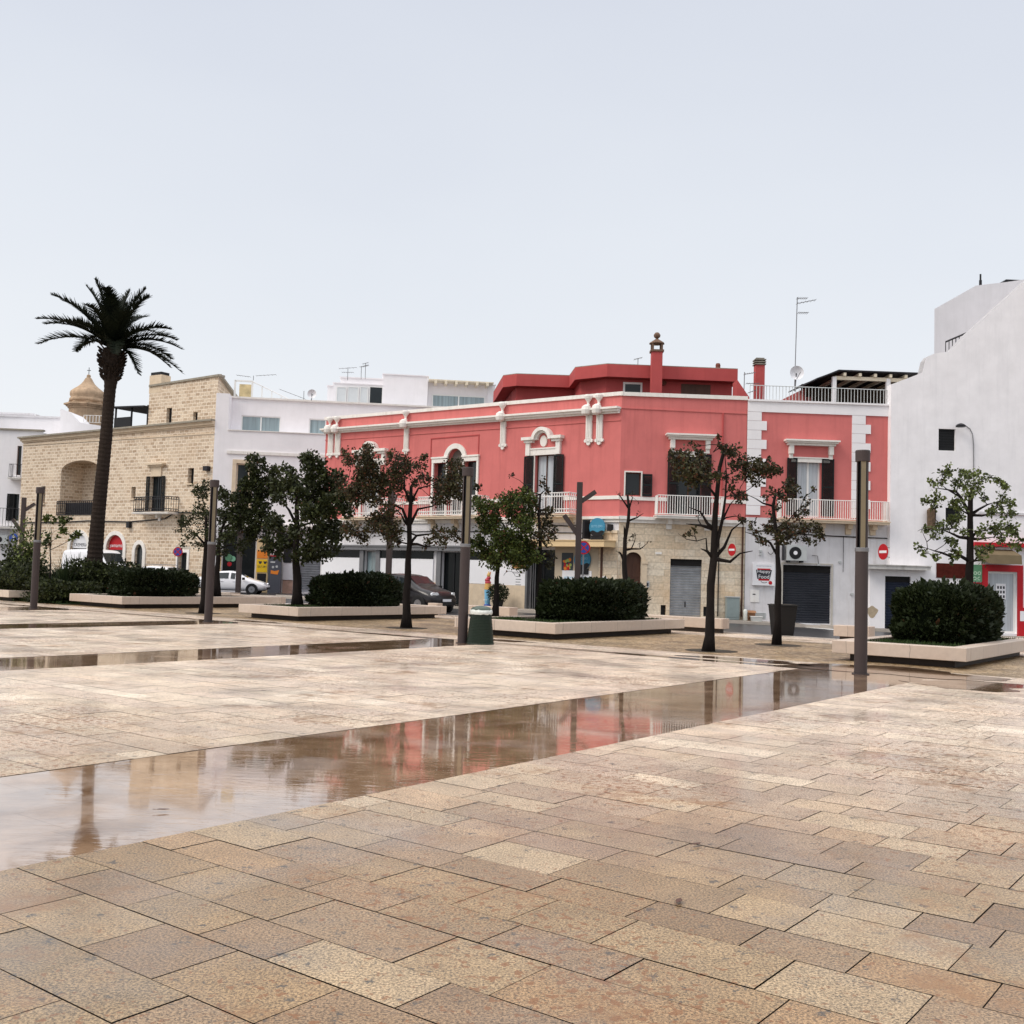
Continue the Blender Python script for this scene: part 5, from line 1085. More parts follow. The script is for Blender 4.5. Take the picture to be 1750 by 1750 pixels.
b=MB(); u,z=U(FT,223,896); b.fbox(FT,u-.15,u+.15,0,.25,z-.25,z+.2); u,z=U(FT,356,801); b.fbox(FT,u-.2,u+.2,0,.3,z-.15,z+.15); b.build('floodlight',M_iron,TB)
# upper stone room
FTu=FT.off(-.6); a=U(FTu,254.5,690)[0]; c=U(FTu,371,690)[0]; zA=U(FTu,262,660)[1]; zB=U(FTu,367,643)[1]
h1=RC(FTu,284.5,293.5,697,723); h2=RC(FTu,330,337.5,704,719)
b=MB(); wall(b,FTu,a,c,ct(0)-.3,[(a,zA),(c,zB)],[(*h1,0),(*h2,0)],.3)
rp=FTu.W(c,0,0); sd_=Vector((-.06,1,0)).normalized(); L_=7.0
b.quad(FTu.W(c,0,ct(0)-.3),Vector((*(rp+sd_*L_).xy,ct(0)-.3)),Vector((*(rp+sd_*L_).xy,zB-.6)),FTu.W(c,0,zB))
b.quad(FTu.W(a,0,zA),FTu.W(c,0,zB),Vector((*(rp+sd_*L_).xy,zB-.6)),FTu.W(a,-L_,zA-.3)); b.quad(FTu.W(a,0,ct(0)-.3),FTu.W(a,0,zA),FTu.W(a,-L_,zA-.3),FTu.W(a,-L_,ct(0)-.3))
b.build('roof_room',M_stone,TB)
b=MB(); b.band(FTu,a,zA+.1,c+.1,zB+.1,.14,.1,-.5); b.hexa([FTu.W(c,.1,zB-.04),FTu.W(c+.3,0,zB-.04),rp+sd_*L_+Vector((.3,0,zB-.8)),rp+sd_*L_+Vector((0,0,zB-.8)),FTu.W(c,.1,zB+.1),FTu.W(c+.3,0,zB+.1),rp+sd_*L_+Vector((.3,0,zB-.64)),rp+sd_*L_+Vector((0,0,zB-.64))]); b.build('roof_coping',M_copg,TB)
for h in (h1,h2): MB().fbox(FTu,h[0],h[1],-.3,-.25,h[2],h[3]).build('window',M_black,TB)
ca=U(FTu,256,645)[0]; cb=U(FTu,276,645)[0]; zt_=U(FTu,266,641)[1]; b=MB(); b.fbox(FTu,ca,cb,-.8,.01,zA-.5,zt_); ch=b.build('chimney',M_beige,TB); MB().fbox(FTu,ca+.05,cb-.1,-.75,-.05,zt_,zt_+.22).build('chimney_cap',M_black,ch)
# dark lean-to terrace roof
a=U(FTu,196,700)[0]; z0=U(FTu,197,696)[1]; z1=U(FTu,254,694)[1]; c=U(FTu,254,694)[0]
b=MB(); b.band(FTu,a,z0,c,z1,.1,.4,-3.5); b.build('lean_to_roof',M_iron,TB)
for uu in (a+.1,(a+c)/2,c-.1): MB().fbox(FTu,uu-.05,uu+.05,-.1,0,ct(0)-.2,z0-.05).build('lean_to_post',M_iron,TB)
MB().fbox(FTu,a,c,-3.5,-3.4,ct(0)-.3,z0).build('lean_to_back',M_dark,TB); MB().fbox(FTu,a,(a+c)/2,-.05,.0,ct(0)+.1,ct(0)+1.0).build('terrace_screen',M_black,TB)
# ---- church dome
Dc=96.0; pc=PD(148.6,700,Dc); CZ=lambda y:PD(148.6,y,Dc).z; s_=Dc/FPX
CB=thing('church_dome','onion shaped sandstone church dome with cross behind the stone building','dome',(pc.x,Dc,0))
prof=[(29.5*s_,CZ(688)),(29*s_,CZ(683)),(27.5*s_,CZ(682)),(27*s_,CZ(680)),(28.8*s_,CZ(677)),(28.8*s_,CZ(673)),(27.5*s_,CZ(670)),(24*s_,CZ(667)),(17*s_,CZ(662)),(11.5*s_,CZ(657)),(8*s_,CZ(652)),(6*s_,CZ(648)),(4.5*s_,CZ(646)),(3*s_,CZ(645)),(3.6*s_,CZ(643)),(2.5*s_,CZ(640.5)),(.3*s_,CZ(640))]
b=MB(); b.lathe((pc.x,Dc,0),prof,24); b.build('onion_dome',M_sand,CB,smooth=True)
b=MB(); n=8; rot=.39
def octa(B,r,z0,z1): B.prism([(pc.x+r*math.cos(2*math.pi*k/n+rot),Dc+r*math.sin(2*math.pi*k/n+rot)) for k in range(n)],z0,z1)
octa(b,29*s_,2,CZ(700)); octa(b,30*s_,CZ(694),CZ(688)); b.build('drum',M_sand,CB)
b=MB(); octa(b,34*s_,CZ(697),CZ(694.5)); octa(b,37.5*s_,CZ(694.5),CZ(692)); octa(b,31*s_,CZ(700),CZ(697)); b.build('drum_cornice',M_sand,CB)
b=MB(); z0=CZ(640); b.tube([(pc.x,Dc,z0),(pc.x,Dc,CZ(628))],.03,5); b.tube([(pc.x-.17,Dc,CZ(633)),(pc.x+.17,Dc,CZ(633))],.03,5); b.build('cross',M_iron,CB)
# ---- far white houses on the left
Ff=Fac((-40,92,0),R(88))
FH=thing('white_house','low white far house with grey parapet beyond stone building','building',Ff.W(-8,0,0))
def fquad(F,x0,x1,y0,y1,name,mat,par,dep=6,zb=None):
    q=RC(F,x0,x1,y0,y1); b=MB(); b.fbox(F,q[0],q[1],-dep,0,zb if zb is not None else q[2],q[3]); return b.build(name,mat,par)
fquad(Ff,-30,60,706,760,'rear_wall',M_wh,FH,6,0); fquad(Ff.off(2),-30,103,712,760,'parapet_wall',M_wh,FH,1.8,0)
b=MB(); q=RC(Ff.off(2),-30,103,710,713); b.fbox(Ff.off(2),q[0],q[1],-1.8,.1,q[2],q[3]); q=RC(Ff,-30,58,705,708); b.fbox(Ff,q[0],q[1],-6,.1,q[2],q[3]); b.build('coping',M_gwh,FH)
b=MB(); F3=Ff.off(3); pts=[U(F3,x,y) for x,y in ((103,760),(175,760),(175,728),(137,722),(120,704),(103,698))]; b.fpoly(F3,pts,-3,0); b.build('stair_wall',M_wh,FH)
a,c,z0,z1=RC(F3,143,175,710,722); rail(F3,a,c,z0,z1,.0,.25,M_white,FH,'roof_railing',rr=.03)
# left edge house
pl=FT.W(uLf,-1.0,0); F0=Fac(pl,R(86))
LH=thing('townhouse','white townhouse with two iron balconies and shutters at left edge','building',F0.W(0,0,0))
zt_=U(F0,15,735)[1]; aL=U(F0,-60,850)[0]
b=MB(); e1=RC(F0,28.5,36,762,812); e2=RC(F0,14,32,844,890)
wall(b,F0,aL,.6,4.2,[(aL,zt_),(.6,zt_)],[(*e1,0),(*e2,0)],.25); b.build('wall',M_wh,LH)
b=MB(); wall(b,F0,aL,.6,-.3,[(aL,4.2),(.6,4.2)]); b.build('ground_floor_wall',M_gwh,LH)
MB().fbox(F0,aL,.6,-8,-.4,-.3,zt_-.1).build('core',M_gwh,LH)
MB().fbox(F0,aL,.6,-.3,.15,zt_,zt_+.12).build('coping',M_copg,LH)
window(F0,e1[0],e1[1],e1[2],e1[3],LH,o=-.2,cols=1,fm=M_brn,name='balcony_door'); window(F0,e2[0],e2[1],e2[2],e2[3],LH,o=-.2,cols=2,fm=M_black,name='balcony_door')
louvre(F0,e2[0]-.1,e2[0]+.45,e2[2],e2[3],LH,.03)
a,c,z0,z1=RC(F0,14,36,793,816,.6); balcony(F0,a,c,z0,.6,LH,z1,M_iron,.25,smat=M_trim)
a,c,z0,z1=RC(F0,-40,32,868,900,.7); balcony(F0,a,c,z0,.7,LH,z1,M_iron,.22,smat=M_trim)
a,c,z0,z1=RC(F0,-8,14,914,930,.4)
T=thing('air_conditioner','cream air conditioner box low on the townhouse at left edge','air conditioner',F0.W(a,0,z0)); MB().fbox(F0,a,c,.1,.5,z0,z1).build('casing',M_lgrey,T); MB().disc(F0,a+.35*(c-a),(z0+z1)/2,.22,.5,.52,14).build('fan_grille',M_black,T)
# side street masonry to close the gap behind red building left end
print('P2 ok')
# ------------------------------------------------------------------ PLANTERS AND BENCH BLOCKS
def planter(a0,a1,b0,b1,lab,z1=.43,z0=.15):
    T=thing('planter',lab,'planter',Q((a0+a1)/2,(b0+b1)/2),'travertine planters between the cobbled beds')
    t=.34
    for nm,(x0,x1,y0,y1) in (('wall',(a0,a0+t,b0,b1)),('wall',(a1-t,a1,b0,b1)),('wall',(a0+t+.002,a1-t-.002,b0,b0+t)),('wall',(a0+t+.002,a1-t-.002,b1-t,b1))):
        MB().qbox(x0,x1,y0,y1,z0,z1).build('wall',M_plan,T,bevel=.012)
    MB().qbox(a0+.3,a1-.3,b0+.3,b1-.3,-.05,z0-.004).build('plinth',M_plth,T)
    MB().qbox(a0+t+.003,a1-t-.003,b0+t+.003,b1-t-.003,z0,z1-.06).build('soil',M_soil,T)
    return T
planter(22.9,29.6,5.65,8.45,'long travertine planter with big rounded hedge beside the rightmost lamp post')
planter(22.55,29.6,15.6,19.0,'travertine planter just right of the green litter bin')
planter(22.4,29.5,25.25,28.15,'travertine planter in front of the charcoal car')
planter(22.2,29.9,34.5,38.0,'travertine planter with long low hedge, left of the second lamp post')
planter(21.6,24.0,41.4,47.5,'short travertine planter at left edge behind the leftmost lamp post')
def block(a0,a1,b0,b1,lab):
    T=thing('bench_block',lab,'bench',Q((a0+a1)/2,(b0+b1)/2),'travertine bench blocks along the road edge')
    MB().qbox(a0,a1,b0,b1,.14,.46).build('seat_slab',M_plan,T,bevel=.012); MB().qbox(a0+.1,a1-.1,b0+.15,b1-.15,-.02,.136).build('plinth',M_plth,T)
block(30.7,31.2,14.85,17.8,'long low stone bench block in front of the steel roller shutter')
block(30.6,31.1,10.2,11.25,'short stone bench block left of the rightmost lamp post')
block(30.6,31.1,23.2,25.3,'stone bench block behind the litter bin and third lamp post')
block(31.0,31.3,27.0,27.5,'tiny stone block beside the charcoal car front wheel')
block(30.2,30.8,38.6,41.5,'stone bench block left of the white sedan behind the left hedge')
# ------------------------------------------------------------------ VEGETATION
import numpy as np
def leaf_mesh(name,mat,parent,P,Nn,L_,W_,tone,seed,fold=.25):
    """P centres (n,3), Nn leaf axis directions (n,3), sizes arrays; diamond leaves with a fold"""
    rg=np.random.RandomState(seed); n=len(P); P=np.asarray(P,float); A=np.asarray(Nn,float); A/=np.linalg.norm(A,axis=1,keepdims=True)+1e-9
    r=rg.normal(size=(n,3)); S=np.cross(A,r); S/=np.linalg.norm(S,axis=1,keepdims=True)+1e-9; Z=np.cross(A,S)
    L_=np.asarray(L_)[:,None]; W_=np.asarray(W_)[:,None]
    v0=P; v2=P+A*L_; m_=P+A*L_*.5
    v1=m_+S*W_+Z*W_*fold; v3=m_-S*W_+Z*W_*fold
    V=np.stack([v0,v1,v2,v3],1).reshape(-1,3)
    o0=org(parent); V-=np.array([o0.x,o0.y,o0.z])
    me=bpy.data.meshes.new(name); me.vertices.add(4*n); me.vertices.foreach_set('co',V.astype(np.float32).ravel())
    me.loops.add(4*n); me.loops.foreach_set('vertex_index',np.arange(4*n,dtype=np.int32))
    me.polygons.add(n); me.polygons.foreach_set('loop_start',np.arange(0,4*n,4,dtype=np.int32)); me.polygons.foreach_set('loop_total',np.full(n,4,dtype=np.int32))
    me.update(calc_edges=True)
    ca=me.color_attributes.new('tone','FLOAT_COLOR','CORNER'); t=np.repeat(np.asarray(tone,float),4)
    g2=np.repeat(rg.rand(n),4); ca.data.foreach_set('color',np.stack([t,g2,t,np.ones_like(t)],1).astype(np.float32).ravel())
    me.materials.append(mat); ob=bpy.data.objects.new(name,me); col.objects.link(ob); ob.parent=parent
    return ob
def tree(label,base,stems,clusters,leafmat,r0,seed,dens=1.0,name='tree',leaf=.085,group='pruned trees on the piazza',Rpx=None,depth=.7,pitq=None):
    """stems: pixel polylines (first one starts at the base); clusters (px,py,r[,density]); every pixel is turned into a point at the tree's own distance"""
    D=base.y; rg=random.Random(seed); T=thing(name,label,'tree',base,group)
    px2m=D/FPX
    cx=sum(c[0] for c in clusters)/len(clusters); R_=max(abs(c[0]-cx)+c[2] for c in clusters)*px2m
    nodes=[]   # (pos, radius)
    b=MB()
    for k,st in enumerate(stems):
        pts=[base] if k==0 else []
        for (x,y) in st: pts.append(PD(x,y,D))
        if k>0:
            # start at the nearest existing node
            q=min(nodes,key=lambda n:(n[0]-pts[0]).length); pts[0]=q[0]; ra=min(q[1]*.7,.055)
        else: ra=r0
        # resample and jitter
        P=[]; 
        tot=sum((c-a).length for a,c in zip(pts,pts[1:]))
        for a,c in zip(pts,pts[1:]):
            m_=max(1,int((c-a).length/.35))
            for j in range(m_): P.append(a+(c-a)*(j/m_))
        P.append(pts[-1])
        off=rg.uniform(-.5,.5)*(0 if k==0 else 1)
        n=len(P); rad=[]
        for j in range(n):
            f=j/max(1,n-1); P[j]=P[j]+Vector((rg.uniform(-.02,.02),off*f*.8+rg.uniform(-.02,.02),0)) if j>0 else P[j]
            rad.append(ra*(1-(.68 if k==0 else .86)*f)*rg.uniform(.93,1.07)+ (ra*.35 if k==0 and j==0 else 0))
        b.tube(P,rad,9 if k==0 else 7)
        nodes+=list(zip(P,rad))
    tw=[]
    base_z=base.z+ (max(n[0].z for n in nodes)-base.z)*.38
    cl=[]
    for c in clusters:
        rr_=c[2]*px2m; h=abs(c[0]-cx)*px2m; dmax=math.sqrt(max(.04,R_*R_-h*h))*depth
        pos=PD(c[0],c[1],D); k=(D+rg.uniform(-dmax,dmax))/D
        pos=Vector((0,0,CH))+(pos-Vector((0,0,CH)))*k
        cl.append((pos,rr_,c[3] if len(c)>3 else 1.0))
    cl.sort(key=lambda c:(c[0]-nodes[-1][0]).length)
    snodes=[n for n in nodes if n[0].z>base_z] or nodes
    for pos,rr_,dn in cl:
        q=min(snodes,key=lambda n:(n[0]-pos).length+max(0,n[0].z-pos.z)*1.2)
        a=q[0]; d=pos-a; L_=d.length
        if L_<.05: continue
        side=Vector((rg.uniform(-1,1),rg.uniform(-1,1),rg.uniform(-.2,.9)))*L_*.13
        m1=a+d*.35+side; m2=a+d*.7+side*.8+Vector((rg.uniform(-.05,.05),rg.uniform(-.05,.05),0)); ra=min(q[1]*.6,.018+.022*L_)
        ra=max(ra,.012)
        pts=[a,m1,m2,pos]; b.tube(pts,[ra,ra*.8,ra*.6,ra*.35],5,False)
        for p,r_ in zip(pts[1:],(ra*.8,ra*.6,ra*.35)): snodes.append((p,max(r_,.012)))
        for j in range(3+int(rr_*8)):
            e=Vector((rg.gauss(0,1),rg.gauss(0,1),rg.gauss(0,.8)+.2)); e.normalize(); st=m2.lerp(pos,rg.random()); mid=st+e*rr_*.45+Vector((0,0,rr_*.12)); en=st+e*rr_*rg.uniform(.7,1.1)
            b.tube([st,mid,en],[.011,.008,.004],3,False)
    b.build('trunk',M_bark,T,smooth=True)
    P=[];A=[];LL=[];TT=[]
    rn=np.random.RandomState(seed)
    for pos,rr_,dn in cl:
        n=int((dn*dens*1900*rr_*rr_+14*dn)*(.105/leaf)**1.6)
        if n<=0: continue
        # sub clumps of leaves
        ns=max(2,int(n/16)); sub=rn.normal(size=(ns,3)); sub/=np.linalg.norm(sub,axis=1,keepdims=True); sub*=(rn.rand(ns,1)**.45)*rr_
        idx=rn.randint(0,ns,n); p=sub[idx]+rn.normal(size=(n,3))*min(.075,rr_*.3)
        P.append(p+np.array(pos)); dirs=rn.normal(size=(n,3)); dirs+=p/(np.linalg.norm(p,axis=1,keepdims=True)+1e-6)*.8; A.append(dirs)
        LL.append(leaf*rn.uniform(.6,1.25,n)); st=rn.rand(ns)
        TT.append(np.clip(.55*st[idx]+.45*rn.rand(n)+.0,0,1)**1.5)
    if P:
        P=np.concatenate(P);A=np.concatenate(A);LL=np.concatenate(LL);TT=np.concatenate(TT)
        leaf_mesh('foliage',leafmat,T,P,A,LL,LL*.38,TT,seed+1)
    return T
zP4=.37
pit(22.9,11.35); pit(26.8,11.35); pit(23.0,21.2); pit(22.9,30.66)
tree('slender dark tree with sparse reddish leaves and twin stems before the steel roller shutter',Vector((*Q(22.64,11.3).xy,-.02)),
 [[(1213,1060),(1215,1000),(1219,955),(1220,905),(1226,850),(1231,800),(1237,768)],[(1220,935),(1233,890),(1240,850),(1243,812),(1238,780)],[(1226,945),(1240,935),(1252,905),(1275,888)],[(1224,962),(1245,960),(1262,946),(1280,942)],[(1218,915),(1208,895),(1198,875),(1178,867)],[(1216,955),(1208,942),(1195,938)],[(1217,935),(1205,920),(1190,925),(1172,922),(1156,912)],[(1216,905),(1200,898),(1172,895)],[(1232,880),(1250,862),(1262,848)],[(1238,765),(1226,768),(1213,776)],[(1220,850),(1212,835),(1200,825)]],
 [(1185,765,9,.6),(1165,780,17,.8),(1180,800,20),(1200,787,12,.8),(1165,806,15),(1190,815,15),(1210,805,14,.9),(1148,782,6,.5),(1226,748,5,.5),(1236,758,7,.7),(1250,770,14,.7),(1265,780,12,.8),(1255,797,12,.7),(1275,797,10,.8),(1290,800,14,1.2),(1305,797,13,1.3),(1316,806,13,1.2),(1328,806,8),(1258,820,10,.5),(1276,814,9),(1247,835,7,.8),(1262,845,8,.8),(1220,820,10,.7),(1295,822,9,.9),(1185,905,7,.3),(1178,915,7,.3),(1265,882,8,.5),(1195,880,6,.1),(1265,850,8,.7),(1240,815,8,.5)],ML_brown,.125,11,1.9)
tree('low spreading dark tree with brown leaves standing before the large dark pot',Vector((*Q(26.81,11.39).xy,-.02)),
 [[(1329,1060),(1330,1000),(1330,950),(1326,905),(1322,865),(1325,845)],[(1328,945),(1318,928),(1305,918),(1290,912),(1278,908)],[(1320,870),(1305,860),(1290,852),(1272,843)],[(1333,905),(1345,890),(1362,868)],[(1331,925),(1350,915),(1375,908),(1395,912)]],
 [(1325,842,10,.7),(1338,848,8,.6),(1318,884,8,.8),(1350,824,9,1.1),(1354,840,12,1.0),(1375,850,6,.3),(1392,835,6,.3),(1385,860,6,.3),(1308,902,10,.8),(1298,916,9,.6),(1322,908,9),(1345,902,12,1),(1365,907,13,1),(1385,906,13,.9),(1404,912,9,.7),(1350,917,11,.9),(1380,925,8,.5),(1283,893,8,.5),(1305,926,8,.6),(1374,872,8,.9),(1400,922,7,.5),(1335,920,10),(1310,850,6,.5),(1266,845,7,.6),(1362,885,8,.7),(1325,865,8,.7)],ML_brown,.105,12,1.8)
tree('tall tree with rusty brown spreading crown in front of the arched loggia',Vector((*Q(23.03,21.25).xy,-.02)),
 [[(695,1020),(698,960),(700,900),(701,860),(702,830)],[(700,890),(688,870),(672,862),(655,862),(640,858)],[(701,885),(715,870),(740,865),(758,850)],[(702,850),(715,835),(735,830),(748,822)],[(701,850),(692,835),(690,815),(680,812)],[(703,835),(712,818),(722,802)],[(698,905),(690,890),(685,878),(672,866)],[(703,935),(715,930),(730,935),(745,932)],[(703,925),(712,915),(735,912),(750,906)],[(700,915),(685,905),(660,915),(630,918)]],
 [(600,785,13,.9),(590,776,7),(625,792,21,1.2),(632,772,13,.9),(612,830,18,.9),(632,815,23,1.2),(655,822,23,1.2),(640,845,21,1.1),(612,852,16),(592,840,12,.9),(686,800,21,1.1),(674,786,13),(697,790,9),(680,830,17,.9),(720,795,9,.8),(726,815,12,.7),(712,826,9,.6),(600,905,15,.9),(620,915,13,.8),(655,885,19,1.1),(670,905,18,1.1),(640,897,14,1),(592,900,9,.8),(755,830,15,1.1),(772,826,21,1.2),(780,802,17,1.2),(765,845,14),(790,845,12,.9),(745,855,11,.6),(760,920,14,.7),(745,910,10,.7),(782,915,12,.7),(730,930,10,.6),(814,835,7,.8),(705,850,12,.6),(650,905,10),(675,925,10,.8),(665,870,12,.8),(580,820,10,.7),(725,780,7,.7)],ML_brown,.14,13,2.0)
tree('small dark tree with pale green tuft on top beside the second lamp post',Vector((*Q(22.9,30.66).xy,-.02)),
 [[(349,1000),(351,950),(352,915),(352,880)],[(351,930),(338,915),(325,905)],[(352,920),(365,905),(375,890)]],
 [(345,842,13,1.2),(352,832,9,1.3),(338,835,8,1.2),(326,886,15,.7),(315,900,12,.7),(342,870,13,.9),(350,895,15,.9),(330,915,11,.7),(318,926,8,.5),(360,912,13),(365,880,13),(308,892,7,.5),(340,930,10,.6),(372,935,12,.8)],ML_dark,.13,14,1.2)
tb=G(371,1021,zP4)
tree('bushy dark green tree rising from the left planter behind the second lamp post',Vector((*tb.xy,zP4)),
 [[(371,980),(373,940),(378,905),(388,880)],[(380,910),(400,890),(420,870),(435,840)],[(378,915),(392,905),(415,905),(440,895)]],
 [(440,796,17,1.2),(428,788,9),(446,820,22,1.2),(426,836,20,1.2),(412,846,14),(400,862,14),(456,846,18,1.2),(430,870,22,1.2),(410,886,18,1.2),(440,896,19,1.2),(395,890,13,1),(466,890,14,1.1),(386,852,13,.9),(376,842,10,.9),(380,880,14,.8),(392,916,14,.9),(410,930,13,.8),(380,945,11,.6),(426,916,14),(470,812,13,1.1),(455,920,12,.9),(450,872,14,1),(470,835,14,1.2)],ML_dark,.14,15,1.9,leaf=.13)
tb=G(508,1037,zP4)
tree('broad dense dark green tree, biggest crown, left of the salmon facade',Vector((*tb.xy,zP4)),
 [[(508,990),(506,940),(507,900),(508,865),(512,835)],[(507,895),(495,872),(485,860),(470,858)],[(508,880),(525,860),(540,840)],[(507,910),(530,895),(555,890)],[(506,930),(490,915),(470,905)]],
 [(530,790,16,1.2),(522,780,9,1.1),(546,810,20,1.3),(520,826,19,1.3),(545,845,24,1.3),(565,832,18,1.3),(576,812,12,1.1),(560,865,20,1.3),(584,862,15,1.2),(594,872,10),(492,806,11,1.1),(496,826,16,1.3),(478,830,14,1.2),(560,900,21,1.3),(540,920,21,1.3),(574,912,14,1.1),(526,942,18,1.3),(550,945,15,1.1),(568,938,10),(490,925,17,1.2),(472,938,14,1.1),(506,908,14,1.2),(532,876,18,1.3),(515,850,16,1.2),(470,900,18,1.2),(480,850,12,.9),(458,930,10),(510,955,12,1),(590,845,10,1.1),(540,870,14)],ML_dark,.17,16,2.1,leaf=.13)
tb=G(845,1056,zP4)
tree('fresh green dense tree leaning over the ice cream figure, left end of the centre planter',Vector((*tb.xy,zP4)),
 [[(848,1010),(852,965),(858,930),(862,900)],[(856,945),(840,930),(825,920)],[(860,920),(875,900),(890,870)],[(860,900),(848,880),(835,870)]],
 [(830,866,15,1.3),(815,856,8,1.1),(850,868,11,1.2),(870,856,18,1.3),(895,851,15,1.3),(910,860,12,1.2),(835,900,15,1.2),(846,888,11,1.1),(856,920,21,1.3),(836,945,18,1.3),(870,940,21,1.3),(890,926,19,1.3),(905,945,15,1.2),(880,880,15,1.2),(895,896,15,1.2),(820,926,10,1.1),(808,930,13,1.1),(800,942,9,1),(846,960,12,1.1),(900,964,8,1),(825,886,9,1),(885,962,11,1.1),(918,950,9,1),(905,880,12,1)],ML_mid,.10,17,2.4)
tb=G(922,1058,zP4)
tree('thin tree with rusty withered leaves between the green tree and the round hedge',Vector((*tb.xy,zP4)),
 [[(921,1010),(924,960),(922,920),(921,880),(924,845)],[(922,850),(912,842),(900,830),(888,820),(872,812)],[(924,850),(932,838),(928,818)],[(923,930),(935,936),(944,932)]],
 [(930,886,11,.8),(937,900,13,.8),(925,870,8,.6),(940,880,9,.7),(905,902,10,.6),(914,920,12,.8),(935,920,12,.8),(946,905,8,.6),(940,950,9,.7),(927,828,7,.6),(930,818,5,.3),(903,834,5,.2),(873,812,5,.3),(936,840,7,.4),(900,936,8,.5),(938,965,8,.6),(915,850,7,.4)],ML_brown,.10,18,1.3,depth=.5)
tb=G(1072,1051,zP4)
tree('nearly bare broken trunk with few twigs standing behind the centre hedge',Vector((*tb.xy,zP4)),
 [[(1069,1000),(1067,960),(1069,920),(1074,890),(1075,870),(1072,846)],[(1069,920),(1066,905),(1066,898)],[(1070,945),(1080,938),(1095,938),(1108,928)],[(1080,938),(1084,925),(1087,912)],[(1075,890),(1088,885),(1098,878)],[(1072,866),(1060,848),(1052,844)],[(1072,862),(1082,850),(1092,858)],[(1064,950),(1060,945),(1056,943)]],
 [(1060,844,5,.1),(1080,846,6,.3),(1090,862,4,.1),(1092,878,5,.1),(1086,915,7,.3),(1094,928,6,.1),(1108,926,3,.1),(1075,925,6,.3),(1056,942,3,.2)],ML_brown,.125,19,.5,depth=.4)
tb=G(1652,1089,zP4)
tree('pale green sparse tiered tree rising behind the right hedge before the white gable',Vector((*tb.xy,zP4)),
 [[(1653,1040),(1655,1000),(1656,960),(1657,920),(1659,880),(1659,855),(1662,835)],[(1655,948),(1640,950),(1622,952),(1605,945),(1590,942),(1575,938)],[(1655,922),(1640,918),(1625,910),(1612,905)],[(1658,870),(1645,850),(1640,840),(1625,835),(1608,832)],[(1660,875),(1675,870),(1690,862),(1705,858)],[(1660,885),(1675,882),(1690,878)],[(1658,905),(1670,910),(1688,905)],[(1656,925),(1670,922),(1695,918)],[(1655,955),(1668,958),(1682,958)],[(1658,855),(1650,835),(1645,822)],[(1632,850),(1622,835),(1617,825)]],
 [(1610,810,10,1.1),(1621,804,8),(1605,826,8),(1590,823,6,.9),(1640,808,8),(1651,807,6,.8),(1655,820,12,1.1),(1665,830,12,1.1),(1672,813,8),(1690,816,7,.8),(1705,820,8),(1718,828,7),(1721,836,6),(1636,826,10,1.1),(1600,851,9),(1583,858,8),(1596,866,9),(1640,866,10,1.2),(1628,858,8),(1655,846,8),(1680,850,7,.8),(1710,856,10),(1726,862,10),(1700,866,10),(1695,876,9),(1721,880,10),(1625,896,14,1.1),(1640,886,10,1.1),(1610,902,8),(1600,910,9),(1575,905,7,.9),(1690,905,13,1),(1710,905,14,1.1),(1726,900,12,1.1),(1736,911,8),(1675,911,9),(1715,918,8),(1650,906,7),(1620,925,8),(1626,932,7),(1636,940,7),(1570,935,7,.9),(1580,946,4,.8),(1600,950,7),(1625,956,6),(1636,950,6),(1676,945,10),(1690,936,8),(1680,956,8),(1726,930,7),(1745,925,6),(1740,936,6)],ML_light,.15,20,1.05,depth=.75,leaf=.095)
# ---- hedges
def hedge(a0,a1,b0,b1,z0,z1,label,seed,nl=9000):
    c=Q((a0+a1)/2,(b0+b1)/2,z0); T=thing('hedge',label,'hedge',c,'clipped dark hedges in the planters'); rn=np.random.RandomState(seed)
    ha,hb,hz=(a1-a0)/2,(b1-b0)/2,(z1-z0)
    def surf(u,v):  # superellipsoid (azimuth u, elevation v)
        e=.62; f=lambda x,p:np.sign(x)*np.abs(x)**p
        x=ha*f(np.cos(v),e*.9)*f(np.cos(u),e); y=hb*f(np.cos(v),e*.9)*f(np.sin(u),e); z=hz*(.46+.54*f(np.sin(v),.62))
        return x,y,z
    def bump(x,y,z): return 1+.055*np.sin(2.1*x+seed)+.05*np.sin(3.3*y+2*seed)+.035*np.sin(5.7*z+3.3*x)
    eRn=np.array(eR);eLn=np.array(eL)
    # core
    nu,nv=40,16; V=[];Fc=[]
    for j in range(nv+1):
        v=-math.pi/2*.8+(math.pi/2*1.8)*j/nv
        for i in range(nu):
            u=2*math.pi*i/nu; x,y,z=surf(u,v); k=bump(x,y,z)*.93; p=np.array(c)+eRn*x*k+eLn*y*k+np.array([0,0,z*.95]); V.append(tuple(p))
    for j in range(nv):
        for i in range(nu): Fc.append((j*nu+i,j*nu+(i+1)%nu,(j+1)*nu+(i+1)%nu,(j+1)*nu+i))
    m_=MB(); m_.v=V; m_.f=Fc; m_.build('inner_twigs',pm('hedge_core',(.005,.007,.004),1,var=.4,scale=8,spec=0),T)
    P=[];A=[]
    u=rn.rand(nl)*2*math.pi; v=np.arcsin(rn.uniform(-.75,1,nl))
    x,y,z=surf(u,v); k=bump(x,y,z)*rn.uniform(.93,1.05,nl)
    p=np.array(c)[None]+eRn[None]*(x*k)[:,None]+eLn[None]*(y*k)[:,None]; p[:,2]+=z*k**.7
    d=p-(np.array(c)+np.array([0,0,hz*.4])); d/=np.linalg.norm(d,axis=1,keepdims=True); d[:,2]+=.5; d+=rn.normal(size=(nl,3))*.55
    l=rn.uniform(.06,.12,nl); l[rn.rand(nl)<.035]*=2.1
    t=np.clip((np.sin(2.5*x)+np.sin(3.3*y+1))*.12+.3+.35*rn.rand(nl),0,1)
    leaf_mesh('foliage',ML_hedge,T,p,d,l,l*.27,t,seed)
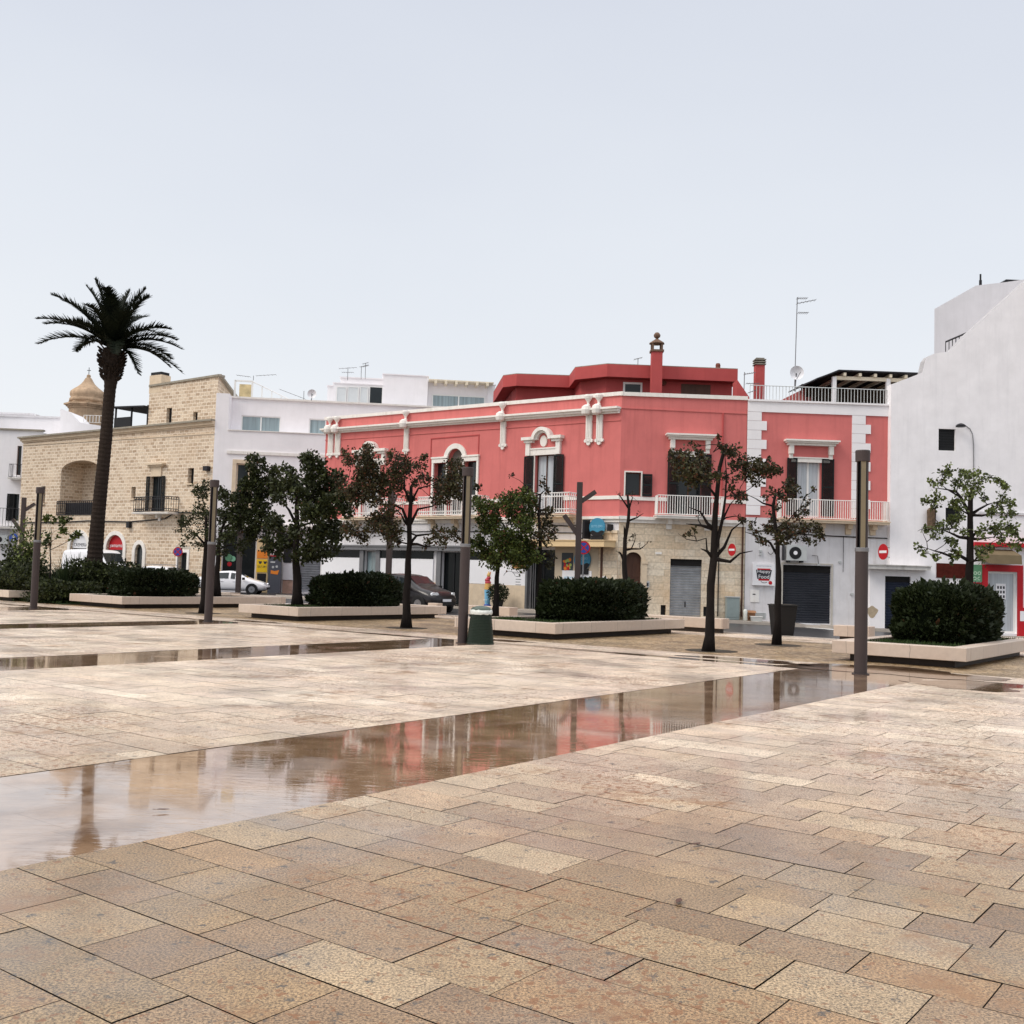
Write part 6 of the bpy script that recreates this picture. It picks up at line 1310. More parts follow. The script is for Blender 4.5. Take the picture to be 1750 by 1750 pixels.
hedge(24.5,28.2,15.95,17.75,.36,1.50,'rounded dark hedge in the centre planter right of the litter bin',31,26000)
hedge(24.6,28.4,6.0,8.0,.36,1.64,'largest rounded dark hedge in the right planter beside the rightmost lamp',32,32000)
hedge(24.2,27.7,25.45,27.4,.36,1.45,'rounded dark hedge hiding the rear of the charcoal car',33,20000)
hedge(22.9,26.0,34.75,36.9,.36,1.38,'long low dark hedge in front of the small white car',34,18000)
# ---- grass and tufts
def tufts(name,label,cat,pts,h,n,mat,seed,spread=.12,w=.012,group=None,kind=None,curve=.5):
    c=pts[0]; T=thing(name,label,cat,c,group,kind) if kind is None else None
    rn=np.random.RandomState(seed); P=[];A=[]
    for p in pts:
        m_=n; q=np.array(p)[None]+np.concatenate([rn.normal(size=(m_,2))*spread,np.zeros((m_,1))],1); P.append(q); d=rn.normal(size=(m_,3))*curve; d[:,2]=1; A.append(d)
    P=np.concatenate(P);A=np.concatenate(A); l=h*rn.uniform(.5,1.1,len(P))
    if kind:
        T=bpy.data.objects.new('tmp',None); col.objects.link(T); T.location=(0,0,0)
        o=leaf_mesh(name,mat,T,P,A,l,np.full(len(P),w),rn.rand(len(P)),seed); o.parent=None; bpy.data.objects.remove(T); setp(o,label,cat,None,kind); return o
    leaf_mesh('blades',mat,T,P,A,l,np.full(len(P),w),rn.rand(len(P)),seed); return T
rg=random.Random(5); gp=[]
for (a0,a1,b0,b1) in ((22.95,24.6,16.0,18.6),(23.3,24.9,6.1,8.0),(22.9,24.3,25.7,27.7),(22.7,23.2,35,37.5),(28.2,29.2,16,18.5),(28.3,29.2,6,8)):
    for _ in range(int((a1-a0)*(b1-b0)*16)): gp.append(Q(rg.uniform(a0,a1),rg.uniform(b0,b1),.36))
tufts('grass','short green grass growing in planters','grass',gp,.13,22,ML_grass,51,.12,.008,kind='stuff')
# lawn between the two left planters
b=MB(); b.quad(Q(22.0,41.3,.02),Q(22.0,38.1,.02),Q(31,38.1,.02),Q(31,41.3,.02)); setp(b.build('lawn',pm('lawn_green',(.030,.055,.018),.9,var=.4,scale=3)),kind='structure')
gp=[Q(rg.uniform(22,30),rg.uniform(38.2,47),.02) for _ in range(500)]
tufts('grass','rough grass on the left lawn','grass',gp,.16,14,ML_grass,52,.2,.012,kind='stuff')
def shrub(label,c,r,h,seed,mat,n=2500,name='shrub',leaf=.12,w=.36,group=None,vol=.4,up=.4):
    n=int(n*1.8); T=thing(name,label,'shrub',(c.x,c.y,c.z),group); rn=np.random.RandomState(seed)
    d=rn.normal(size=(n,3)); d/=np.linalg.norm(d,axis=1,keepdims=True); k=(rn.rand(n,1)**vol)
    lump=1+.22*np.sin(4*d[:,:1]+seed)+.18*np.sin(6*d[:,1:2]+seed*2)+.15*np.sin(7*d[:,2:3]+seed)
    p=d*k*lump*np.array([[r,r,h/2]])+np.array([[c.x,c.y,c.z+h/2]])
    l=leaf*rn.uniform(.6,1.3,n); dd=d+rn.normal(size=(n,3))*.7; dd[:,2]+=up
    leaf_mesh('foliage',mat,T,p,dd,l,l*w,rn.rand(n)**1.6,seed)
    b=MB(); rr=random.Random(seed)
    for _ in range(8):
        e=Vector((rr.uniform(-.7,.7)*r,rr.uniform(-.7,.7)*r,h*rr.uniform(.5,.85))); b.tube([(c.x,c.y,c.z),(c.x+e.x*.4,c.y+e.y*.4,c.z+e.z*.5),(c.x+e.x,c.y+e.y,c.z+e.z)],[.03,.02,.008],5,False)
    b.build('stems',M_bark,T); return T
def gz(px,py,D,z=0):
    p=PD(px,py,D); return Vector((p.x,D,z))
shrub('big dark shrub at foot of the palm, right side',gz(176,1000,44),1.15,1.75,61,ML_dark,5200,leaf=.14)
shrub('dark shrub at left foot of the palm',gz(140,1000,45),1.0,1.5,62,ML_dark,3800,leaf=.14)
shrub('low dark shrub between the branch lamp and leftmost lamp post',gz(42,1000,44),1.2,1.45,63,ML_dark,4200,leaf=.13)
shrub('dark shrub at the very left edge of the lawn',gz(6,1000,45),1.3,1.3,64,ML_dark,4200,leaf=.13)
shrub('slim dark sapling beside the blue arrow sign',gz(20,1000,47),.55,2.3,65,ML_dark,1100,leaf=.14,vol=.6)
shrub('loose shrub with yellow green tips right of the branch lamp',gz(46,1000,46),.8,3.3,66,ML_light,900,leaf=.14,vol=.7)
shrub('low dark ground shrub in front of the palm foot',gz(110,1010,42),1.2,.9,67,ML_dark,3600,leaf=.12)
shrub('small dark shrub beside the white van bumper',gz(203,1005,46),.5,1.1,68,ML_dark,1200,leaf=.12)
# strap leaved plants
def blades(label,c,h,n,seed,mat,w=.035,name='strap_plant',spread=.9):
    T=thing(name,label,'plant',c); rr=random.Random(seed); b=MB(); b.c=[]
    for _ in range(n):
        az=rr.uniform(0,2*math.pi); L_=h*rr.uniform(.7,1.15); sp=rr.uniform(.15,spread)*L_; pts=[]
        for k in range(6):
            f=k/5; r_=sp*f; z=L_*(1.25*f-.55*f*f*(sp/L_+.3)); pts.append(Vector((c.x+math.cos(az)*r_,c.y+math.sin(az)*r_,c.z+z)))
        sd=Vector((-math.sin(az),math.cos(az),0)); t=rr.random()**1.3
        for k in range(5):
            w0=w*(1-.8*(k/5)**1.5); w1=w*(1-.8*((k+1)/5)**1.5)
            b.quad(pts[k]-sd*w0,pts[k]+sd*w0,pts[k+1]+sd*w1,pts[k+1]-sd*w1); b.c.append((t,1,t,1))
    b.build('leaves',mat,T); return T
blades('yucca like plant with upright yellow green blades left of the palm',gz(112,1000,43.5),1.75,150,71,ML_yuc)
blades('arching strap leaved plant behind the yucca, in front of the van',gz(132,1000,44.5),2.0,170,72,ML_yuc,.025)
blades('low spiky plant between the leftmost lamp and the yucca',gz(92,1005,42.5),1.0,100,73,ML_yuc)
# frangipani-like bare branched shrub
fp=gz(84,1000,43); 
tree('bare stemmed shrub with leaf tufts only at branch ends, left of palm',Vector((fp.x,fp.y,0)),[[(86,960),(86,940),(88,925)],[(86,945),(92,912),(90,895)],[(87,938),(105,930),(118,922),(128,916)],[(90,915),(100,905),(110,898)],[(88,925),(82,905),(78,895)],[(91,908),(84,898),(80,893)]],
 [(79,891,6,1),(85,887,5,1),(100,888,5,.9),(114,890,6,1.1),(118,886,4,1),(113,911,7,1),(122,916,5,1),(129,914,6,1.1),(79,925,7,.9),(82,930,5,.8),(106,900,3,.5),(96,920,3,.4),(75,893,4,.9)],ML_mid,.05,75,1.5,name='shrub',group='ornamental shrubs on the lawn',leaf=.16,depth=.5)
# ---- palm
Dp=45.0
bp=gz(158,1026,Dp); T=thing('palm_tree','tall date palm with dark feathery crown and thick leaning trunk','palm',bp)
b=MB(); path=[bp]+[PD(x,y,Dp) for x,y in ((160,985),(163,940),(168,880),(175,810),(181,750),(185,700),(188,665),(190,645),(191,630),(192,615),(192.5,603),(193,592))]
k=Dp/FPX; rad=[r*k for r in (17,14,12.5,11.3,10.6,10.2,9.4,9.6,11.5,15.5,19,17.5,13)]
P2=[];R2=[]
for i in range(len(path)-1):
    m_=max(1,int((path[i+1]-path[i]).length/.09))
    for j in range(m_):
        f=j/m_; P2.append(path[i].lerp(path[i+1],f)); R2.append((rad[i]+(rad[i+1]-rad[i])*f)*(1+(.035 if (len(P2)%2) else -.02)))
b.tube(P2,R2,16); b.build('trunk',M_palmb,T,smooth=False)
b=MB(); rr=random.Random(9)
for i in range(170):      # old leaf bases around the swollen head
    f=rr.random(); y=650-58*f; c=PD(189.5+3*f,y,Dp); rr_=(12+8.5*math.sin(min(1,f*1.3)*math.pi*.62))*k; az=rr.uniform(0,2*math.pi); e=Vector((math.cos(az),math.sin(az),0)); p=c+e*rr_*.9; q=p+e*.16+Vector((0,0,.13))
    b.tube([p,q],[.055,.03],4)
b.build('leaf_bases',M_palmb,T)
crown=PD(193,597,Dp)
tips=[(64,588,0),(76,554,0),(100,510,.3),(147,488,0),(172,484,-.5),(215,490,.4),(248,492,.1),(259,509,-.2),(290,562,.1),(311,597,0),(309,636,.2),(240,641,-.2),(281,622,.6),(117,594,.6),(158,598,-.8),(108,516,-.9),(90,560,-1.2),(286,570,1.0),(192,505,1.0),(206,520,-1.0),(205,508,-1.2),(165,508,1.2),(226,524,1.4),(185,545,-1.9),(100,540,1.3),(292,585,-1.3),(158,515,1.2),(250,552,-1.6),(140,572,-1.7),(228,622,-1.6),(265,596,1.7)]
n=0
allP=[];
for (tx,ty,dy) in tips:
    tip=PD(tx,ty,Dp)+Vector((0,dy*1.3,0)); d=tip-crown; L_=d.length
    h=Vector((d.x,d.y,0)); up=max(.55,1.15-.0*L_)
    if ty<500: ctrl=crown+d*.5+Vector((d.x*-.22,0,.35)); 
    else: ctrl=crown+Vector((d.x*.48,d.y*.48,d.z*.45+.85))
    pts=[]; N_=22
    for j in range(N_+1):
        t=j/N_; pts.append(crown*(1-t)**2+ctrl*2*t*(1-t)+tip*t*t)
    b=MB(); b.c=[]; 
    def q4(a,c_,d_,e_,t_): b.quad(a,c_,d_,e_); b.c.append((t_,1,t_,1))
    tt=rr.random()*.6
    for j in range(N_):
        tg=(pts[j+1]-pts[j]).normalized(); w_=.035*(1-j/N_)+.008; s=tg.cross(Vector((0,0,1))); s=s.normalized() if s.length>.05 else Vector((0,1,0)); u_=s.cross(tg)
        q4(pts[j]-s*w_,pts[j]+s*w_,pts[j+1]+s*w_*.9,pts[j+1]-s*w_*.9,.6); q4(pts[j]-u_*w_,pts[j]+u_*w_,pts[j+1]+u_*w_*.9,pts[j+1]-u_*w_*.9,.6)
        if j<2: continue
        for sub in (0,.25,.5,.75):
            p=pts[j].lerp(pts[j+1],sub); f=(j+sub)/N_; ll=.56*math.sin(math.pi*min(1,f*.80+.17))**.7+.06
            for sg in (-1,1):
                dr_=(s*sg*.85+tg*.75+u_*rr.uniform(.05,.55)).normalized(); en=p+dr_*ll*rr.uniform(.8,1.1)-Vector((0,0,.04*ll)); wd=tg*.042
                q4(p-wd,p+wd,en+wd*.15,en-wd*.15,min(1,tt+rr.random()*.35))
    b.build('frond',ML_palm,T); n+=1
# ------------------------------------------------------------------ STREET FURNITURE
def lamp_post():
    T=thing('lamp_post','x','lamp post',(0,0,0),'cylindrical lamp posts at the channel ends')
    MB().lathe((0,0,0),[(.16,-.02),(.16,.012),(.125,.014)],24).build('base_plate',M_pole,T)
    MB().lathe((0,0,0),[(.118,.0),(.118,2.30),(.121,2.30),(.121,2.33)],28).build('lower_column',M_pole,T,smooth=False)
    b=MB(); n=24        # upper half shell open towards the piazza
    rings=[]
    for z in (2.33,4.02):
        rings.append(b.pt(*[(.108*math.cos(R(-60+300*j/n-30)),.108*math.sin(R(-60+300*j/n-30)),z) for j in range(n+1)]))
    for j in range(n): b.f.append((rings[0]+j,rings[0]+j+1,rings[1]+j+1,rings[1]+j))
    rings=[]
    for z in (2.33,4.02):
        rings.append(b.pt(*[(.10*math.cos(R(-60+300*j/n-30)),.10*math.sin(R(-60+300*j/n-30)),z) for j in range(n+1)]))
    for j in range(n): b.f.append((rings[0]+j,rings[1]+j,rings[1]+j+1,rings[0]+j+1))
    b.build('upper_shell',M_pole,T)
    b=MB(); b.box(-.042,.046,-.114,-.03,2.34,3.98); d=b.build('light_diffuser',M_diff,T)
    b=MB(); b.box(-.058,-.043,-.108,-.02,2.33,4.0); b.box(.047,.060,-.108,-.02,2.33,4.0); b.build('diffuser_rails',M_black,T)
    MB().lathe((0,0,0),[(.11,3.96),(.135,3.97),(.137,4.16),(.128,4.18),(.02,4.19)],24).build('cap',M_pole,T)
    MB().lathe((0,0,0),[(.122,2.27),(.128,2.28),(.128,2.34),(.118,2.35)],24).build('collar',M_grey,T)
    return T
lp=lamp_post()
def dup(root,loc,rotz,label):
    r=root.copy(); col.objects.link(r); r.location=loc; r.rotation_euler=(0,0,rotz); r['label']=label
    for ch in [o for o in bpy.data.objects if o.parent==root]:
        c=ch.copy(); col.objects.link(c); c.parent=r
        for g_ in [o for o in bpy.data.objects if o.parent==ch]:
            d=g_.copy(); col.objects.link(d); d.parent=c
    return r
spots=[((19.73,6.73),'nearest and tallest looking brown lamp post, beside the right hedge planter'),((19.4,16.08),'brown lamp post right beside the green litter bin'),((19.5,25.86),'brown lamp post in front of the second dark tree from left'),((19.19,35.06),'leftmost brown lamp post beside the lawn shrubs')]
for i,((a,c),lab) in enumerate(spots):
    P=Q(a,c,0); ang=math.atan2(-P.x*-1,P.y)*0+math.atan2(-P.x,P.y)*1.0
    if i==0: lp.location=P; lp.rotation_euler=(0,0,ang+R(8)); lp['label']=lab
    else: dup(lp,P,ang+R((8,8,8,8)[i]),lab)
# branch shaped lamps
def branch_lamp():
    T=thing('branch_lamp','x','lamp post',(0,0,0),'branch shaped street lamps by the road')
    b=MB(); b.box(-.11,.11,-.11,.11,-.05,5.35); b.build('mast',M_pole,T,bevel=.01)
    def arm(z0,x1,z1,nm):
        p0=Vector((0,0,z0)); p1=Vector((x1,0,z1)); d=(p1-p0).normalized(); s=Vector((0,1,0)); u=d.cross(s); m_=MB(); w_=.085
        m_.hexa([p0-s*w_-u*w_,p0+s*w_-u*w_,p0+s*w_+u*w_,p0-s*w_+u*w_,p1-s*w_-u*w_,p1+s*w_-u*w_,p1+s*w_+u*w_,p1-s*w_+u*w_]); o=m_.build(nm,M_pole,T)
        q0=p0+d*.35; q1=p1-d*.05; m_=MB(); m_.hexa([q0-s*.05-u*(w_+.006),q0+s*.05-u*(w_+.006),q0+s*.05-u*w_,q0-s*.05-u*w_,q1-s*.05-u*(w_+.006),q1+s*.05-u*(w_+.006),q1+s*.05-u*w_,q1-s*.05-u*w_]); m_.build('light_strip',M_diff,o)
    arm(4.55,.62,5.0,'arm'); arm(3.25,-.58,4.05,'arm')
    return T
bl=branch_lamp(); 
def ps(px,D): p=PD(px,980,D); return Vector((p.x,D,-.03))
sp=[(ps(987,41.0),R(0),'branch shaped dark lamp with two arms rising behind the centre hedge'),(ps(34,62),R(5),'branch shaped dark lamp with two arms among the left shrubs'),(ps(664,46.0),R(80),'branch shaped lamp mast behind the charcoal car'),(ps(408,54.0),R(80),'branch shaped lamp mast in front of the white sedan')]
for i,(P,an,lab) in enumerate(sp):
    if i==0: bl.location=P; bl.rotation_euler=(0,0,an); bl['label']=lab
    else: dup(bl,P,an,lab)
# litter bin
P=Q(19.55,15.66,0)
T=thing('litter_bin','dark green ribbed litter bin with plastic bag rim and domed lid by lamp post','litter bin',P)
prof=[(.325,0),(.325,.02)]
z=.03
for k in range(20):
    r0=.32-.075*(k/20)
    prof+=[(r0,.03+k*.035),(r0,.03+k*.035+.024),(r0-.012,.03+k*.035+.026),(r0-.012,.03+k*.035+.033)]
MB().lathe(P,prof,28).build('ribbed_body',M_bin,T)
b=MB(); n=28; rings=[]; rr=random.Random(4)
for z,r_ in ((.70,.262),(.73,.272),(.76,.268),(.80,.255),(.79,.235)): rings.append(b.pt(*[P+Vector(((r_+rr.uniform(-.006,.006))*math.cos(2*math.pi*j/n),(r_+rr.uniform(-.006,.006))*math.sin(2*math.pi*j/n),z+rr.uniform(-.012,.012))) for j in range(n)]))
for k in range(4):
    for j in range(n): b.f.append((rings[k]+j,rings[k]+(j+1)%n,rings[k+1]+(j+1)%n,rings[k+1]+j))
b.build('bag_rim',M_bag,T,smooth=True)
MB().lathe(P,[(.235,.80),(.245,.815),(.21,.855),(.12,.885),(.03,.895)],24).build('lid',pm('grey_green_lid',(.09,.12,.10),.4,var=.2),T)
b=MB()
for s in (-1,1): b.box(P.x+s*.2-.015,P.x+s*.2+.015,P.y-.015,P.y+.015,.72,.82)
b.build('lid_hinge',M_iron,T)
# big pot
P=G(1337,1086); T=thing('plant_pot','tall black tapered plant pot behind the low brown leaved tree','pot',P)
b=MB(); c=P; w0,w1=.28,.37; h=.93
b.hexa([c+Vector((-w0,-w0,0)),c+Vector((w0,-w0,0)),c+Vector((w0,w0,0)),c+Vector((-w0,w0,0)),c+Vector((-w1,-w1,h)),c+Vector((w1,-w1,h)),c+Vector((w1,w1,h)),c+Vector((-w1,w1,h))]); b.build('body',pm('anthracite_pot',(.010,.009,.009),.5,var=.1),T,bevel=.015)
b=MB(); b.box(c.x-w1-.02,c.x+w1+.02,c.y-w1-.02,c.y+w1+.02,h+.001,h+.04); b.build('rim',M_plas,T); MB().box(c.x-w1+.05,c.x+w1-.05,c.y-w1+.05,c.y+w1-.05,h+.04,h+.05).build('soil',M_soil,T)
# utility box, rubbish
P0=FS.W(5.0,.35,0); zg=zr(P0.x)+.12
T=thing('utility_cabinet','grey green utility cabinet against the stone wall left of the white house','cabinet',(P0.x,P0.y,zg)); a,c_,z0,z1=RC(FS,1242,1264,1021,1054,.4)
MB().fbox(FS,a,c_,.1,.4,zg,z1).build('body',pm('grey_green_metal',(.27,.32,.32),.5,var=.1,stain=.3,stainc=(.3,.25,.2)),T); MB().fbox(FS,a-.03,c_+.03,.08,.43,z1,z1+.04).build('lid',M_lgrey,T); MB().fbox(FS,a+.04,c_-.04,.4,.41,zg+.1,z1-.05).build('door',pm('grey_green_metal2',(.24,.29,.29),.5),T)
o=MB().fbox(FS,5.62,5.98,.2,.55,zg-.02,zg+.42).build('cardboard_box',M_card,None,loc=FS.W(5.8,.3,zg)); setp(o,'brown cardboard box with open flaps left against the white wall','box')
MB().hexa([FS.W(5.62,.55,zg+.42),FS.W(5.98,.55,zg+.42),FS.W(5.98,.55,zg+.41),FS.W(5.62,.55,zg+.41),FS.W(5.62,.72,zg+.34),FS.W(5.98,.72,zg+.34),FS.W(5.98,.72,zg+.33),FS.W(5.62,.72,zg+.33)]).build('flap',M_card,o)
b=MB(); c=FS.W(5.5,.7,zg-.02); b.lathe(c,[(.07,0),(.10,.04),(.085,.3),(.10,.42),(.05,.5)],7); o=b.build('rubbish_bag',M_bag,None,loc=c,smooth=True); setp(o,'slim white rubbish bag standing beside the cardboard box','bag')
b=MB(); c=FS.W(5.95,.8,zg-.03); b.hexa([c+Vector((-.2,-.15,0)),c+Vector((.2,-.15,0)),c+Vector((.2,.15,0)),c+Vector((-.2,.15,0)),c+Vector((-.24,-.18,.2)),c+Vector((.24,-.18,.2)),c+Vector((.24,.18,.2)),c+Vector((-.24,.18,.2))]); o=b.build('crate',M_lgrey,None,loc=c); setp(o,'low pale plastic crate in front of the cardboard box','crate')
MB().box(c.x-.25,c.x+.25,c.y-.19,c.y+.19,c.z+.2,c.z+.22).build('rim',M_white,o)
# ice cream figure
c=FL.W(U(FL,833,1030,.7)[0],.7,.1); 
T=thing('ice_cream_sign','upright ice cream cone display figure on light blue base beside white shop panel','display figure',c)
MB().lathe(c,[(.17,0),(.18,.06),(.14,.12)],16).build('foot',M_dblue,T)
MB().lathe(c,[(.12,.12),(.13,.2),(.17,.80),(.15,.85)],16).build('base',pm('sky_blue_paint',(.22,.52,.75),.4,var=.05),T)
MB().lathe(c,[(.03,.45),(.175,.82),(.15,1.0),(.14,1.1)],16).build('cone',pm('waffle',(.65,.38,.12),.6,var=.2,scale=20),T)
b=MB()
for dx,z,r_ in ((0,1.14,.15),(-.03,1.26,.13),(.03,1.36,.11)): b.lathe(c+Vector((dx,0,0)),[(.02,z-r_*.8)]+[(r_*math.cos(R(t)),z+r_*.75*math.sin(R(t))) for t in (-50,-20,10,40,70)]+[(.01,z+r_*.76)],12)
b.build('strawberry_scoops',pm('strawberry',(.50,.06,.08),.35,var=.2,scale=8),T,smooth=True)
b=MB(); b.lathe(c+Vector((.02,0,0)),[(.07,1.42),(.09,1.48),(.07,1.56),(.03,1.63),(.01,1.68)],12); b.build('custard_swirl',pm('custard',(.65,.42,.15),.4,var=.1),T,smooth=True)
MB().tube([c+Vector((.07,0,1.4)),c+Vector((.11,0,1.66))],[.022,.022],6).build('wafer',M_orng,T)
text('gelato',FL.off(0),U(FL,833,1030,.7)[0],.38,.10,T,M_paperw,.87,.22)
c2=FL.W(U(FL,851,1030,1.0)[0],1.0,.1); T=thing('potted_shrub','dark round shrub in pot beside the ice cream figure','potted plant',c2)
MB().lathe(c2,[(.2,0),(.28,.35),(.3,.36),(.27,.36)],14).build('pot',M_plas,T)
rn=np.random.RandomState(77); d=rn.normal(size=(1500,3)); d/=np.linalg.norm(d,axis=1,keepdims=True); p=d*(rn.rand(1500,1)**.4)*np.array([[.5,.5,.42]])+np.array([[c2.x,c2.y,c2.z+.68]]); l=rn.uniform(.06,.12,1500); leaf_mesh('foliage',ML_hedge,T,p,d+rn.normal(size=d.shape)*.5,l,l*.3,rn.rand(1500),77)
# traffic signs
def tsign(px,py,D,r,az,kind,label,yb,arm=None):
    P=PD(px,py,D); F=Fac((P.x,P.y),az); T=thing('traffic_sign',label,'sign',(P.x,P.y,P.z)); z=P.z
    MB().disc(F,0,z,r,-.015,0,28).build('disc',{'park':M_redp,'arrow':M_dblue,'entry':M_redp}[kind],T)
    if kind=='park':
        MB().disc(F,0,z,r*.78,0,.008,28).build('blue_field',M_dblue,T); b=MB()
        for s in (1,-1):
            d=Vector((1,s)).normalized(); q=Vector((-d.y,d.x)); w_=r*.09; e=r*.76
            b.fpoly(F,[(d.x*e+q.x*w_,z+d.y*e+q.y*w_),(-d.x*e+q.x*w_,z-d.y*e+q.y*w_),(-d.x*e-q.x*w_,z-d.y*e-q.y*w_),(d.x*e-q.x*w_,z+d.y*e-q.y*w_)],.008,.012 if s>0 else .015)
        b.build('red_cross',M_redp,T)
    if kind=='arrow':
        b=MB(); b.fbox(F,-r*.13,r*.13,0,.008,z-r*.6,z+r*.15); b.fpoly(F,[(-r*.42,z+r*.1),(r*.42,z+r*.1),(0,z+r*.65)],0,.0095); b.build('white_arrow',M_paperw,T)
    if kind=='entry': MB().fbox(F,-r*.72,r*.72,0,.008,z-r*.16,z+r*.16).build('white_bar',M_paperw,T)
    if arm is None:
        zb=PD(px,yb,D).z; MB().tube([F.W(0,-.04,zb),F.W(0,-.04,z+r*.8)],.03,8).build('post',M_grey,T)
    else:
        b=MB()
        for dz in (-r*.6,r*.6): b.tube([F.W(0,-.03,z+dz),Vector((P.x+arm[0],P.y+arm[1],z+dz))],.018,6)
        b.build('bracket',M_grey,T)
tsign(304,943,64,.29,R(90),'park','no parking sign with blue field on grey post before stone wall',1020)
tsign(23,919,58,.24,R(90),'arrow','round blue sign with white arrow at left edge',1025)
tsign(997.5,936,43,.27,R(90),'park','no parking sign half hidden behind branch lamp above the centre hedge',1062)
tsign(1250.5,939.5,46.0,.27,1.533+R(67),'entry','no entry sign fixed edgewise to stone wall left of the grey downpipe',0,arm=(.05,.55))
tsign(1509,943,45.3,.34,1.533+R(75),'entry','no entry sign on brackets at the edge of the white gabled house',0,arm=(.55,.75))
# drain cover, fallen leaves
for (x,y,rot,lab) in ((278,1387,.3,'dry leaf floating on the wet channel at left'),(1160,1544,1.2,'small dark crumpled leaf on pale slab near the centre foreground'),(1190,1446,.7,'dark wet leaf in the joint right of centre')):
    p=G(x,y); b=MB(); r_=random.Random(x); L_=.045
    pts=[(p.x+L_*math.cos(rot)*k-.4*L_*math.sin(rot)*s*(1-k*k),p.y+L_*math.sin(rot)*k+.4*L_*math.cos(rot)*s*(1-k*k),.004+.012*(k*k)+.01*abs(s)) for k,s in ((-1,0),(-.5,1),(.3,1),(1,0),(.3,-1),(-.5,-1))]
    b.poly(pts); b.poly([(q[0],q[1],q[2]+.0015) for q in pts[::-1]]); b.tube([pts[0],(pts[0][0]-.02*math.cos(rot),pts[0][1]-.02*math.sin(rot),.02)],.0015,4)
    setp(b.build('fallen_leaf',M_brn,None,loc=p),lab,'leaf','fallen leaves on the paving')
# road markings (white chevrons near the garage)
def marking(name,pts):
    b=MB(); b.poly([(p.x,p.y,zr(p.x)+.004) for p in pts]); o=b.build(name,M_paint)
    if o.data.polygons[0].normal.z<0: o.data.flip_normals()
    setp(o,kind='structure')
marking('road_marking',[G(1378,1069,-.2),G(1425,1073,-.2),G(1425,1075,-.2),G(1376,1071.5,-.2)])
marking('road_marking',[G(1342,1066,-.2),G(1390,1069,-.2),G(1388,1070.2,-.2),G(1340,1067,-.2)])
marking('road_marking',[G(470,1030,-.03),G(560,1034,-.03),G(558,1035,-.03),G(468,1031,-.03)])
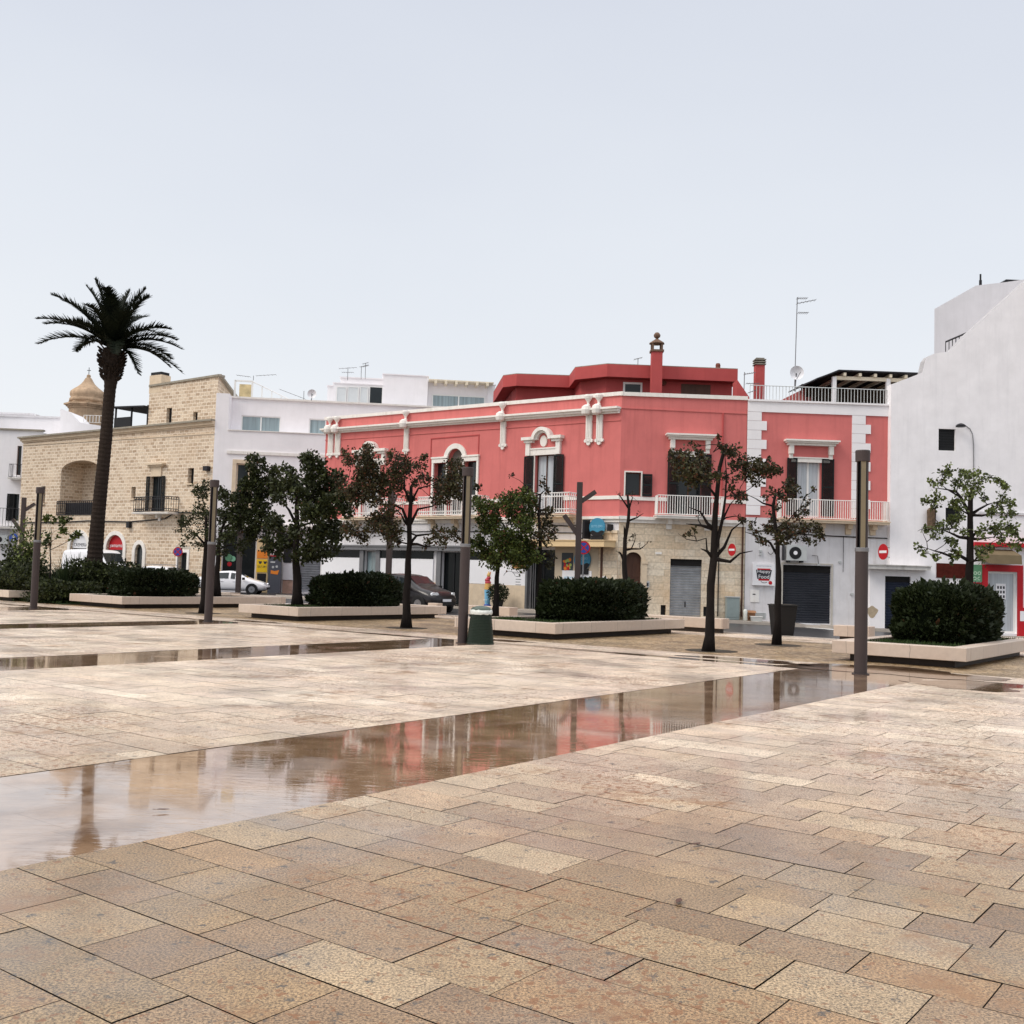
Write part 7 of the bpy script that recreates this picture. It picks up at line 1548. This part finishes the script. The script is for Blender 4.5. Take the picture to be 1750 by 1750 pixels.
# ------------------------------------------------------------------ VEHICLES
def car(name,label,cat,loc,heading,st,cab,ws,W_,paint,wheels,rw=.31,hl=None,plate=True,pill=.07):
    T=thing(name,label,cat,loc); T.rotation_euler=(0,0,heading)
    def S(q):
        x,zl,zb,zt,w,wt=q; return [(x,0,zl),(x,w*.88,zl),(x,w,zl+.16),(x,w*1.0,(zl+zb)/2+.08),(x,w*.965,zb),(x,wt,zt-.06),(x,wt*.82,zt-.008),(x,0,zt+.015)]
    b=MB(); m_=8; rows=[]
    for q in st:
        h=S(q); full=h+[(p[0],-p[1],p[2]) for p in h[-2:0:-1]]; rows.append(b.pt(*full)); nn=len(full)
    for k in range(len(rows)-1):
        for j in range(nn): b.f.append((rows[k]+j,rows[k]+(j+1)%nn,rows[k+1]+(j+1)%nn,rows[k+1]+j))
    b.f.append(tuple(rows[0]+j for j in range(nn))[::-1]); b.f.append(tuple(rows[-1]+j for j in range(nn)))
    L0=T.location.copy(); R0=T.rotation_euler.copy(); T.location=(0,0,0)
    bd=b.build('body',paint,T,smooth=True); md=bd.modifiers.new('s','SUBSURF'); md.levels=1; md.render_levels=2
    # side windows
    lerp=lambda a,c,f:Vector(a).lerp(Vector(c),f)
    for sg in (1,-1):
        for (k0,k1) in cab:
            A0,A1=S(st[k0])[4],S(st[k0])[5]; B0,B1=S(st[k1])[4],S(st[k1])[5]
            ln=(Vector(B0)-Vector(A0)).length; f=pill/ln
            q=[lerp(lerp(A0,B0,f),lerp(A1,B1,f),.08),lerp(lerp(A0,B0,1-f),lerp(A1,B1,1-f),.08),lerp(lerp(A0,B0,1-f),lerp(A1,B1,1-f),.86),lerp(lerp(A0,B0,f),lerp(A1,B1,f),.86)]
            q=[Vector((v.x,(v.y+.012)*sg,v.z)) for v in q]; i_=[v-Vector((0,.03*sg,0)) for v in q]
            if sg<0: MB().hexa([i_[0],i_[1],q[1],q[0],i_[3],i_[2],q[2],q[3]]).build('window',M_cgl,T)
            else: MB().hexa([q[0],q[1],i_[1],i_[0],q[3],q[2],i_[2],i_[3]]).build('window',M_cgl,T)
    for (k0,k1,nm) in ws:
        A=S(st[k0]); B=S(st[k1]); f=.10
        a5,a7=Vector(A[6]),Vector(A[7]); b5,b7=Vector(B[6]),Vector(B[7])
        p=[a5.lerp(b5,f),a7.lerp(b7,f),a5.lerp(b5,1-f),a7.lerp(b7,1-f)]
        up=Vector((0,0,.02))
        pl=[p[0]+up,Vector((p[0].x,-p[0].y,p[0].z))+up,Vector((p[2].x,-p[2].y,p[2].z))+up,p[2]+up]
        mid0=p[1]+up; mid1=p[3]+up
        g=MB(); g.quad(pl[0],mid0,mid1,pl[3]); g.quad(mid0,pl[1],pl[2],mid1); g.build(nm,M_cgl,T)
    Fy=lambda sg:Fac((0,sg*0),R(90))
    for x in wheels:
        for sg in (1,-1):
            w=[q[4] for q in st if abs(q[0]-x)<.9][0]; y0=sg*(max(q[4] for q in st)-.17); y1=sg*(max(q[4] for q in st)+.012)
            def cyl(r,ya,yb,n=24):
                m=MB(); i=m.pt(*[(x+r*math.cos(2*math.pi*j/n),ya,rw+r*math.sin(2*math.pi*j/n)) for j in range(n)],*[(x+r*math.cos(2*math.pi*j/n),yb,rw+r*math.sin(2*math.pi*j/n)) for j in range(n)])
                for j in range(n): m.f.append((i+j,i+(j+1)%n,i+n+(j+1)%n,i+n+j))
                m.f.append(tuple(i+j for j in range(n))[::-1]); m.f.append(tuple(i+n+j for j in range(n))); return m
            wh=cyl(rw,y0,y1).build('wheel',M_tyre,T); cyl(rw*.62,y1,y1+sg*.012).build('rim',M_rim,wh); cyl(rw*.2,y1+sg*.012,y1+sg*.02,10).build('hub_cap',M_grey,wh)
            cyl(rw+.06,y0,y1-sg*.006).build('wheel_arch',M_plas,T)
    hx,hy,hz,hr=hl
    for sg in (1,-1):
        m=MB(); n=14; c=Vector((hx,sg*hy,hz)); dx=Vector((.45,.0,0)); 
        i=m.pt(*[c+Vector((-.12*abs(math.cos(2*math.pi*j/n))*(1 if sg*math.cos(2*math.pi*j/n)>0 else -.1)+.03,hr*math.cos(2*math.pi*j/n),hr*.72*math.sin(2*math.pi*j/n))) for j in range(n)],*[c+Vector((-.2,hr*.9*math.cos(2*math.pi*j/n),hr*.65*math.sin(2*math.pi*j/n))) for j in range(n)])
        m.f.append(tuple(i+j for j in range(n)))
        for j in range(n): m.f.append((i+j,i+n+j,i+n+(j+1)%n,i+(j+1)%n))
        m.build('headlight',M_hl,T)
    fx=st[-1][0]
    MB().box(fx-.02,fx+.025,-.42,.42,.33,.45).build('lower_grille',M_plas,T)
    if plate: MB().box(fx+.026,fx+.036,-.26,.26,.47,.58).build('number_plate',M_paperw,T)
    k=ws[0]; xw=st[k[1]][0]-.25
    for sg in (1,-1):
        w=st[k[1]][4]; MB().box(xw-.09,xw+.06,sg*(w+.02) if sg>0 else sg*(w+.2),sg*(w+.2) if sg>0 else sg*(w+.02),st[k[1]][2]+.0,st[k[1]][2]+.15).build('mirror',M_plas,T,bevel=.02)
        for xx in (xw-.6,xw-1.35):
            if xx>st[1][0]: MB().box(xx-.09,xx+.09,min(sg*(w*.985),sg*(w*1.01)),max(sg*(w*.985),sg*(w*1.01)),st[k[1]][2]-.12,st[k[1]][2]-.09).build('door_handle',M_grey if paint is M_carb else paint,T)
    T.location=loc
    return T
suv=[(-2.12,.42,.80,.88,.70,.55),(-2.03,.28,.95,1.16,.82,.60),(-1.75,.24,1.0,1.50,.88,.64),(-.95,.22,1.0,1.59,.90,.66),(-.1,.22,.99,1.60,.90,.66),(.35,.22,.98,1.53,.90,.64),(1.0,.22,.97,1.08,.90,.74),(1.5,.22,.86,1.0,.88,.72),(1.92,.24,.70,.88,.80,.62),(2.10,.30,.58,.72,.66,.5)]
sed=[(-2.15,.42,.78,.86,.68,.58),(-2.0,.28,.88,1.0,.78,.62),(-1.5,.22,.92,1.16,.84,.60),(-.9,.20,.92,1.38,.86,.58),(-.1,.20,.91,1.43,.86,.58),(.3,.20,.90,1.38,.86,.57),(1.05,.20,.88,.95,.86,.70),(1.5,.20,.78,.88,.85,.68),(1.95,.24,.62,.74,.78,.6),(2.15,.30,.50,.60,.62,.45)]
van=[(-2.9,.45,1.3,2.35,.95,.86),(-2.85,.35,1.35,2.50,.98,.88),(-1.5,.30,1.35,2.55,.99,.90),(0,.30,1.35,2.55,.99,.90),(1.0,.30,1.35,2.53,.99,.88),(1.35,.30,1.33,2.38,.99,.84),(2.1,.30,1.22,1.42,.98,.82),(2.5,.30,1.0,1.20,.94,.78),(2.72,.32,.78,.98,.88,.66),(2.80,.38,.62,.75,.74,.5)]
hd=math.atan2(FL.d.y,FL.d.x)
def cp(px,D): p=PD(px,1000,D); return Vector((p.x,D,zr(p.x)))
car('hatchback_car','charcoal compact car parked before the shop fronts, nose towards the litter bin','car',cp(703,45.8),hd,suv,[(2,3),(3,4),(4,5)],[(5,6,'windscreen'),(1,2,'rear_window')],.9,M_carb,(1.30,-1.28),.33,(1.98,.56,.74,.17))
car('sedan_car','white sedan parked before the white building beside the grey kiosk','car',cp(399,65.6),R(3),sed,[(2,3),(3,4),(4,5)],[(5,6,'windscreen'),(2,3,'rear_window')],.86,M_carw,(1.28,-1.3),.31,(2.02,.5,.62,.14))
car('van','white panel van parked behind the palm','van',cp(166,70.5),hd+R(4),van,[(4,5)],[(5,6,'windscreen')],.99,M_carw,(1.85,-1.7),.34,(2.62,.62,.86,.18))
T=car('estate_car','small white car with roof rails half hidden behind the left hedge','car',cp(262,69.0),hd+R(190),suv,[(2,3),(3,4),(4,5)],[(5,6,'windscreen'),(1,2,'rear_window')],.9,M_carw,(1.30,-1.28),.32,(1.98,.56,.74,.15))
for sg in (1,-1):
    m=MB(); 
    q0=Vector((-1.3,sg*.62,1.66)); q1=Vector((.1,sg*.62,1.66)); L0=T.location.copy(); T.location=(0,0,0); m.tube([q0-Vector((.1,0,.08)),q0,q1,q1+Vector((.1,0,-.08))],.02,6); m.build('roof_rail',M_grey,T); T.location=L0
